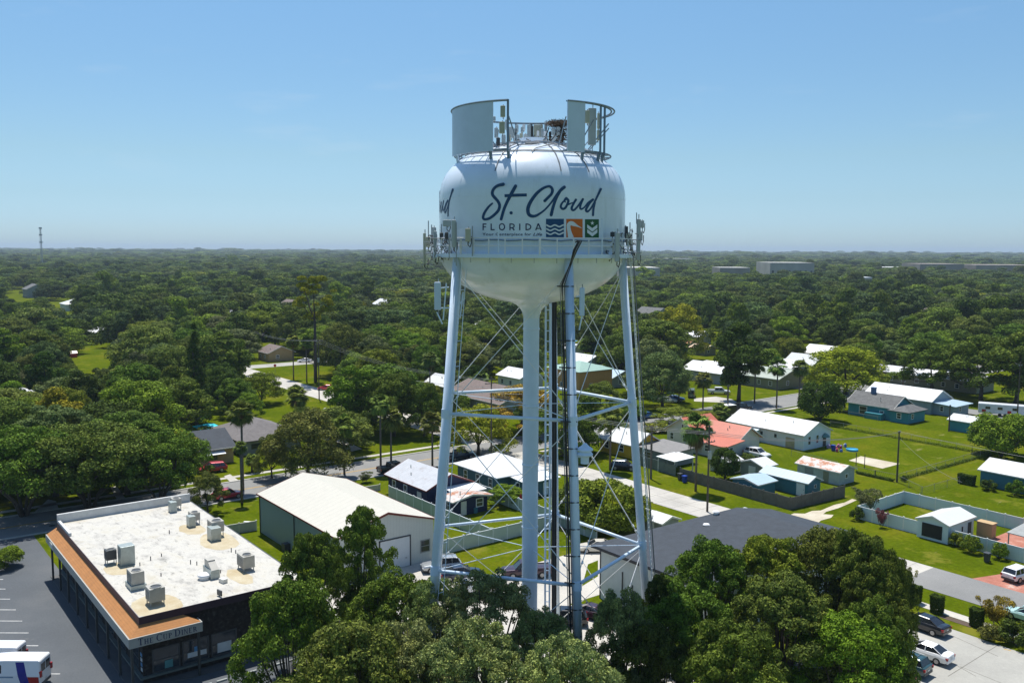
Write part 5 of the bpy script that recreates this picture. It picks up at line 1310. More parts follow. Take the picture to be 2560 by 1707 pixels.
# ---- far commercial blocks on the right
def block(px0, px1, py_base, depth, ht, dp, wm, rm, label, n=8):
    d0 = at_depth(px0, py_base, depth); d1 = at_depth(px1, py_base, depth)
    r_ = empty('commercial_building', (d0.x, d0.y, 0), label, 'building')
    dx, dy = -SX, CX
    b = MB(); P = [(d0.x, d0.y), (d1.x, d1.y), (d1.x + dx * dp, d1.y + dy * dp), (d0.x + dx * dp, d0.y + dy * dp)]
    b.add([(x, y, 0) for x, y in P] + [(x, y, ht) for x, y in P], [(0, 1, 5, 4), (1, 2, 6, 5), (2, 3, 7, 6), (3, 0, 4, 7)]); b.build('wall', wm, r_)
    b = MB(); b.slab([(P[k][0], P[k][1], ht + .6) for k in range(4)], .59); b.build('roof', rm, r_)
    for k in range(n):
        t = (k + .5) / n; q = d0.lerp(d1, t); b = MB(); b.cbox((q.x - dx * .1, q.y - dy * .1, ht * .4), (d1 - d0).length / n * .35, .3, ht * .45, YAW); b.build('window', M['pane'], r_)
    return r_
WB = paint('far_white_wall', (0.42, 0.39, 0.33), .7, 0, .2, .05); WB2 = paint('far_tan_wall', (0.30, 0.26, 0.21), .7, 0, .2, .05); M['farroof'] = paint('far_pale_roof', (0.46, 0.44, 0.40), .7, 0, .25, .05)
block(1925, 2035, 686, 1050, 23, 60, WB, M['farroof'], 'large cream commercial block on the right horizon beside yellow tree')
block(1800, 1875, 684, 1000, 18, 40, WB2, M['farroof'], 'low grey commercial block left of the large cream one')
block(1560, 1650, 674, 900, 19.5, 60, WB, M['farroof'], 'low white store just right of the tank')
block(2125, 2180, 706, 760, 15, 24, WB, M['white'], 'small white building right of the yellow tree')
block(2255, 2285, 706, 760, 8, 20, WB, M['white'], 'tiny white building among far right trees')
block(2300, 2410, 676, 1250, 19.5, 60, WB2, paint('far_taupe_roof', (0.30, 0.25, 0.22), .8, 0, .3, .05), 'long taupe apartment row on the far right')
block(2440, 2590, 672, 1250, 18.5, 60, WB2, paint('far_taupe_roof', (0.42, 0.36, 0.32), .8), 'second taupe apartment row reaching the right edge')
block(2140, 2290, 668, 1500, 10, 60, WB2, M['offwhite'], 'pale row of rooftops beyond the small white building')
block(1640, 1730, 642, 2300, 15, 60, WB, M['farroof'], 'faint white roof line nearest the right horizon')
# lattice radio mast on the left horizon
p = at_depth(104, 640, 1500)
r_ = empty('radio_mast', (p.x, p.y, 0), 'slim lattice radio mast alone above the left horizon', 'mast')
b = MB(); top = at_depth(104, 568, 1500).z
q3 = [(1.9 * math.cos(t * 2.094), 1.9 * math.sin(t * 2.094)) for t in range(3)]
for (x, y) in q3: b.tube([(p.x + x, p.y + y, 0), (p.x + x * .6, p.y + y * .6, top)], .28, 5)
nz = 18
for k in range(nz):
    z0, z1 = top * k / nz, top * (k + 1) / nz
    for i in range(3):
        a_, c_ = q3[i], q3[(i + 1) % 3]; s = 1 - .4 * k / nz
        b.tube([(p.x + a_[0] * s, p.y + a_[1] * s, z0), (p.x + c_[0] * s, p.y + c_[1] * s, z1)], .18, 4)
b.build('lattice', M['galv'], r_)
for z in (top - 3, top - 14, top - 26):
    b = MB(); b.lathe((p.x, p.y, z), [(2.6, 0), (2.6, 2.6), (2.0, 2.6), (2.0, 0)], 6); b.build('antenna_ring', M['antenna'], r_)

# a scatter of roofs glimpsed between the far trees
for (x, y, d_, wm_, rm_, lb_) in ((905, 640, 620, W_WHITE, R_WHITE_U, 'distant white roof in the left woods nearest the horizon'), (960, 672, 480, W_CREAM, R_WHITE_U, 'small cream house in the woods left of the tank'), (1085, 730, 330, W_CREAM, R_WHITE_U, 'tiny white roof just left of the leg antenna'),
    (1225, 762, 330, W_GREY, R_WHITE_U, 'long white roof glimpsed below the tank bowl'), (1640, 700, 420, W_GREY, R_GREY, 'dark roofed house in the woods right of the tank'), (2330, 650, 900, W_WHITE, M['farroof'], 'distant pale roof in the far right woods'),
    (2110, 648, 1000, W_WHITE, M['farroof'], 'distant pale roof beyond the cream commercial block'), (2365, 735, 420, W_CREAM, R_BROWN, 'brown roofed house deep in the right woods'), (2540, 752, 380, W_LAV, R_WHITE_U, 'pale house at the right edge of the woods'),
    (560, 742, 400, W_CREAM, R_WHITE_U, 'small pale roof in the middle of the left woods'), (720, 716, 470, W_TAN, R_BROWN, 'brown roofed house deep in the left woods')):
    p = at_depth(x, y, d_)
    hh_ = empty('house', (p.x, p.y, 0), lb_, 'house'); gable(hh_, p.x - 13, p.x, p.y, p.y + 10, 8.0, 2.6, 'u', wm_, rm_, over=.5)
    for k in range(3): win(hh_, 'v', p.y, p.x - 11 + k * 4, 5.6, 1.2, 1.3)
# ================================================================== VEHICLES
def carpaint(name, col, metal=0.3):
    if name in MATS: return MATS[name]
    m, n, b_, o = _mat(name); setv(b_, 0.28, metal, 0.5); b_.inputs[0].default_value = (*col, 1); b_.inputs['Coat Weight'].default_value = .6; b_.inputs['Coat Roughness'].default_value = .08
    MATS[name] = m; return m
M['tyre'] = paint('tyre_rubber', (0.02, 0.02, 0.02), .8)
M['rim'] = paint('wheel_rim', (0.35, 0.35, 0.36), .35, .7)
M['tail'] = paint('tail_lamp', (0.35, 0.01, 0.01), .25)
M['head'] = paint('head_lamp', (0.65, 0.67, 0.68), .15)
PROF = {  # body stations: x, z bottom, z shoulder, z top, half widths bottom/shoulder/top ; greenhouse: x, z top, half width
 'sedan': (4.8, 1.82, [(-2.4, .45, .75, .95, .70, .80, .66), (-2.2, .32, .75, 1.02, .82, .89, .74), (-1.2, .28, .78, 1.02, .88, .91, .80), (.8, .28, .76, .98, .88, .91, .80), (1.4, .28, .72, .92, .86, .90, .76), (2.15, .32, .62, .80, .80, .86, .68), (2.4, .42, .55, .66, .66, .72, .56)],
           [(-1.75, 1.02, .74, 1.02, .70), (-.95, 1.0, .78, 1.42, .58), (.15, .98, .79, 1.44, .58), (1.15, .94, .76, .96, .70)]),
 'suv': (4.7, 1.9, [(-2.35, .5, .85, 1.05, .76, .86, .80), (-2.2, .38, .85, 1.10, .86, .94, .86), (-1.0, .36, .85, 1.08, .90, .95, .86), (.9, .36, .85, 1.05, .90, .95, .84), (1.5, .36, .82, 1.0, .88, .93, .80), (2.15, .42, .74, .92, .82, .90, .74), (2.35, .52, .66, .78, .72, .78, .62)],
         [(-2.15, 1.08, .82, 1.14, .80), (-1.85, 1.08, .83, 1.62, .68), (.25, 1.04, .83, 1.68, .66), (1.1, 1.02, .80, 1.04, .74)]),
 'pickup': (5.8, 1.98, [(-2.9, .6, .9, 1.12, .84, .93, .90), (-2.8, .5, .9, 1.14, .90, .96, .93), (-1.0, .46, .9, 1.14, .94, .98, .93), (1.2, .46, .9, 1.12, .94, .98, .88), (1.9, .46, .88, 1.08, .92, .97, .86), (2.7, .5, .84, 1.02, .86, .93, .80), (2.9, .6, .78, .90, .78, .84, .70)],
            [(-1.15, 1.13, .84, 1.2, .80), (-1.0, 1.12, .85, 1.80, .70), (.7, 1.1, .84, 1.84, .70), (1.45, 1.1, .82, 1.12, .76)]),
 'van': (5.9, 2.0, [(-2.95, .5, 1.3, 2.45, .86, .96, .86), (-2.85, .4, 1.3, 2.58, .92, 1.0, .88), (0, .4, 1.3, 2.58, .95, 1.0, .88), (1.3, .4, 1.3, 2.50, .95, 1.0, .84), (1.9, .4, 1.15, 1.60, .92, .98, .80), (2.7, .42, .95, 1.2, .86, .92, .72), (2.95, .55, .8, .92, .74, .80, .62)], None)}
def loft(b, st, ring):
    k = len(b.v); n = None; vs = []
    for s in st:
        r = ring(s); n = len(r); vs += r
    fs = []
    for i in range(len(st) - 1):
        for j in range(n):
            q = (j + 1) % n; fs.append((i * n + j, i * n + q, (i + 1) * n + q, (i + 1) * n + j))
    fs += [tuple(range(n - 1, -1, -1)), tuple((len(st) - 1) * n + j for j in range(n))]
    b.add(vs, fs)
CARS = {}
def car(kind, px, py, head, col, label, s=1.0, cat='car', name='parked_car', rack=False, group=None, loc=None):
    L_, W_, body, gh = PROF[kind]
    p = loc or g(px, py)
    r = empty(name, (p[0], p[1], .03), label, cat, group, rz=math.radians(head))
    r.scale = (s, s, s)
    pm = carpaint('car_' + col[0], col[1], col[2] if len(col) > 2 else .2)
    b = MB(); loft(b, body, lambda t: [(t[0], -t[4], t[1]), (t[0], t[4], t[1]), (t[0], t[5], t[2]), (t[0], t[6], t[3]), (t[0], 0, t[3] + .03), (t[0], -t[6], t[3]), (t[0], -t[5], t[2])])
    bd = b.build('body', pm, r, smooth=False, local=True, bevel=.05)
    b = MB(); zz = body[0][1]
    b.box(-L_ / 2 - .03, -.8, .34, -L_ / 2 + .12, .8, .6); b.box(L_ / 2 - .12, -.76, .3, L_ / 2 + .03, .76, .52); b.build('bumper', M['darkgrey'] if kind != 'sedan' else pm, bd, local=True, bevel=.03)
    if gh:
        b = MB(); loft(b, [gh[0], gh[1], gh[2], gh[3]], lambda t: [(t[0], -t[2], t[1] - .02), (t[0], t[2], t[1] - .02), (t[0], t[4], t[3]), (t[0], -t[4], t[3])])
        b.build('window', M['glass'], r, local=True)
        b = MB(); g1, g2 = gh[1], gh[2]; 
        b.add([(g1[0] - .02, -g1[4], g1[3]), (g2[0] + .08, -g2[4], g2[3]), (g2[0] + .08, g2[4], g2[3]), (g1[0] - .02, g1[4], g1[3]), (g1[0] + .1, -g1[4] * .85, g1[3] + .05), (g2[0] - .05, -g2[4] * .85, g2[3] + .05), (g2[0] - .05, g2[4] * .85, g2[3] + .05), (g1[0] + .1, g1[4] * .85, g1[3] + .05)],
              [(0, 1, 5, 4), (1, 2, 6, 5), (2, 3, 7, 6), (3, 0, 4, 7), (4, 5, 6, 7)])
        rf = b.build('roof', pm, r, local=True)
        b = MB()
        for sy in (-1, 1):
            for a_, c_ in ((gh[0], gh[1]), (gh[3], gh[2])): b.tube([(a_[0], sy * a_[2], a_[1]), (c_[0], sy * (c_[4] + .01), c_[3] + .02)], .045, 5)
            for t in ((.5,) if kind != 'suv' else (.33, .68)):
                x = g1[0] + (g2[0] - g1[0]) * t + (.1 if kind != 'suv' else 0); b.tube([(x, sy * (g1[2] + .005), g1[1]), (x, sy * (g1[4] + .01), g1[3] + .01)], .04, 5)
        b.build('pillar', pm, r, local=True)
        if rack:
            b = MB()
            for sy in (-1, 1): b.tube([(g1[0] + .2, sy * g1[4] * .9, g1[3] + .11), (g2[0], sy * g2[4] * .9, g2[3] + .11)], .025, 5)
            for x in (g1[0] + .5, g2[0] - .4): b.tube([(x, -g1[4] * .9, g1[3] + .11), (x, g1[4] * .9, g1[3] + .11)], .025, 5)
            b.build('roof_rack', M['galv'], rf, local=True)
    else:
        b = MB(); b.add([(1.36, -.80, 2.38), (1.36, .80, 2.38), (1.96, .77, 1.66), (1.96, -.77, 1.66), (1.34, -.80, 2.34), (1.34, .8, 2.34), (1.9, .77, 1.6), (1.9, -.77, 1.6)], [(0, 1, 2, 3)]); b.build('window', M['glass'], r, local=True)
        b = MB()
        for sy in (-1, 1): b.add([(.3, sy * .985, 1.5), (1.5, sy * .98, 1.5), (1.2, sy * .90, 2.2), (.3, sy * .915, 2.2)], [(0, 1, 2, 3) if sy < 0 else (3, 2, 1, 0)])
        b.build('side_window', M['glass'], r, local=True)
        b = MB(); b.box(-2.965, -.7, 1.5, -2.93, -.06, 2.2); b.box(-2.965, .06, 1.5, -2.93, .7, 2.2); b.build('rear_window', M['glass'], r, local=True)
    if kind == 'pickup':
        b = MB(); b.box(-2.82, -.78, 1.12, -1.25, .78, 1.155); b.build('bed_floor', M['darkgrey'], r, local=True)
        b = MB(); b.box(-2.9, -.93, 1.14, -1.2, -.80, 1.24); b.box(-2.9, .80, 1.14, -1.2, .93, 1.24); b.box(-2.92, -.9, 1.14, -2.8, .9, 1.24); b.build('bed_rail', pm, r, local=True)
    for sx in (-1, 1):
        for sy in (-1, 1):
            rr = .33 if kind == 'sedan' else .39; cx_, cy_ = sx * L_ * .295, sy * (W_ / 2 - .13)
            b = MB(); b.tube([(cx_, cy_ - .12, rr), (cx_, cy_ + .12, rr)], rr, 18); t_ = b.build('wheel', M['tyre'], r, local=True)
            b = MB(); b.tube([(cx_, cy_ + sy * .115, rr), (cx_, cy_ + sy * .13, rr)], rr * .62, 12); b.build('rim', M['rim'], t_, local=True)
    f, k = body[-2], body[1]
    for sy in (-1, 1):
        b = MB(); b.cbox((f[0] + .1, sy * (f[5] - .2), (f[2] + f[1]) / 2 + .08), .24, .3, .15); b.build('headlight', M['head'], r, local=True)
        b = MB(); b.cbox((k[0] - .1, sy * (k[5] - .14), k[2] + (.02 if kind != 'van' else .1)), .22, .2, .22 if kind != 'van' else .5); b.build('tail_light', M['tail'], r, local=True)
    b = MB(); b.cbox((-L_ / 2 - .01, 0, .72), .03, .34, .16); b.build('number_plate', M['offwhite'], r, local=True)
    for sy in (-1, 1):
        b = MB(); b.cbox((gh[3][0] - .2 if gh else 1.75, sy * (W_ / 2 + .05), 1.08 if gh else 1.5), .12, .16, .12); b.build('mirror', pm, r, local=True)
    return r
WHT = ('white', (.78, .78, .78), 0); BLK = ('black', (.012, .013, .016)); REDC = ('red', (.42, .01, .02)); NVY = ('navy', (.01, .02, .05)); TEALC = ('teal', (.03, .08, .09)); BLU = ('blue', (.03, .12, .30)); SLV = ('silver', (.45, .47, .48), .5); MRN = ('maroon', (.05, .02, .035)); GRN = ('greygreen', (.12, .16, .15)); CRM = ('cream', (.62, .58, .50), 0); MINT = ('mint', (.45, .66, .64), 0)
CA = 52.5   # heading of the camera's x axis
car('suv', 531, 1180, 262, REDC, 'red hatchback parked on the grass in front of the tan house')
car('suv', 570, 1246, 90, REDC, 'red car partly hidden on the street beside the tall palm', s=.95)
car('sedan', 817, 975, 235, REDC, 'small red car in tree shade beside the utility pole')
car('sedan', 762, 906, 235, WHT, 'white car on the curved driveway beside the tan house with brown roof')
car('pickup', 985, 1180, 90, BLK, 'black pickup truck on the street behind the navy house')
car('pickup', 1150, 1148, 90, NVY, 'dark blue pickup on the street right of the left tower leg')
car('suv', 1103, 1426, 248, SLV, 'silver blue off road vehicle beside the warehouse garage door', rack=True)
car('sedan', 1152, 1446, 68, NVY, 'dark rounded sedan parked just right of the left tower leg', s=1.05)
car('sedan', 1190, 1478, 68, WHT, 'white sedan almost hidden by the tree in front of the tower')
car('pickup', 1316, 1440, 240, MRN, 'maroon black pickup parked behind the tower riser')
car('sedan', 1492, 1378, 235, CRM, 'cream car nosed beside the dark roofed building')
car('sedan', 1475, 1542, 200, MRN, 'dark purple car behind the tree at the front tower leg', s=.95)
car('suv', 1410, 1560, 232, BLK, 'black car between the front leg and the feeder cables')
car('suv', 1893, 1143, 2, WHT, 'white sport utility vehicle on the lawn in front of the long pale house', s=1.05)
car('pickup', 1797, 985, 45, WHT, 'white crew cab pickup outside the lavender house')
car('suv', 1560, 1174, 35, BLK, 'black sport utility vehicle parked below the yellow house')
car('sedan', 1620, 1045, 75, BLU, 'blue car at the junction right of the right tower leg')
car('sedan', 1668, 1006, 40, WHT, 'white car under the tree left of the white pickup')
car('sedan', 1688, 1002, 40, BLU, 'small blue car tucked beside the white car under the tree')
car('van', 1729, 992, 128, GRN, 'grey green van in shade on the curved drive', s=.85, cat='van', name='parked_van')
car('pickup', 1852, 1026, 80, BLK, 'black pickup hitched to the black box trailer')
car('suv', 2548, 1448, 82, WHT, 'white sport utility vehicle on red pavers cut by the right edge', s=.98)
car('sedan', 2572, 1553, 180, MINT, 'pale mint car on the street at the right edge')
car('sedan', 2306, 1572, 180, BLK, 'shiny black sedan parked beside the hedge columns', s=1.05)
car('sedan', 2312, 1642, 184, WHT, 'white sedan backed under the tree in the concrete lot')
car('suv', 2256, 1672, 184, TEALC, 'dark teal sport utility vehicle next to the white sedan', rack=True)
car('suv', 2212, 1702, 184, GRN, 'grey green sport utility vehicle lowest in the concrete lot', rack=True)
car('sedan', 2215, 1040, 40, NVY, 'dark car beyond the street under the yellow green tree') if False else None
car('sedan', 2253, 943, 30, SLV, 'silver car on the far road between palms')
# vans in the diner lot
v1 = car('van', 30, 1712, CA + 180, WHT, 'white cargo van with blue and red stripes on its side', cat='van', name='parked_van', s=1.02)
b = MB(); b.add([(-1.35, 1.006, .45), (-2.1, 1.006, .45), (-1.85, 1.006, 1.3), (-1.62, .895, 2.45), (-.9, .895, 2.45), (-1.1, 1.006, 1.3)], [(0, 1, 2, 5), (5, 2, 3, 4)])
b.add([(x, -y, z) for x, y, z in b.v], [tuple(reversed(f)) for f in b.f]); b.build('stripe', paint('stripe_blue', (.01, .015, .22), .4), v1, local=True)
b = MB(); b.add([(-2.1, 1.007, .45), (-2.85, 1.002, .45), (-2.85, 1.003, 1.2), (-1.9, 1.007, 1.2)], [(0, 1, 2, 3)]); b.add([(x, -y, z) for x, y, z in b.v], [tuple(reversed(f)) for f in b.f]); b.build('stripe', paint('stripe_red', (.35, .005, .005), .4), v1, local=True)
b = MB(); b.add([(-.7, 1.012, 1.12), (1.2, 1.012, 1.12), (1.2, 1.012, 1.24), (-.7, 1.012, 1.24)], [(0, 1, 2, 3)]); b.add([(x, -y, z) for x, y, z in b.v], [tuple(reversed(f)) for f in b.f]); b.build('marking', paint('faint_marking', (.20, .28, .38), .5), v1, local=True)
car('van', -18, 1672, CA + 180, WHT, 'second white van behind the striped van, nose out of frame', cat='van', name='parked_van', s=.92)
# box trailer, caravan
p = g(1812, 1040); t = empty('box_trailer', (p.x, p.y, 0), 'black box trailer with white roof on the junction', 'trailer', rz=math.radians(80))
b = MB(); b.box(-2.4, -1.1, .5, 2.4, 1.1, 2.55); b.build('body', carpaint('trailer_black', (.015, .015, .018), 0), t, local=True, bevel=.04)
b = MB(); b.box(-2.42, -1.12, 2.55, 2.42, 1.12, 2.62); b.build('roof', M['white'], t, local=True)
b = MB(); b.box(-2.44, -.9, .6, -2.4, .9, 2.4); b.build('rear_door', M['darkgrey'], t, local=True)
for s in (-1, 1):
    for x in (-.45, .45):
        b = MB(); b.tube([(x, s * 1.05, .38), (x, s * 1.22, .38)], .36, 14); b.build('wheel', M['tyre'], t, local=True)
b = MB(); b.tube([(2.4, 0, .55), (3.6, 0, .5)], .06, 6); b.build('tow_bar', M['darkgrey'], t, local=True)
p = g(2505, 1040); t = empty('caravan', (p.x, p.y, 0), 'long white travel trailer with red marks at the right edge', 'caravan', rz=math.radians(25))
b = MB(); b.box(-5, -1.2, .6, 5, 1.2, 2.9); b.build('body', paint('caravan_shell', (.62, .64, .66), .4), t, local=True, bevel=.2)
for x in (-3, -.5, 2.5):
    b = MB(); b.box(x - .5, -1.23, 1.6, x + .5, -1.2, 2.2); b.build('window', M['glass'], t, local=True)
b = MB(); b.box(-4.2, -1.235, .9, -3.4, -1.2, 1.5); b.box(1.0, -1.235, .9, 1.8, -1.2, 1.5); b.build('marking', paint('caravan_red', (.4, .02, .02), .5), t, local=True)
for x in (-.5, .6):
    b = MB(); b.tube([(x, -1.2, .38), (x, -1.0, .38)], .38, 14); b.build('wheel', M['tyre'], t, local=True)

# ================================================================== POLES AND WIRES
def upole(px, py, ytop, label, arms=((.96, 2.2),), trans=False, cat='utility pole', lean=0):
    b0 = g(px, py); z = zat(b0, ytop)
    r = empty('utility_pole', (b0.x, b0.y, 0), label, cat)
    b = MB(); b.tube([b0, b0 + Vector((lean, 0, z))], [.16, .11], 10); b.build('pole', M['pole'], r)
    for f_, ln in arms:
        b = MB(); b.cbox((b0.x + lean * f_, b0.y, z * f_), .12, ln, .12, math.radians(35) * 0); b.build('crossarm', M['pole'], r)
        for k in (-.45, -.2, .2, .45):
            b = MB(); b.cyl((b0.x + lean * f_, b0.y + ln * k, z * f_ + .06), .05, .2, 6); b.build('insulator', M['galv'], r)
    if trans:
        b = MB(); b.cyl((b0.x + .35, b0.y - .2, z * .62), .27, 1.1, 12); b.build('transformer', M['galvlight'], r)
    return b0 + Vector((lean, 0, z))
P1 = upole(798, 998, 848, 'tall utility pole with crossarm standing by the curved road left of the tower', ((.97, 2.4), (.91, 1.6)), True)
P2 = upole(1768, 1279, 1062, 'dark utility pole with two crossarms and a transformer beside the lane', ((.90, 2.8), (.80, 2.6)), True)
P3 = upole(2242, 1205, 1078, 'plain utility pole standing alone on the lawn fence line', ((.98, .8),))
P4 = upole(2372, 1078, 1012, 'short pole beside the small teal shed', ((.95, .7),))
P5 = upole(1228, 1170, 942, 'slim utility pole left of the tower riser in front of the brown roof', ((.93, 2.6),))
P6 = upole(1819, 1040, 962, 'thin pole beside the black trailer', ((.95, .8),))
P7 = upole(2540, 1090, 905, 'utility pole behind the round tree at the right edge', ((.95, 1.6),))
P8 = upole(605, 860, 812, 'distant utility pole beyond the small tan house', ((.95, 1.6),))
P9 = upole(1380, 1440, 1262, 'grey concrete pole standing behind the tower feeder cables', ())
def wire(a, c, sag, label, r=.022, mat='wiregrey', group='overhead wires'):
    a, c = Vector(a), Vector(c)
    P = []
    for i in range(17):
        t = i / 16; q = a.lerp(c, t); q.z -= sag * 4 * t * (1 - t); P.append(q)
    b = MB(); b.tube(P, r, 4, caps=False); o = b.build('power_line', M[mat]); tag(o, label, 'power line', group)
dv = Vector((0, 1.0, 0))
for k in (-1, 0, 1):
    wire(P1 + dv * k * 1.0 + Vector((0, 0, -.3)), P5 + dv * k * 1.0 + Vector((0, 0, -.5)), 1.8, 'one of three wires from the tall left utility pole to the pole beside the riser', .018, group='wires between the left poles')
    wire(P1 + dv * k * 1.0 + Vector((0, 0, -.3)), P8 + dv * k * .7 + Vector((0, 0, -.4)), 1.8, 'one of three wires running back from the tall left pole', .02, group='wires behind the left pole')
    wire(P2 + dv * k * 1.2 + Vector((0, 0, -1.2)), P3 + Vector((0, k * .3, -.2)), 1.2, 'one of three wires from the transformer pole to the lawn pole', .025, group='wires over the sheds')
    wire(P2 + dv * k * 1.2 + Vector((0, 0, -1.2)), (-135, 100 + k, 10.5), 1.2, 'one of three wires from the transformer pole up the lane', .025, group='wires over the lane')
wire(P3, (-20, 141, 9.0), 1.0, 'wire from the lawn pole to the right edge')
wire(P3 + Vector((0, 0, -1)), g(2400, 1290, 0) + Vector((0, 0, 5)), .8, 'low service wire from the lawn pole toward the garage')
wire(P7, (-112, 260, 10.0), 1.4, 'wire in front of the tall trees at the right edge')
for k in range(4):
    a_ = at_depth(2190, 745 + 4.5 * k, 520); c_ = at_depth(2700, 775 + 7 * k, 420)
    wire(a_, c_, 2.0, 'one of four high wires over the far right woods', .06, group='high wires over the right woods')
for (x0, y0, x1, y1, dp) in ((1040, 952, 1306, 968, 150), (1136, 964, 1306, 985, 148)):
    wire(at_depth(x0, y0, dp), at_depth(x1, y1, dp), .4, 'thin wire crossing behind the left tower leg', .03)

# ================================================================== PLANTS
rs = np.random.RandomState(7)
def leafcloud(lobes, N, size, seed, flat=.6, inner=.15, asp=.6):
    r = np.random.RandomState(seed)
    lobes = np.array(lobes, float); wts = lobes[:, 3] ** 2 * 1.0; wts /= wts.sum()
    idx = r.choice(len(lobes), N, p=wts); Lb = lobes[idx]
    d = r.normal(size=(N, 3)); d /= np.linalg.norm(d, axis=1)[:, None]
    d[:, 2] = np.where(d[:, 2] < -.5, -d[:, 2] * .8, d[:, 2])
    rad = np.where(r.rand(N) < inner, r.uniform(.3, .8, N), r.uniform(.84, 1.08, N))
    sc3 = np.stack([Lb[:, 3], Lb[:, 3], Lb[:, 3] * Lb[:, 4]], 1)
    P = Lb[:, :3] + d * sc3 * rad[:, None]
    nr = d + r.normal(size=(N, 3)) * flat; nr /= np.linalg.norm(nr, axis=1)[:, None]
    a = np.cross(nr, r.normal(size=(N, 3))); a /= np.linalg.norm(a, axis=1)[:, None]; c = np.cross(nr, a)
    s = size * r.uniform(.6, 1.4, N)[:, None]
    a = a * s * .5; c = c * s * .5 * asp
    V = np.stack([P - a, P - c * .9, P + a, P + c * .9], 1).reshape(-1, 3)
    F = np.arange(N * 4).reshape(-1, 4)
    return V, F
def lobeset(seed, n, R, H, z0, lr, kind='oak'):
    r = random.Random(seed); out = []
    for k in range(n):
        if kind == 'oak':
            t = (k + .5) / n; a = k * 2.39996 + r.uniform(-.4, .4)
            rr = R * math.sqrt(t) * .9 * r.uniform(.8, 1.12); zz = z0 + (H - z0) * (1 - .66 * (rr / R) ** 2.4) - lr * .6 + r.uniform(-1.6, .9)
            if rr > .6 * R and r.random() < .5: zz = z0 + (zz - z0) * r.uniform(.1, .7)
            out.append((rr * math.cos(a), rr * math.sin(a), max(zz, z0), lr * r.uniform(.5, 1.3), r.uniform(.65, .95)))
        elif kind == 'cone':
            t = r.random(); a = r.uniform(0, 6.28); rr = R * (1 - t) * r.uniform(.3, 1); out.append((rr * math.cos(a), rr * math.sin(a), z0 + (H - z0) * t, lr * (1.1 - t * .8), .9))
        elif kind == 'tall':
            t = r.random(); a = r.uniform(0, 6.28); pr = math.sin(math.pi * min(1, .12 + .8 * t)) ; rr = R * pr * r.uniform(.2, .95); out.append((rr * math.cos(a), rr * math.sin(a), z0 + (H - z0) * t * .93, lr * r.uniform(.6, 1.2), .8))
        elif kind == 'vase':
            t = r.random() ** .7; a = r.uniform(0, 6.28); rr = R * (.15 + .85 * t) * r.uniform(.3, 1); out.append((rr * math.cos(a), rr * math.sin(a), z0 + (H - z0) * (t * .8 + .1 - .15 * (rr / R)), lr * r.uniform(.6, 1.2), 1.1))
        elif kind == 'ball':
            a = r.uniform(0, 6.28); e = math.asin(r.uniform(-.95, 1)); out.append((R * .8 * math.cos(e) * math.cos(a), R * .8 * math.cos(e) * math.sin(a), (H + z0) / 2 + (H - z0) * .38 * math.sin(e), lr * r.uniform(.8, 1.2), .9))
        elif kind == 'pine':
            t = r.random() ** .6; a = r.uniform(0, 6.28); rr = R * r.uniform(.2, 1) * (.45 + .55 * math.sin(math.pi * (.2 + .7 * t))); out.append((rr * math.cos(a), rr * math.sin(a), z0 + (H - z0) * t, lr * r.uniform(.6, 1.2), .5))
    return out
def woodwork(seed, R, H, z0, lobes, tr=.32, n=7, multi=1, spread=.55):
    r = random.Random(seed); b = MB()
    for m in range(multi):
        a = r.uniform(0, 6.28); lean = Vector((math.cos(a), math.sin(a), 0)) * (R * .35 if multi > 1 else R * .05)
        top = Vector((0, 0, z0 * 1.05)) + lean * (1 if multi > 1 else .5)
        b.tube([(lean.x * .08, lean.y * .08, -.2), Vector((0, 0, z0 * .5)) + lean * .35, top], [tr * 1.25 / math.sqrt(multi), tr / math.sqrt(multi), tr * .8 / math.sqrt(multi)], 8)
        for k in range(max(2, n // multi)):
            q = lobes[r.randrange(len(lobes))]; e = Vector(q[:3])
            mid = top.lerp(e, .5) + Vector((0, 0, -.1 * (e - top).length)) if e.z > top.z else top.lerp(e, .5) + Vector((0, 0, .1))
            b.tube([top, mid, e], [tr * .55 / math.sqrt(multi), tr * .32, tr * .12], 6)
    return b
PROTO = {}
def make_proto(key, kind, R, H, z0, nl, lr, N, size, seed, tr=.3, multi=1, flat=.6, leafmat=None, inner=.15, nb=7):
    lb = lobeset(seed, nl, R, H, z0, lr, kind)
    V, F = leafcloud(lb, N, size, seed, flat, inner)
    zmax = np.percentile(V[:, 2], 99.7); V[:, 2] *= np.where(V[:, 2] > 0, H / zmax, 1)
    rad = np.percentile(np.hypot(V[:, 0], V[:, 1]), 98); V[:, :2] *= R / rad
    me = npmesh('crown', V, F, leafmat or M['leaf'])
    wb = woodwork(seed, R, H, z0, lb, tr, nb, multi)
    ob = wb.build('trunk', M['bark'], None, local=True, smooth=True); tm = ob.data; bpy.data.objects.remove(ob)
    PROTO[key] = (me, tm, R, H)
for i in range(6): make_proto('oak%d' % i, 'oak', 6.5, 11.5, 2.2, 74 + 8 * i, 1.15 + .12 * (i % 3), 21000, .38, 11 + i, flat=.42, inner=.1)
for i in range(3): make_proto('tall%d' % i, 'tall', 4.6, 14.0, 3.2, 44, 1.35, 14000, .42, 31 + i)
for i in range(4): make_proto('hero%d' % i, 'oak' if i != 3 else 'tall', 6.5, 12.5, 2.5, 190, .74 + .10 * (i % 3), 52000, .26, 51 + i, tr=.3, flat=.5, inner=.10, nb=26)
for i in range(2): make_proto('feather%d' % i, 'oak', 6.5, 12.5, 2.4, 240, .62, 56000, .20, 61 + i, tr=.28, flat=.7, inner=.3, nb=34)
make_proto('limb', 'oak', 8.5, 12.0, 4.2, 90, 1.6, 40000, .36, 71, tr=.42, multi=6, nb=18)
make_proto('cone', 'cone', 3.4, 20.0, 1.0, 90, 1.2, 16000, .42, 81, tr=.3)
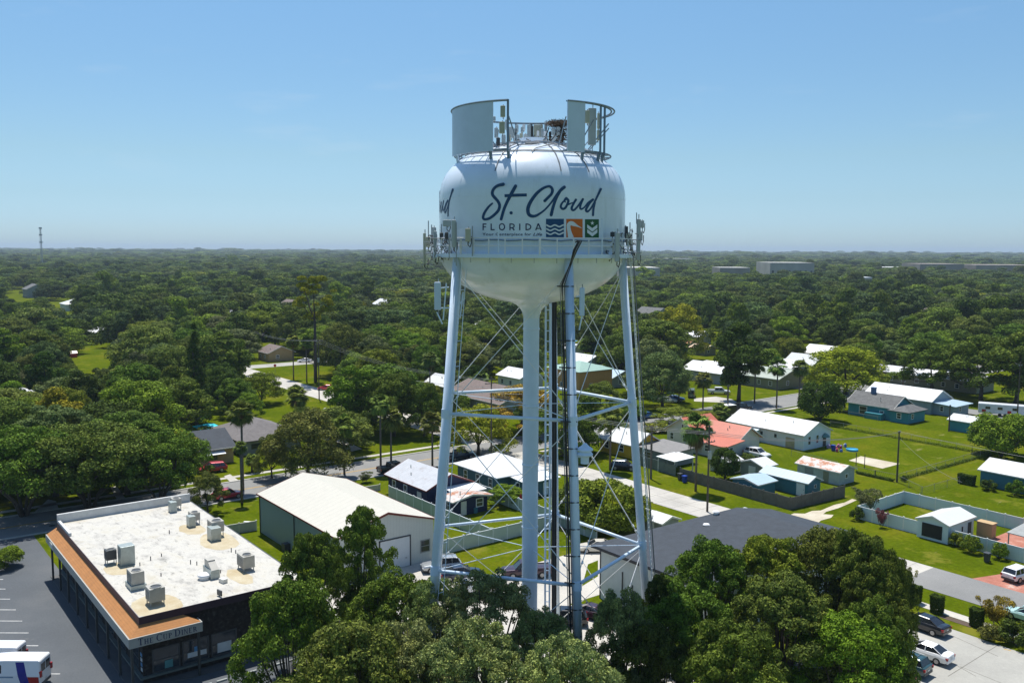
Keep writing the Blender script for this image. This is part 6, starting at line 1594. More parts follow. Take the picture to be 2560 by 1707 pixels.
make_proto('ball', 'ball', 4.0, 7.0, .3, 60, 1.15, 20000, .33, 83, tr=.25)
make_proto('bush', 'ball', 1.0, 1.6, .1, 20, .38, 2600, .17, 85, tr=.06, inner=.3)
make_proto('pine', 'pine', 6.0, 22.0, 12.5, 34, 1.3, 12000, .38, 87, tr=.42)
make_proto('myrtle', 'vase', 1.9, 4.2, .5, 40, .42, 7000, .15, 89, tr=.10, multi=4, nb=12, flat=1.0)
make_proto('far0', 'oak', 6.5, 11.0, 1.5, 34, 1.75, 5200, .66, 91, flat=.36, inner=.06); make_proto('far1', 'oak', 6.5, 11.0, 1.5, 28, 1.95, 5200, .66, 92, flat=.36, inner=.06); make_proto('far2', 'tall', 5.2, 12.0, 1.5, 28, 1.7, 4600, .66, 93, flat=.36, inner=.06)
TONES = {'dark': (0.0798, 0.114, 0.0228), 'green': (0.1322, 0.1767, 0.0285), 'olive': (0.1596, 0.187, 0.041), 'yellow': (0.3078, 0.3021, 0.0251), 'bright': (0.1915, 0.2485, 0.0274), 'grey': (0.1733, 0.1995, 0.0798), 'rust': (0.342, 0.2679, 0.0399), 'blue': (0.1049, 0.1505, 0.0502), 'pale': (0.285, 0.3306, 0.1197)}
def tree(key, loc, w_, h_, tone, label, cat='tree', name='tree', group=None, rz=None, jit=.12, flower=None):
    me, tm, R, H = PROTO[key]
    r = empty(name, (loc[0], loc[1], 0), label, cat, group)
    r.rotation_euler = (0, 0, rz if rz is not None else random.uniform(0, 6.28))
    r.scale = (w_ / 2 / R, w_ / 2 / R, h_ / H)
    c = bpy.data.objects.new('crown', me); COL.objects.link(c); c.parent = r
    t = TONES[tone]; j = [random.uniform(1 - jit, 1 + jit) for _ in range(2)]
    c.color = (t[0] * j[0], t[1] * j[1], t[2] * j[0], 1)
    if tm is not None:
        k = bpy.data.objects.new('trunk', tm); COL.objects.link(k); k.parent = r
    return r
random.seed(11)
def ptree(key, px, py, ytop, wpx, tone, label, **kw):   # base pixel, top row, width in photograph pixels
    b0 = g(px, py); d = depth_of(b0); h_ = zat(b0, ytop); w_ = wpx * d / FPX * 1.06
    return tree(key, b0, w_, max(1.0, h_), tone, label, **kw)
def dtree(key, px, ytop, depth, wpx, tone, label, **kw):   # column, top row and distance ahead
    t = at_depth(px, ytop, depth); return tree(key, t, wpx * depth / FPX, t.z, tone, label, **kw)
# -- the big trees in front of the tower
for a_ in (
    ('hero3', 900, 1272, 83, 190, 'green', 'tree with a spiky top in front of the warehouse door'),
    ('hero0', 775, 1335, 78, 210, 'green', 'dark leafy tree spilling over the right side of the diner roof'),
    ('hero1', 985, 1432, 72, 300, 'green', 'broad tree in front of the left tower leg'),
    ('feather1', 1085, 1452, 70, 250, 'pale', 'feathery tree between the left tower leg and the riser'), ('feather0', 1350, 1525, 66, 240, 'pale', 'feathery tree between the riser and the front leg'), ('hero1', 2190, 1500, 67, 230, 'green', 'oak crown hiding the hoods of the cars in the concrete lot'), ('feather1', 1010, 1560, 60, 330, 'pale', 'light leafy tree at the bottom left of the tower'),
    ('feather0', 1215, 1428, 68, 330, 'pale', 'feathery tree covering the foot of the riser pipe'),
    ('feather1', 1555, 1478, 64, 240, 'pale', 'sparse feathery tree at the foot of the front tower leg'),
    ('hero2', 720, 1455, 66, 300, 'green', 'tree at the diner sign end reaching the bottom edge'),
    ('hero1', 880, 1560, 58, 430, 'olive', 'lowest tree left of centre cut by the bottom edge'),
    ('feather0', 1180, 1560, 57, 420, 'pale', 'tree at bottom centre below the riser'),
    ('feather1', 1420, 1600, 55, 380, 'pale', 'tree at the bottom edge below the front leg'),
    ('hero3', 1652, 1440, 74, 130, 'dark', 'narrow dark tree at the foot of the right tower leg'),
    ('hero1', 1775, 1350, 78, 270, 'green', 'tall oak in front of the dark shingle roof, left crown'),
    ('hero0', 1925, 1345, 80, 280, 'bright', 'wide oak in front of the dark shingle roof, middle crown'),
    ('hero2', 2085, 1330, 80, 280, 'green', 'oak crown touching the pale dirt track'),
    ('hero0', 2150, 1334, 77, 250, 'green', 'tall oak crown in front of the right end of the dark roof'), ('hero2', 2225, 1378, 76, 150, 'green', 'smaller oak crown nearest the lane edge'),
    ('hero1', 2190, 1400, 74, 200, 'green', 'oak beside the small pinkish crape myrtle and the lane'),
    ('hero0', 1720, 1475, 68, 330, 'green', 'oak crown right of the right tower leg, second row'),
    ('hero1', 1960, 1440, 69, 360, 'olive', 'large oak crown in the middle of the right hand clump'),
    ('hero2', 2130, 1540, 66, 330, 'bright', 'oak hanging over the parked white sedan'),
    ('hero0', 1830, 1570, 60, 380, 'green', 'lowest oak of the right hand clump at the bottom edge'),
    ('hero3', 1620, 1560, 62, 260, 'dark', 'dark tree filling the bottom between the clumps')):
    dtree(*a_)
# -- big oaks with showing limbs beyond the street on the left
ptree('limb', 225, 1276, 1062, 350, 'olive', 'spreading oak with many bare dark limbs beyond the street'); ptree('limb', 60, 1290, 1070, 330, 'green', 'spreading oak at the left edge above the street')
ptree('limb', 400, 1262, 1085, 250, 'green', 'oak with dark trunk beside the diner back corner'); ptree('hero0', 140, 1240, 1020, 260, 'grey', 'dense oak behind the limbed oak at far left')
ptree('hero1', 320, 1235, 1030, 260, 'olive', 'dense oak crown behind the limbed oak, toward the tan house'); ptree('hero2', 20, 1215, 1000, 240, 'olive', 'dense oak crown on the left edge')
ptree('oak3', 455, 1175, 1078, 90, 'yellow', 'small yellowish tree left of the tan house')
ptree('oak1', 520, 1283, 1182, 95, 'olive', 'small pale green tree at the back corner of the diner'); ptree('ball', 8, 1420, 1368, 90, 'bright', 'bright low shrub in the diner lot at the left edge')
ptree('cone', 492, 1062, 812, 95, 'dark', 'tall dark conical tree standing above the woods'); ptree('pine', 789, 955, 690, 105, 'yellow', 'tall slim pine with yellowish crown beyond the curved road')
ptree('tall0', 430, 1075, 915, 95, 'green', 'upright tree left of the dark conical tree'); ptree('oak2', 372, 960, 815, 190, 'olive', 'huge rounded oak beside the small far lawn')
ptree('tall1', 560, 985, 830, 130, 'green', 'leafy tree right of the dark conical tree'); ptree('oak4', 655, 1010, 930, 110, 'bright', 'bright green tree by the curved road')
ptree('oak5', 770, 1200, 1025, 205, 'olive', 'wide airy tree standing behind the cream warehouse roof'); ptree('tall1', 878, 1085, 915, 115, 'bright', 'bright green upright tree beside the white roofed cottage')
ptree('oak0', 985, 1090, 935, 150, 'green', 'dense tree above the sunny lawn left of the tower'); ptree('oak1', 1060, 1090, 960, 110, 'green', 'tree touching the left tower leg above the lawn')
ptree('oak2', 680, 1195, 1085, 90, 'olive', 'lower tree left of the airy tree behind the warehouse')
ptree('oak3', 1300, 1085, 965, 200, 'rust', 'yellow brown tree seen through the left bay of the tower'); ptree('oak4', 1195, 1138, 1015, 180, 'yellow', 'second yellow brown tree low in the left bay of the tower')
ptree('oak5', 1405, 1140, 1010, 170, 'green', 'dense green tree behind the front tower leg'); ptree('tall2', 1470, 1130, 990, 110, 'green', 'dark tree right of the front tower leg'); ptree('oak1', 1500, 1030, 955, 110, 'green', 'green tree between the orange house and the right tower leg')
ptree('oak2', 1690, 1060, 1018, 120, 'bright', 'low bright tree on the corner above the red roof'); ptree('ball', 1572, 1046, 1008, 85, 'green', 'round green tree right of the right tower leg by the street')
ptree('oak1', 1755, 1066, 1026, 95, 'bright', 'fresh green tree touching the red roof ridge'); ptree('oak3', 1540, 1120, 1050, 90, 'green', 'green tree between the street and the yellow house'); ptree('bush', 1640, 1078, 1056, 70, 'bright', 'low garden shrubs left of the red roofed house', cat='bush', name='bush')
ptree('oak0', 1330, 1060, 990, 90, 'green', 'green tree behind the riser pipe'); ptree('oak4', 1150, 1100, 1030, 80, 'bright', 'bright small tree by the street right of the left tower leg')
ptree('oak0', 1265, 1262, 1212, 100, 'bright', 'small bright tree inside the vinyl fence by the riser'); ptree('ball', 1520, 1332, 1208, 195, 'bright', 'large rounded tree by the concrete lane behind the front leg')
ptree('ball', 1450, 1310, 1205, 130, 'green', 'rounded tree just right of the front tower leg')
ptree('tall2', 1846, 1003, 808, 135, 'dark', 'very tall dark tree towering over the lavender house'); ptree('oak2', 1656, 1018, 880, 150, 'grey', 'grey green tree left of the lavender house')
ptree('oak4', 1700, 900, 762, 130, 'yellow', 'rounded yellow green tree above the grey and white house'); ptree('oak3', 1640, 930, 800, 200, 'green', 'big dense tree left of the grey house')
ptree('ball', 1968, 905, 845, 80, 'bright', 'ball shaped tree near the far cottages'); ptree('oak5', 2112, 985, 868, 200, 'yellow', 'wide yellow green tree over the far street corner')
ptree('ball', 2050, 1052, 955, 112, 'dark', 'dark rounded tree beside the teal house'); ptree('ball', 2502, 1140, 1035, 150, 'bright', 'large rounded bush tree right of the small teal shed')
ptree('oak1', 2330, 980, 850, 190, 'green', 'broad dark tree over the long olive building'); ptree('oak0', 2450, 1000, 840, 210, 'green', 'broad tree at the right above the caravan'); ptree('tall0', 2540, 1010, 830, 150, 'green', 'tall tree at the right edge above the caravan')
ptree('ball', 1812, 1198, 1122, 68, 'dark', 'dark bush beside the transformer pole'); ptree('bush', 1868, 1148, 1132, 36, 'olive', 'low bush beside the white sport utility vehicle')
ptree('myrtle', 2165, 1283, 1217, 78, 'grey', 'grey flowering crape myrtle at the end of the pale fence'); ptree('myrtle', 2204, 1318, 1272, 30, 'rust', 'small pink flowering crape myrtle against the pale fence').children[0].color = (.30, .10, .12, 1)
ptree('bush', 2140, 1300, 1268, 36, 'dark', 'dark green shrub below the grey crape myrtle')
for (x, y, yt, w_, n_) in ((2392, 1366, 1333, 40, 'left and smallest bush of three beside the garage'), (2428, 1380, 1338, 52, 'middle bush of three right of the garage'), (2498, 1396, 1356, 42, 'round bright bush right of the dark wheeled bin')):
    ptree('bush', x, y, yt, w_, 'bright', n_, cat='bush', name='bush')
ptree('myrtle', 2262, 1500, 1412, 50, 'rust', 'pinkish crape myrtle behind the right hand oaks'); ptree('myrtle', 2484, 1570, 1487, 82, 'rust', 'large brownish crape myrtle beside the lane')
ptree('bush', 2478, 1598, 1560, 62, 'olive', 'low spreading bush under the large crape myrtle', cat='bush', name='bush'); ptree('bush', 2540, 1612, 1555, 90, 'dark', 'dark hedge bush at the right edge', cat='bush', name='bush')
ptree('bush', 2472, 1226, 1200, 40, 'dark', 'dark shrub against the blue outbuilding', cat='bush', name='bush'); ptree('bush', 2535, 1238, 1200, 44, 'green', 'taller shrub against the blue outbuilding', cat='bush', name='bush')
ptree('myrtle', 912, 1206, 1180, 40, 'grey', 'small bare looking shrub behind the warehouse roof'); ptree('bush', 2260, 1203, 1190, 16, 'dark', 'tuft of weeds round the lawn pole', cat='bush', name='bush')
b = MB()   # clipped hedge by the outbuilding and the four hedge blocks by the lane
def hedge(u0, v0, u1, v1, h_, label, tone='dark', N=9000, size=.10, taper=.12):
    r_ = np.random.RandomState(int(abs(u0 * 10 + v0)) % 1000)
    cx_, cy_ = (u0 + u1) / 2, (v0 + v1) / 2
    P = r_.uniform(-1, 1, (N, 3)); ax = r_.randint(0, 3, N); sg_ = np.sign(r_.normal(size=N)); 
    P[np.arange(N), ax] = sg_; nr = np.zeros((N, 3)); nr[np.arange(N), ax] = sg_
    P[:, 2] = (P[:, 2] + 1) / 2
    k = 1 - taper * (1 - P[:, 2]); P3 = np.stack([P[:, 0] * (u1 - u0) / 2 * k, P[:, 1] * (v1 - v0) / 2 * k, P[:, 2] * h_ * (1 + .06 * np.abs(P[:, 0]))], 1) + r_.normal(size=(N, 3)) * .035
    nr += r_.normal(size=(N, 3)) * .6; nr /= np.linalg.norm(nr, axis=1)[:, None]
    a = np.cross(nr, r_.normal(size=(N, 3))); a /= np.linalg.norm(a, axis=1)[:, None]; c = np.cross(nr, a); s = size * r_.uniform(.6, 1.3, N)[:, None] / 2
    V = np.stack([P3 - a * s, P3 - c * s, P3 + a * s, P3 + c * s], 1).reshape(-1, 3)
    me = npmesh('hedge', V, np.arange(N * 4).reshape(-1, 4), M['leaf'])
    o = bpy.data.objects.new('hedge', me); COL.objects.link(o); o.location = (cx_, cy_, 0); o.color = (*TONES[tone], 1); tag(o, label, 'hedge'); return o
for (x, y, n_) in ((2282, 1507, 'clipped hedge block half behind the oak, left of the row by the lane'), (2337, 1533, 'tall clipped hedge block right behind the shiny black sedan'), (2436, 1567, 'clipped hedge block left of the large crape myrtle')):
    p = g(x, y); hedge(p.x - .55, p.y - .1, p.x + .55, p.y + .9, 1.75, n_)
hedge(-70.4, 146.6, -67.9, 147.6, 1.5, 'long clipped hedge at the end of the short chain link fence', size=.2)
for (a_, c_, d_, e_, n_) in ((-110.5, 171.85, -77.4, 172.35, 'dark weeds growing along the long chain link fence'), (-77.3, 141, -76.8, 171.5, 'weeds along the chain link fence behind the lawn pole'), (-84, 138.8, -77.2, 139.3, 'weeds along the fence by the rusty shed')):
    o = hedge(a_, c_, d_, e_, .38, n_, 'green', 5000, .16); o.name = 'weeds'; o['kind'] = 'stuff'
# -- palms
def palm_proto(seed, R=1.75):
    r_ = np.random.RandomState(seed); V = []; F = []
    def frond(az, el, ln, droop, width, V, F):
        # petiole then a fan of narrow blades
        d = np.array([math.cos(az) * math.cos(el), math.sin(az) * math.cos(el), math.sin(el)])
        c0 = d * ln * .5; side = np.array([-math.sin(az), math.cos(az), 0]); up = np.cross(d, side) * -1
        k = len(V); w0 = .025
        V += [side * w0, -side * w0, c0 - side * w0, c0 + side * w0]; F.append((k, k + 1, k + 2, k + 3))
        nb_ = 13
        for j in range(nb_):
            t = (j / (nb_ - 1) - .5) * 2; an = t * 1.25
            bd = d * math.cos(an) + side * math.sin(an) + up * .15
            L1 = ln * .62 * (1 - .25 * abs(t)); pn = np.cross(bd, up); pn /= np.linalg.norm(pn) + 1e-6
            m_ = c0 + bd * L1 * .6; e_ = c0 + bd * L1 + np.array([0, 0, -droop * L1])
            k = len(V); V += [c0, m_ + pn * width, e_, m_ - pn * width]; F.append((k, k + 1, k + 2, k + 3))
    for k in range(64):
        el = math.radians(r_.uniform(-48, 85)) ; frond(r_.uniform(0, 6.28), el, R * r_.uniform(.85, 1.1), r_.uniform(.15, .5), .085, V, F)
    g_ = npmesh('crown', np.array(V), np.array(F), M['palmleaf'])
    V, F = [], []
    for k in range(16): frond(r_.uniform(0, 6.28), math.radians(r_.uniform(-80, -40)), R * r_.uniform(.6, .9), .3, .06, V, F)
    return g_, npmesh('dead_fronds', np.array(V), np.array(F), M['thatch'])
PP = [palm_proto(s) for s in (1, 2, 3)]
def palm(px, py, yc, label, R=2.1, k=None, tone=(.150, .190, .040), lean=0.0, shag=1.0, tr=.17):
    b0 = g(px, py); z = zat(b0, yc)
    r = empty('palm_tree', (b0.x, b0.y, 0), label, 'palm tree')
    k = k if k is not None else random.randrange(3)
    b = MB(); b.tube([b0 - Vector((0, 0, .2)), b0 + Vector((lean * .3, 0, z * .5)), b0 + Vector((lean, 0, z))], [tr * 1.2, tr * .95, tr], 10); b.build('trunk', M['palmbark'], r, smooth=True)
    for nm, me in zip(('crown', 'dead_fronds'), PP[k]):
        o = bpy.data.objects.new(nm, me); COL.objects.link(o); o.parent = r; o.location = (lean, 0, z); s = R / 1.75; o.scale = (s, s, s * (1 if nm == 'crown' else shag)); o.rotation_euler = (0, 0, random.uniform(0, 6.28)); o.color = (*[c * random.uniform(.85, 1.15) for c in tone], 1)
    return r
for a_ in ((608, 1226, 1032, 'tall palm right of the tan house with grey roof', 2.3), (605, 1258, 1118, 'short young palm in front of the tall palm by the street', 1.1),
    (978, 1172, 1046, 'palm with pale trunk between the street and the sunny lawn', 2.3), (952, 1178, 1010, 'palm just left of the pale trunked palm on the lawn', 2.0), (861, 1186, 1066, 'palm behind the airy tree beside the street', 2.2),
    (1081, 1165, 1056, 'palm hugging the left side of the left tower leg', 2.3), (734, 948, 852, 'left palm of two on the island of lawn by the curved road', 2.3), (767, 956, 856, 'right palm of two on the island of lawn by the curved road', 2.1),
    (839, 938, 895, 'palm beyond the tall utility pole', 2.3), (742, 1035, 992, 'bushy low palm right of the curved road', 3.0), (940, 960, 890, 'dark palm above the dense tree left of the tower', 2.4), (1075, 1010, 900, 'dark palm left of the left tower leg far back', 2.4),
    (1200, 995, 955, 'yellowish palm seen through the tower, left bay', 3.2), (1465, 905, 862, 'palm behind the small white gable right of the front leg', 2.8), (1886, 1008, 914, 'palm right of the tall dark tree', 2.6), (1941, 1022, 917, 'palm in the middle of the right hand palm row by the street', 2.6),
    (1997, 1010, 919, 'rightmost palm of the row near the far cottages', 2.4), (1757, 1022, 950, 'palm in front of the lavender house', 2.3), (1819, 1000, 944, 'palm right behind the white pickup', 2.3), (1697, 1005, 962, 'dark palm left of the white pickup', 2.5),
    (1525, 1175, 1040, 'palm seen through the right bay of the tower', 2.5), (1739, 1228, 1068, 'big shaggy palm in front of the red roofed house', 2.7), (2257, 965, 880, 'palm beside the far road bend', 2.3), (2285, 880, 850, 'dark palm above the far road bend', 2.6), (1445, 1160, 1130, 'low palm beside the lane behind the front leg', 2.0), (2530, 960, 880, 'palm mixed into the right edge trees', 2.4), (1800, 1060, 1035, 'low palm over the red roof left slope', 2.6), (630, 1180, 1150, 'low palm in the garden behind the street', 1.3)):
    palm(a_[0], a_[1], a_[2], a_[3], a_[4], shag=1.5 if 'shaggy' in a_[3] else 1.0)
b0 = g(1627, 1197); z = zat(b0, 1064); r = empty('palm_stump', (b0.x, b0.y, 0), 'bare topped palm trunk beside the grey green board fence', 'palm tree')
b = MB(); b.tube([b0, b0 + Vector((0, 0, z))], [.2, .16], 10); b.build('trunk', M['palmbark'], r); b = MB(); b.lathe(b0 + Vector((0, 0, z - .9)), [(.16, 0), (.32, .4), (.25, .9), (.001, 1.0)], 10); b.build('crown', M['thatch'], r)

# ================================================================== SMALL THINGS
def bin_(px, py, mat, label, h_=1.1):
    p = g(px, py); r = empty('wheeled_bin', (p.x, p.y, 0), label, 'bin')
    b = MB(); b.add([(p.x - .25, p.y - .25, .08), (p.x + .25, p.y - .25, .08), (p.x + .25, p.y + .25, .08), (p.x - .25, p.y + .25, .08), (p.x - .32, p.y - .34, h_), (p.x + .32, p.y - .34, h_), (p.x + .32, p.y + .34, h_), (p.x - .32, p.y + .34, h_)], [(3, 2, 1, 0), (4, 5, 6, 7), (0, 1, 5, 4), (1, 2, 6, 5), (2, 3, 7, 6), (3, 0, 4, 7)]); b.build('body', mat, r)
    b = MB(); b.box(p.x - .35, p.y - .38, h_, p.x + .35, p.y + .38, h_ + .08); b.build('lid', mat, r)
    for s in (-1, 1):
        b = MB(); b.tube([(p.x + s * .3, p.y + .25, .12), (p.x + s * .36, p.y + .25, .12)], .12, 10); b.build('wheel', M['black'], r)
BB = paint('bin_blue', (.01, .05, .35), .5)
bin_(2467, 1405, M['darkgrey'], 'dark wheeled bin on the lawn edge before the pale fence', 1.15); bin_(1711, 1206, BB, 'blue wheeled bin on the verge beside the shaggy palm'); bin_(2083, 1127, BB, 'blue wheeled bin behind the long pale house'); bin_(1700, 1200, M['darkgrey'], 'dark wheeled bin next to the blue one on the verge')
bin_(1757, 885, BB, 'blue bin beside the small peach roofed building')
p = g(2130, 1126); r = empty('paddling_pool', (p.x, p.y, 0), 'round blue paddling pool on the lawn behind the pale house', 'paddling pool')
b = MB(); b.lathe(p, [(0.001, .04), (.9, .04), (1.0, .35), (1.1, .35), (1.1, 0)], 24); b.build('wall', paint('pool_blue', (.05, .38, .62), .4), r); b = MB(); b.lathe(p, [(0.001, .22), (.95, .22)], 24); b.build('water', paint('pool_water', (.10, .45, .60), .05), r)
toyc = [('toy_pink', (.55, .12, .25)), ('toy_white', (.7, .7, .7)), ('toy_blue', (.05, .15, .5)), ('toy_red', (.45, .03, .05)), ('toy_lilac', (.4, .3, .5))]
rt = random.Random(9)
for k in range(14):
    p = g(rt.uniform(2066, 2118), rt.uniform(1116, 1130)); c = toyc[k % 5]; b = MB()
    h_ = rt.uniform(.25, .8); b.cbox((p.x, p.y, h_ / 2), rt.uniform(.3, .8), rt.uniform(.2, .5), h_, rt.uniform(0, 3)); b.lathe((p.x, p.y, h_), [(.22, 0), (.18, .12), (.001, .2)], 8)
    tag(b.build('toy', paint(c[0], c[1], .5), bevel=.04), 'small colourful garden toy among those behind the long pale house', 'toy', 'garden toys behind the pale house')
for (x, y0, y1, n_) in ((2140, 1164, 1131, 'left dark net post by the sand court'), (2161, 1170, 1135, 'right dark net post by the sand court'), (2188, 1194, 1175, 'short post on the fence line left of the lawn pole')):
    p = g(x, y0); b = MB(); b.tube([p, p + Vector((0, 0, zat(p, y1)))], .07, 8); b.tube([p, p + Vector((0, 0, .05))], .14, 8); tag(b.build('post', M['pole']), n_, 'post')
p = g(688, 932); r = empty('stop_sign', (p.x, p.y, 0), 'small red stop sign at the curved road junction', 'road sign')
b = MB(); b.tube([p, p + Vector((0, 0, 2.6))], .04, 6); b.build('post', M['galv'], r)
fd = Vector((SX, -CX, 0)); sd = Vector((CX, SX, 0)); b = MB(); c = p + Vector((0, 0, 2.3)) + fd * .06
b.poly([c + sd * .45 * math.cos(math.pi / 8 + k * math.pi / 4) + Vector((0, 0, .45 * math.sin(math.pi / 8 + k * math.pi / 4))) for k in range(8)]); b.build('plate', paint('sign_red', (.5, .02, .02), .5), r)
p = g(608, 1700); r = empty('street_sign', (p.x, p.y, 0), 'grey sign post with small plates at the diner kerb under the tree', 'road sign')
b = MB(); b.tube([p, p + Vector((0, 0, 3.0))], .10, 8); b.build('post', M['darkgrey'], r)
b = MB(); b.cbox(p + Vector((0, 0, 3.0)), .8, .1, .5, YAW); b.build('plate', M['antenna'], r)
p = g(184, 893); r = empty('red_playhouse', (p.x, p.y, 0), 'tiny red playhouse on the far left lawn', 'playhouse')
b = MB(); b.box(p.x - 1, p.y - 1, 0, p.x + 1, p.y + 1, 1.5); b.build('wall', paint('play_red', (.5, .04, .03), .6), r); b = MB(); b.add([(p.x - 1.1, p.y - 1.1, 1.5), (p.x + 1.1, p.y - 1.1, 1.5), (p.x + 1.1, p.y + 1.1, 1.5), (p.x - 1.1, p.y + 1.1, 1.5), (p.x, p.y - 1.1, 2.2), (p.x, p.y + 1.1, 2.2)], [(0, 1, 4), (1, 2, 5, 4), (2, 3, 5), (3, 0, 4, 5)]); b.build('roof', M['tail'], r)
p = g(1302, 1270); r = empty('sun_umbrella', (p.x, p.y, 0), 'folded red parasol in the garden right of the riser', 'parasol'); b = MB(); b.lathe(p, [(.03, 0), (.03, .8), (.28, .9), (.2, 1.6), (.03, 2.3), (.001, 2.3)], 12); b.build('canopy', paint('parasol_red', (.45, .02, .03), .7), r)
p = g(2060, 1124)

# ================================================================== WOODLAND
KEEP = [[(178, 893), (215, 866), (262, 862), (258, 905), (240, 930), (195, 925)], [(240, 848), (305, 846), (305, 858), (240, 858)], [(480, 1085), (492, 1055), (548, 1052), (600, 1066), (640, 1030), (690, 1062), (690, 1130), (620, 1240), (480, 1200)],
        [(560, 1205), (690, 1190), (690, 1225), (560, 1265)], [(612, 915), (655, 868), (690, 866), (755, 890), (830, 905), (835, 930), (720, 940), (830, 985), (830, 1012), (760, 1012), (690, 975), (640, 945)], [(780, 1045), (822, 1012), (822, 1052)],
        [(885, 1112), (1100, 1085), (1100, 1180), (850, 1230), (850, 1185), (905, 1160)], [(1100, 1120), (1440, 1100), (1440, 1330), (1100, 1330)], [(600, 1180), (1100, 1150), (1100, 1330), (560, 1330)], [(0, 1262), (140, 1238), (480, 1225), (480, 1330), (0, 1380)],
        [(1212, 955), (1268, 930), (1305, 930), (1305, 1015), (1212, 1015)], [(1340, 915), (1490, 912), (1490, 975), (1400, 985), (1340, 985)], [(1398, 842), (1425, 842), (1440, 880), (1475, 885), (1475, 925), (1398, 925)], [(1490, 930), (1560, 918), (1560, 950), (1500, 955)],
        [(1705, 815), (1768, 818), (1772, 868), (1740, 905), (1705, 900)], [(1590, 1010), (1700, 975), (1735, 890), (1800, 885), (1830, 905), (1960, 940), (1965, 885), (2000, 870), (2070, 862), (2080, 900), (2060, 960), (2100, 985), (2170, 955), (2260, 940), (2360, 965), (2470, 1005), (2560, 1010), (2560, 1200), (2560, 1707), (1440, 1707), (1440, 1150), (1500, 1050)],
        [(15, 722), (55, 720), (80, 730), (80, 748), (15, 748)], [(135, 742), (180, 742), (185, 775), (135, 775)], [(285, 748), (312, 748), (312, 768), (285, 768)], [(362, 1000), (402, 1000), (402, 1058), (372, 1058)], [(0, 985), (30, 980), (30, 1000), (0, 1000)],
        [(2270, 905), (2310, 905), (2310, 930), (2270, 930)], [(2300, 885), (2335, 885), (2335, 897), (2300, 897)], [(815, 1095), (860, 1105), (850, 1125), (815, 1110)]]
KEEP = [np.array(k, float) for k in KEEP]
def inside(poly, X, Y):
    r_ = np.zeros(X.shape, bool); x, y = poly[:, 0], poly[:, 1]; j = len(x) - 1
    for i in range(len(x)):
        c = ((y[i] > Y) != (y[j] > Y)) & (X < (x[j] - x[i]) * (Y - y[i]) / (y[j] - y[i] + 1e-12) + x[i]); r_ ^= c; j = i
    return r_
def projv(X, Y, Z):
    x = X * CX + Y * SX; y = -X * SX + Y * CX; z = Z - CH
    d = y * math.cos(PITCH) - z * math.sin(PITCH); vv = z * math.cos(PITCH) + y * math.sin(PITCH)
    a, b_ = FPX * x / d, -FPX * vv / d; c, s = math.cos(ROLL), math.sin(ROLL)
    return 1280 + c * a - s * b_, 853.5 + s * a + c * b_, d
def clear_ok(X, Y, W_, H_):
    ok = np.ones(X.shape, bool)
    for fx, fz in ((0, .97), (0, .75), (-.85, .6), (.85, .6), (-.45, .85), (.45, .85), (0, .45), (-.8, .4), (.8, .4), (0, .08)):
        px, py, _ = projv(X + CX * fx * W_ / 2, Y + SX * fx * W_ / 2, H_ * fz)
        for k in KEEP: ok &= ~inside(k, px, py)
    return ok
# exact footprints of buildings: keep trunks off them
FOOT = []
for o in list(bpy.data.objects):
    if o.type == 'EMPTY' and o.get('category') in ('house', 'building', 'outbuilding', 'shed', 'warehouse', 'restaurant'):
        for c in o.children:
            if c.name.startswith(('wall', 'roof')) and c.type == 'MESH' and len(c.data.vertices):
                vs = [c.data.vertices[i].co + o.location for i in range(len(c.data.vertices))]
                FOOT.append((min(v.x for v in vs) - 2.5, min(v.y for v in vs) - 2.5, max(v.x for v in vs) + 2.5, max(v.y for v in vs) + 2.5))
def off_foot(X, Y):
    ok = np.ones(X.shape, bool)
    for a, b_, c, d in FOOT: ok &= ~((X > a) & (X < c) & (Y > b_) & (Y < d))
    for a, b_, c, d in ((-143, -80, -129, 300), (-300, 97, 0, 107), (-135, -80, 0, 300)): ok &= ~((X > a) & (X < c) & (Y > b_) & (Y < d))
    return ok
rs = np.random.RandomState(21)
def wedge(d0, d1, sp, jit=.42, marg=1.12):
    out = []; half = 1280 / FPX * marg
    n = int((d1 - d0) / sp)
    for i in range(n):
        y = d0 + (i + .5) * sp; m_ = int(2 * half * y / sp) + 1
        xs = (np.arange(m_) - m_ / 2 + .5 * (i % 2)) * sp; out.append(np.stack([xs, np.full(m_, y)], 1))
    P = np.concatenate(out); P += rs.uniform(-jit, jit, P.shape) * sp
    return P[:, 0] * CX - P[:, 1] * SX, P[:, 0] * SX + P[:, 1] * CX
X, Y = wedge(118, 345, 10.2)
n = len(X); Wd = 9.5 + 10.5 * rs.rand(n) ** 1.4; Ht = Wd * .34 + rs.uniform(3.6, 8.2, n)
big = rs.rand(n) < .12; Ht[big] *= 1.2
ok = clear_ok(X, Y, Wd, Ht) & off_foot(X, Y)
placed = np.array([(o.location.x, o.location.y) for o in bpy.data.objects if o.get('category') == 'tree'])
for k in np.where(ok)[0]:
    if len(placed) and np.min(np.hypot(placed[:, 0] - X[k], placed[:, 1] - Y[k])) < 6.0: ok[k] = False
px_, py_, dd_ = projv(X, Y, Ht * .6); ok &= (px_ > -160) & (px_ < 2720)
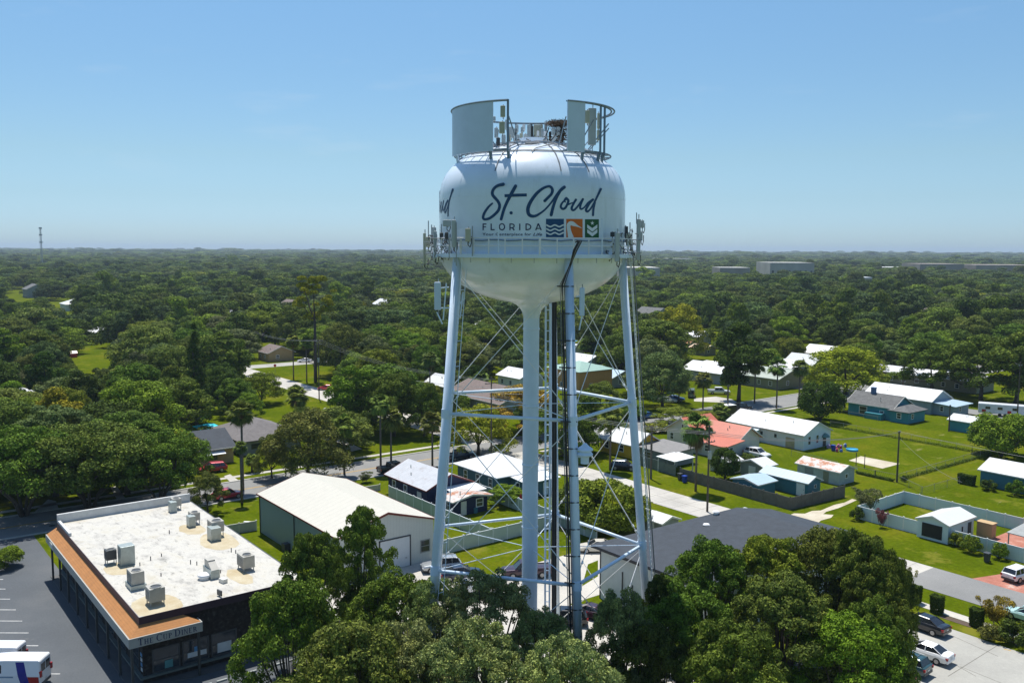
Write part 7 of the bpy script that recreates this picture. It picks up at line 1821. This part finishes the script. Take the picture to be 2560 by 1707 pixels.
# a second pass of smaller trees fills what the large crowns left open
X2, Y2 = wedge(118, 345, 6.4); m_ = len(X2); W2 = rs.uniform(5.0, 8.5, m_); H2 = rs.uniform(4.5, 8.0, m_)
ok2 = clear_ok(X2, Y2, W2, H2) & off_foot(X2, Y2)
pl2 = np.concatenate([placed, np.stack([X[ok], Y[ok]], 1)])
for k in np.where(ok2)[0]:
    if np.min(np.hypot(pl2[:, 0] - X2[k], pl2[:, 1] - Y2[k])) < 5.6: ok2[k] = False
X, Y, Wd, Ht, ok = np.concatenate([X, X2]), np.concatenate([Y, Y2]), np.concatenate([Wd, W2]), np.concatenate([Ht, H2]), np.concatenate([ok, ok2])
px_, py_, dd_ = projv(X, Y, Ht * .6); ok &= (px_ > -160) & (px_ < 2720)
idx = np.where(ok)[0]; idx = idx[np.argsort(dd_[idx] / np.sqrt(Wd[idx]))]
NIND = 225
tn = ['green', 'dark', 'olive', 'green', 'grey', 'bright', 'green', 'blue', 'olive', 'yellow', 'green', 'dark', 'bright']
adj = {'green': 'mid green', 'dark': 'dark green', 'olive': 'olive green', 'grey': 'grey green', 'bright': 'fresh green', 'blue': 'bluish green', 'yellow': 'yellow green'}
def patch_noise(x, y): return math.sin(x * .021 + 1.3) * math.cos(y * .017) + math.sin(x * .05 + y * .043)
for q, k in enumerate(idx[:NIND]):
    pn = patch_noise(X[k], Y[k]); t = tn[int((pn * 2.3 + rs.uniform(0, 5.5)) % len(tn))]
    key = 'tall%d' % rs.randint(3) if (rs.rand() < .18) else 'oak%d' % rs.randint(6)
    sz = 'broad' if Wd[k] > 15.5 else ('small' if Wd[k] < 13 else 'rounded')
    zone = 'left of the tower' if px_[k] < 1050 else ('behind the tower' if px_[k] < 1600 else 'right of the tower')
    far = 'near the houses' if dd_[k] < 200 else ('amid the woods' if dd_[k] < 260 else 'deep in the woods')
    if key[0] == 't': sz = 'upright'
    side = '' if px_[k] > 1600 or px_[k] < 1050 else ''
    edge = ' near the ' + ('left edge' if px_[k] < 500 else 'right edge') if (px_[k] < 500 or px_[k] > 2150) else ''
    lab = '%s %s tree %s, %s%s' % (sz, adj[t], far, zone, edge)
    edge = edge
    tree(key, (X[k], Y[k]), Wd[k] * (0.62 if key[0] == 't' else 1), Ht[k] * (1.12 if key[0] == 't' else 1), t, lab, group=lab + 's' if False else 'woodland: ' + lab)
rest = idx[NIND:]
# everything beyond reads as one wood: a single object with instanced crowns
fx, fy, fw, fh = [X[rest]], [Y[rest]], [Wd[rest]], [Ht[rest]]
for d0, d1, sp, sc0, hh in ((345, 800, 11.6, 1.0, 1.0), (800, 1700, 15.5, 1.3, 1.0), (1700, 3600, 26, 2.2, 1.1), (3600, 8500, 48, 4.6, 1.5)):
    a, c = wedge(d0, d1, sp, marg=1.25)
    n = len(a); fx.append(a); fy.append(c); w0 = 9.5 + 15 * rs.rand(n) ** 1.5; fw.append(w0 * sc0); fh.append((w0 * .33 + rs.uniform(3.0, 8.5, n)) * hh * (1 + .35 * (rs.rand(n) < .07)) * (1 + .16 * np.sin(a * .011) * np.cos(c * .009)))
fx, fy, fw, fh = map(np.concatenate, (fx, fy, fw, fh))
okf = clear_ok(fx, fy, fw * .9, fh); okf &= (rs.rand(len(fx)) > .03); okf &= (np.sin(fx * .019 + 2 * np.sin(fy * .006)) * np.cos(fy * .023 + 1.5) < .93)
for a, b_, c, d in FOOT: okf &= ~((fx > a) & (fx < c) & (fy > b_) & (fy < d))
fx, fy, fw, fh = fx[okf], fy[okf], fw[okf], fh[okf]
n = len(fx)
me = bpy.data.meshes.new('woodland'); me.vertices.add(n)
me.vertices.foreach_set('co', np.stack([fx, fy, np.zeros(n)], 1).astype(np.float32).ravel())
at = me.attributes.new('tone', 'FLOAT_COLOR', 'POINT'); tc = np.ones((n, 4), np.float32)
tl = list(TONES[t] for t in ('green', 'dark', 'olive', 'green', 'blue', 'bright', 'dark', 'green', 'olive', 'yellow', 'grey', 'bright'))
pnv = np.sin(fx * .013 + 1.3) * np.cos(fy * .011) + .7 * np.sin(fx * .03 + fy * .023)
ii = ((pnv * 1.9 + rs.uniform(0, 5, n)) % len(tl)).astype(int)
tc[:, :3] = np.array(tl)[ii] * rs.uniform(.65, 1.25, (n, 1)); at.data.foreach_set('color', tc.ravel())
at = me.attributes.new('size', 'FLOAT_VECTOR', 'POINT'); at.data.foreach_set('vector', np.stack([fw / 13.0, fw / 13.0, fh / 11.0], 1).astype(np.float32).ravel())
at = me.attributes.new('turn', 'FLOAT_VECTOR', 'POINT'); at.data.foreach_set('vector', np.stack([np.zeros(n), np.zeros(n), rs.uniform(0, 6.28, n)], 1).astype(np.float32).ravel())
wood = bpy.data.objects.new('woodland', me); COL.objects.link(wood)
tag(wood, 'unbroken wood of green treetops running back to the horizon', 'woodland', kind='stuff')
FOL = foliage('woodland_leaf', use_attr=True, vscale=.12)
ng = bpy.data.node_groups.new('woodland', 'GeometryNodeTree')
ng.interface.new_socket('Geometry', in_out='INPUT', socket_type='NodeSocketGeometry'); ng.interface.new_socket('Geometry', in_out='OUTPUT', socket_type='NodeSocketGeometry')
N_ = ng.nodes; gi = N_.new('NodeGroupInput'); go = N_.new('NodeGroupOutput')
m2p = N_.new('GeometryNodeMeshToPoints'); ng.links.new(gi.outputs[0], m2p.inputs[0])
gti = N_.new('GeometryNodeGeometryToInstance')
# the crowns themselves: three shapes kept as one small library mesh per index
libs = []
for key in ('far0', 'far1', 'far2'):
    lo = bpy.data.objects.new('treetop', PROTO[key][0]); COL.objects.link(lo)
    libs.append(lo)
    # each library crown is itself a tree standing in the wood
for li, lo in enumerate(libs):
    k = int(np.argmin(np.abs(dd_[idx] - 300) + li * 0)) if len(idx) else 0
    p = at_depth((700, 2000, 1250)[li], 700, 420 + 30 * li); lo.location = (p.x, p.y, 0); lo.color = (*TONES['green'], 1)
    tag(lo, ('treetop far back in the wood, left of the tower', 'treetop far back in the wood, right of the tower', 'treetop far back in the wood, behind the tower')[li], 'tree', kind='thing')
    oi = N_.new('GeometryNodeObjectInfo'); oi.transform_space = 'ORIGINAL'; oi.inputs['Object'].default_value = lo
    sm = N_.new('GeometryNodeSetMaterial'); sm.inputs['Material'].default_value = FOL; ng.links.new(oi.outputs['Geometry'], sm.inputs[0]); ng.links.new(sm.outputs[0], gti.inputs[0])
iop = N_.new('GeometryNodeInstanceOnPoints'); ng.links.new(m2p.outputs[0], iop.inputs['Points']); ng.links.new(gti.outputs[0], iop.inputs['Instance'])
iop.inputs['Pick Instance'].default_value = True
rnd = N_.new('FunctionNodeRandomValue'); rnd.data_type = 'INT'; rnd.inputs[4].default_value = 0; rnd.inputs[5].default_value = 2
ng.links.new(rnd.outputs[2], iop.inputs['Instance Index'])
for nm, sk in (('size', 'Scale'), ('turn', 'Rotation')):
    na = N_.new('GeometryNodeInputNamedAttribute'); na.data_type = 'FLOAT_VECTOR'; na.inputs[0].default_value = nm
    ng.links.new(na.outputs[0], iop.inputs[sk])
ng.links.new(iop.outputs[0], go.inputs[0])
wood.modifiers.new('woodland', 'NODES').node_group = ng
print('individual trees', min(NIND, len(idx)), 'wood points', n)

# ================================================================== AIR
b = MB(); HX = 12000.0
P = [c2w(-HX, -60), c2w(HX, -60), c2w(HX, HX), c2w(-HX, HX)]
b.add([(x, y, -1.0) for x, y in P] + [(x, y, 72.0) for x, y in P], [(3, 2, 1, 0), (4, 5, 6, 7), (0, 1, 5, 4), (1, 2, 6, 5), (2, 3, 7, 6), (3, 0, 4, 7)])
hm = bpy.data.materials.new('haze'); hm.use_nodes = True; nt = hm.node_tree
for k in list(nt.nodes): nt.nodes.remove(k)
o_ = nt.nodes.new('ShaderNodeOutputMaterial'); vp = nt.nodes.new('ShaderNodeVolumePrincipled')
vp.inputs['Color'].default_value = (0.62, 0.76, 0.92, 1); vp.inputs['Density'].default_value = 0.000095; vp.inputs['Anisotropy'].default_value = 0.2
nt.links.new(vp.outputs[0], o_.inputs['Volume'])
hz = b.build('haze', hm); hz['kind'] = 'stuff'; hz['label'] = 'thin blue summer haze over the far woods'
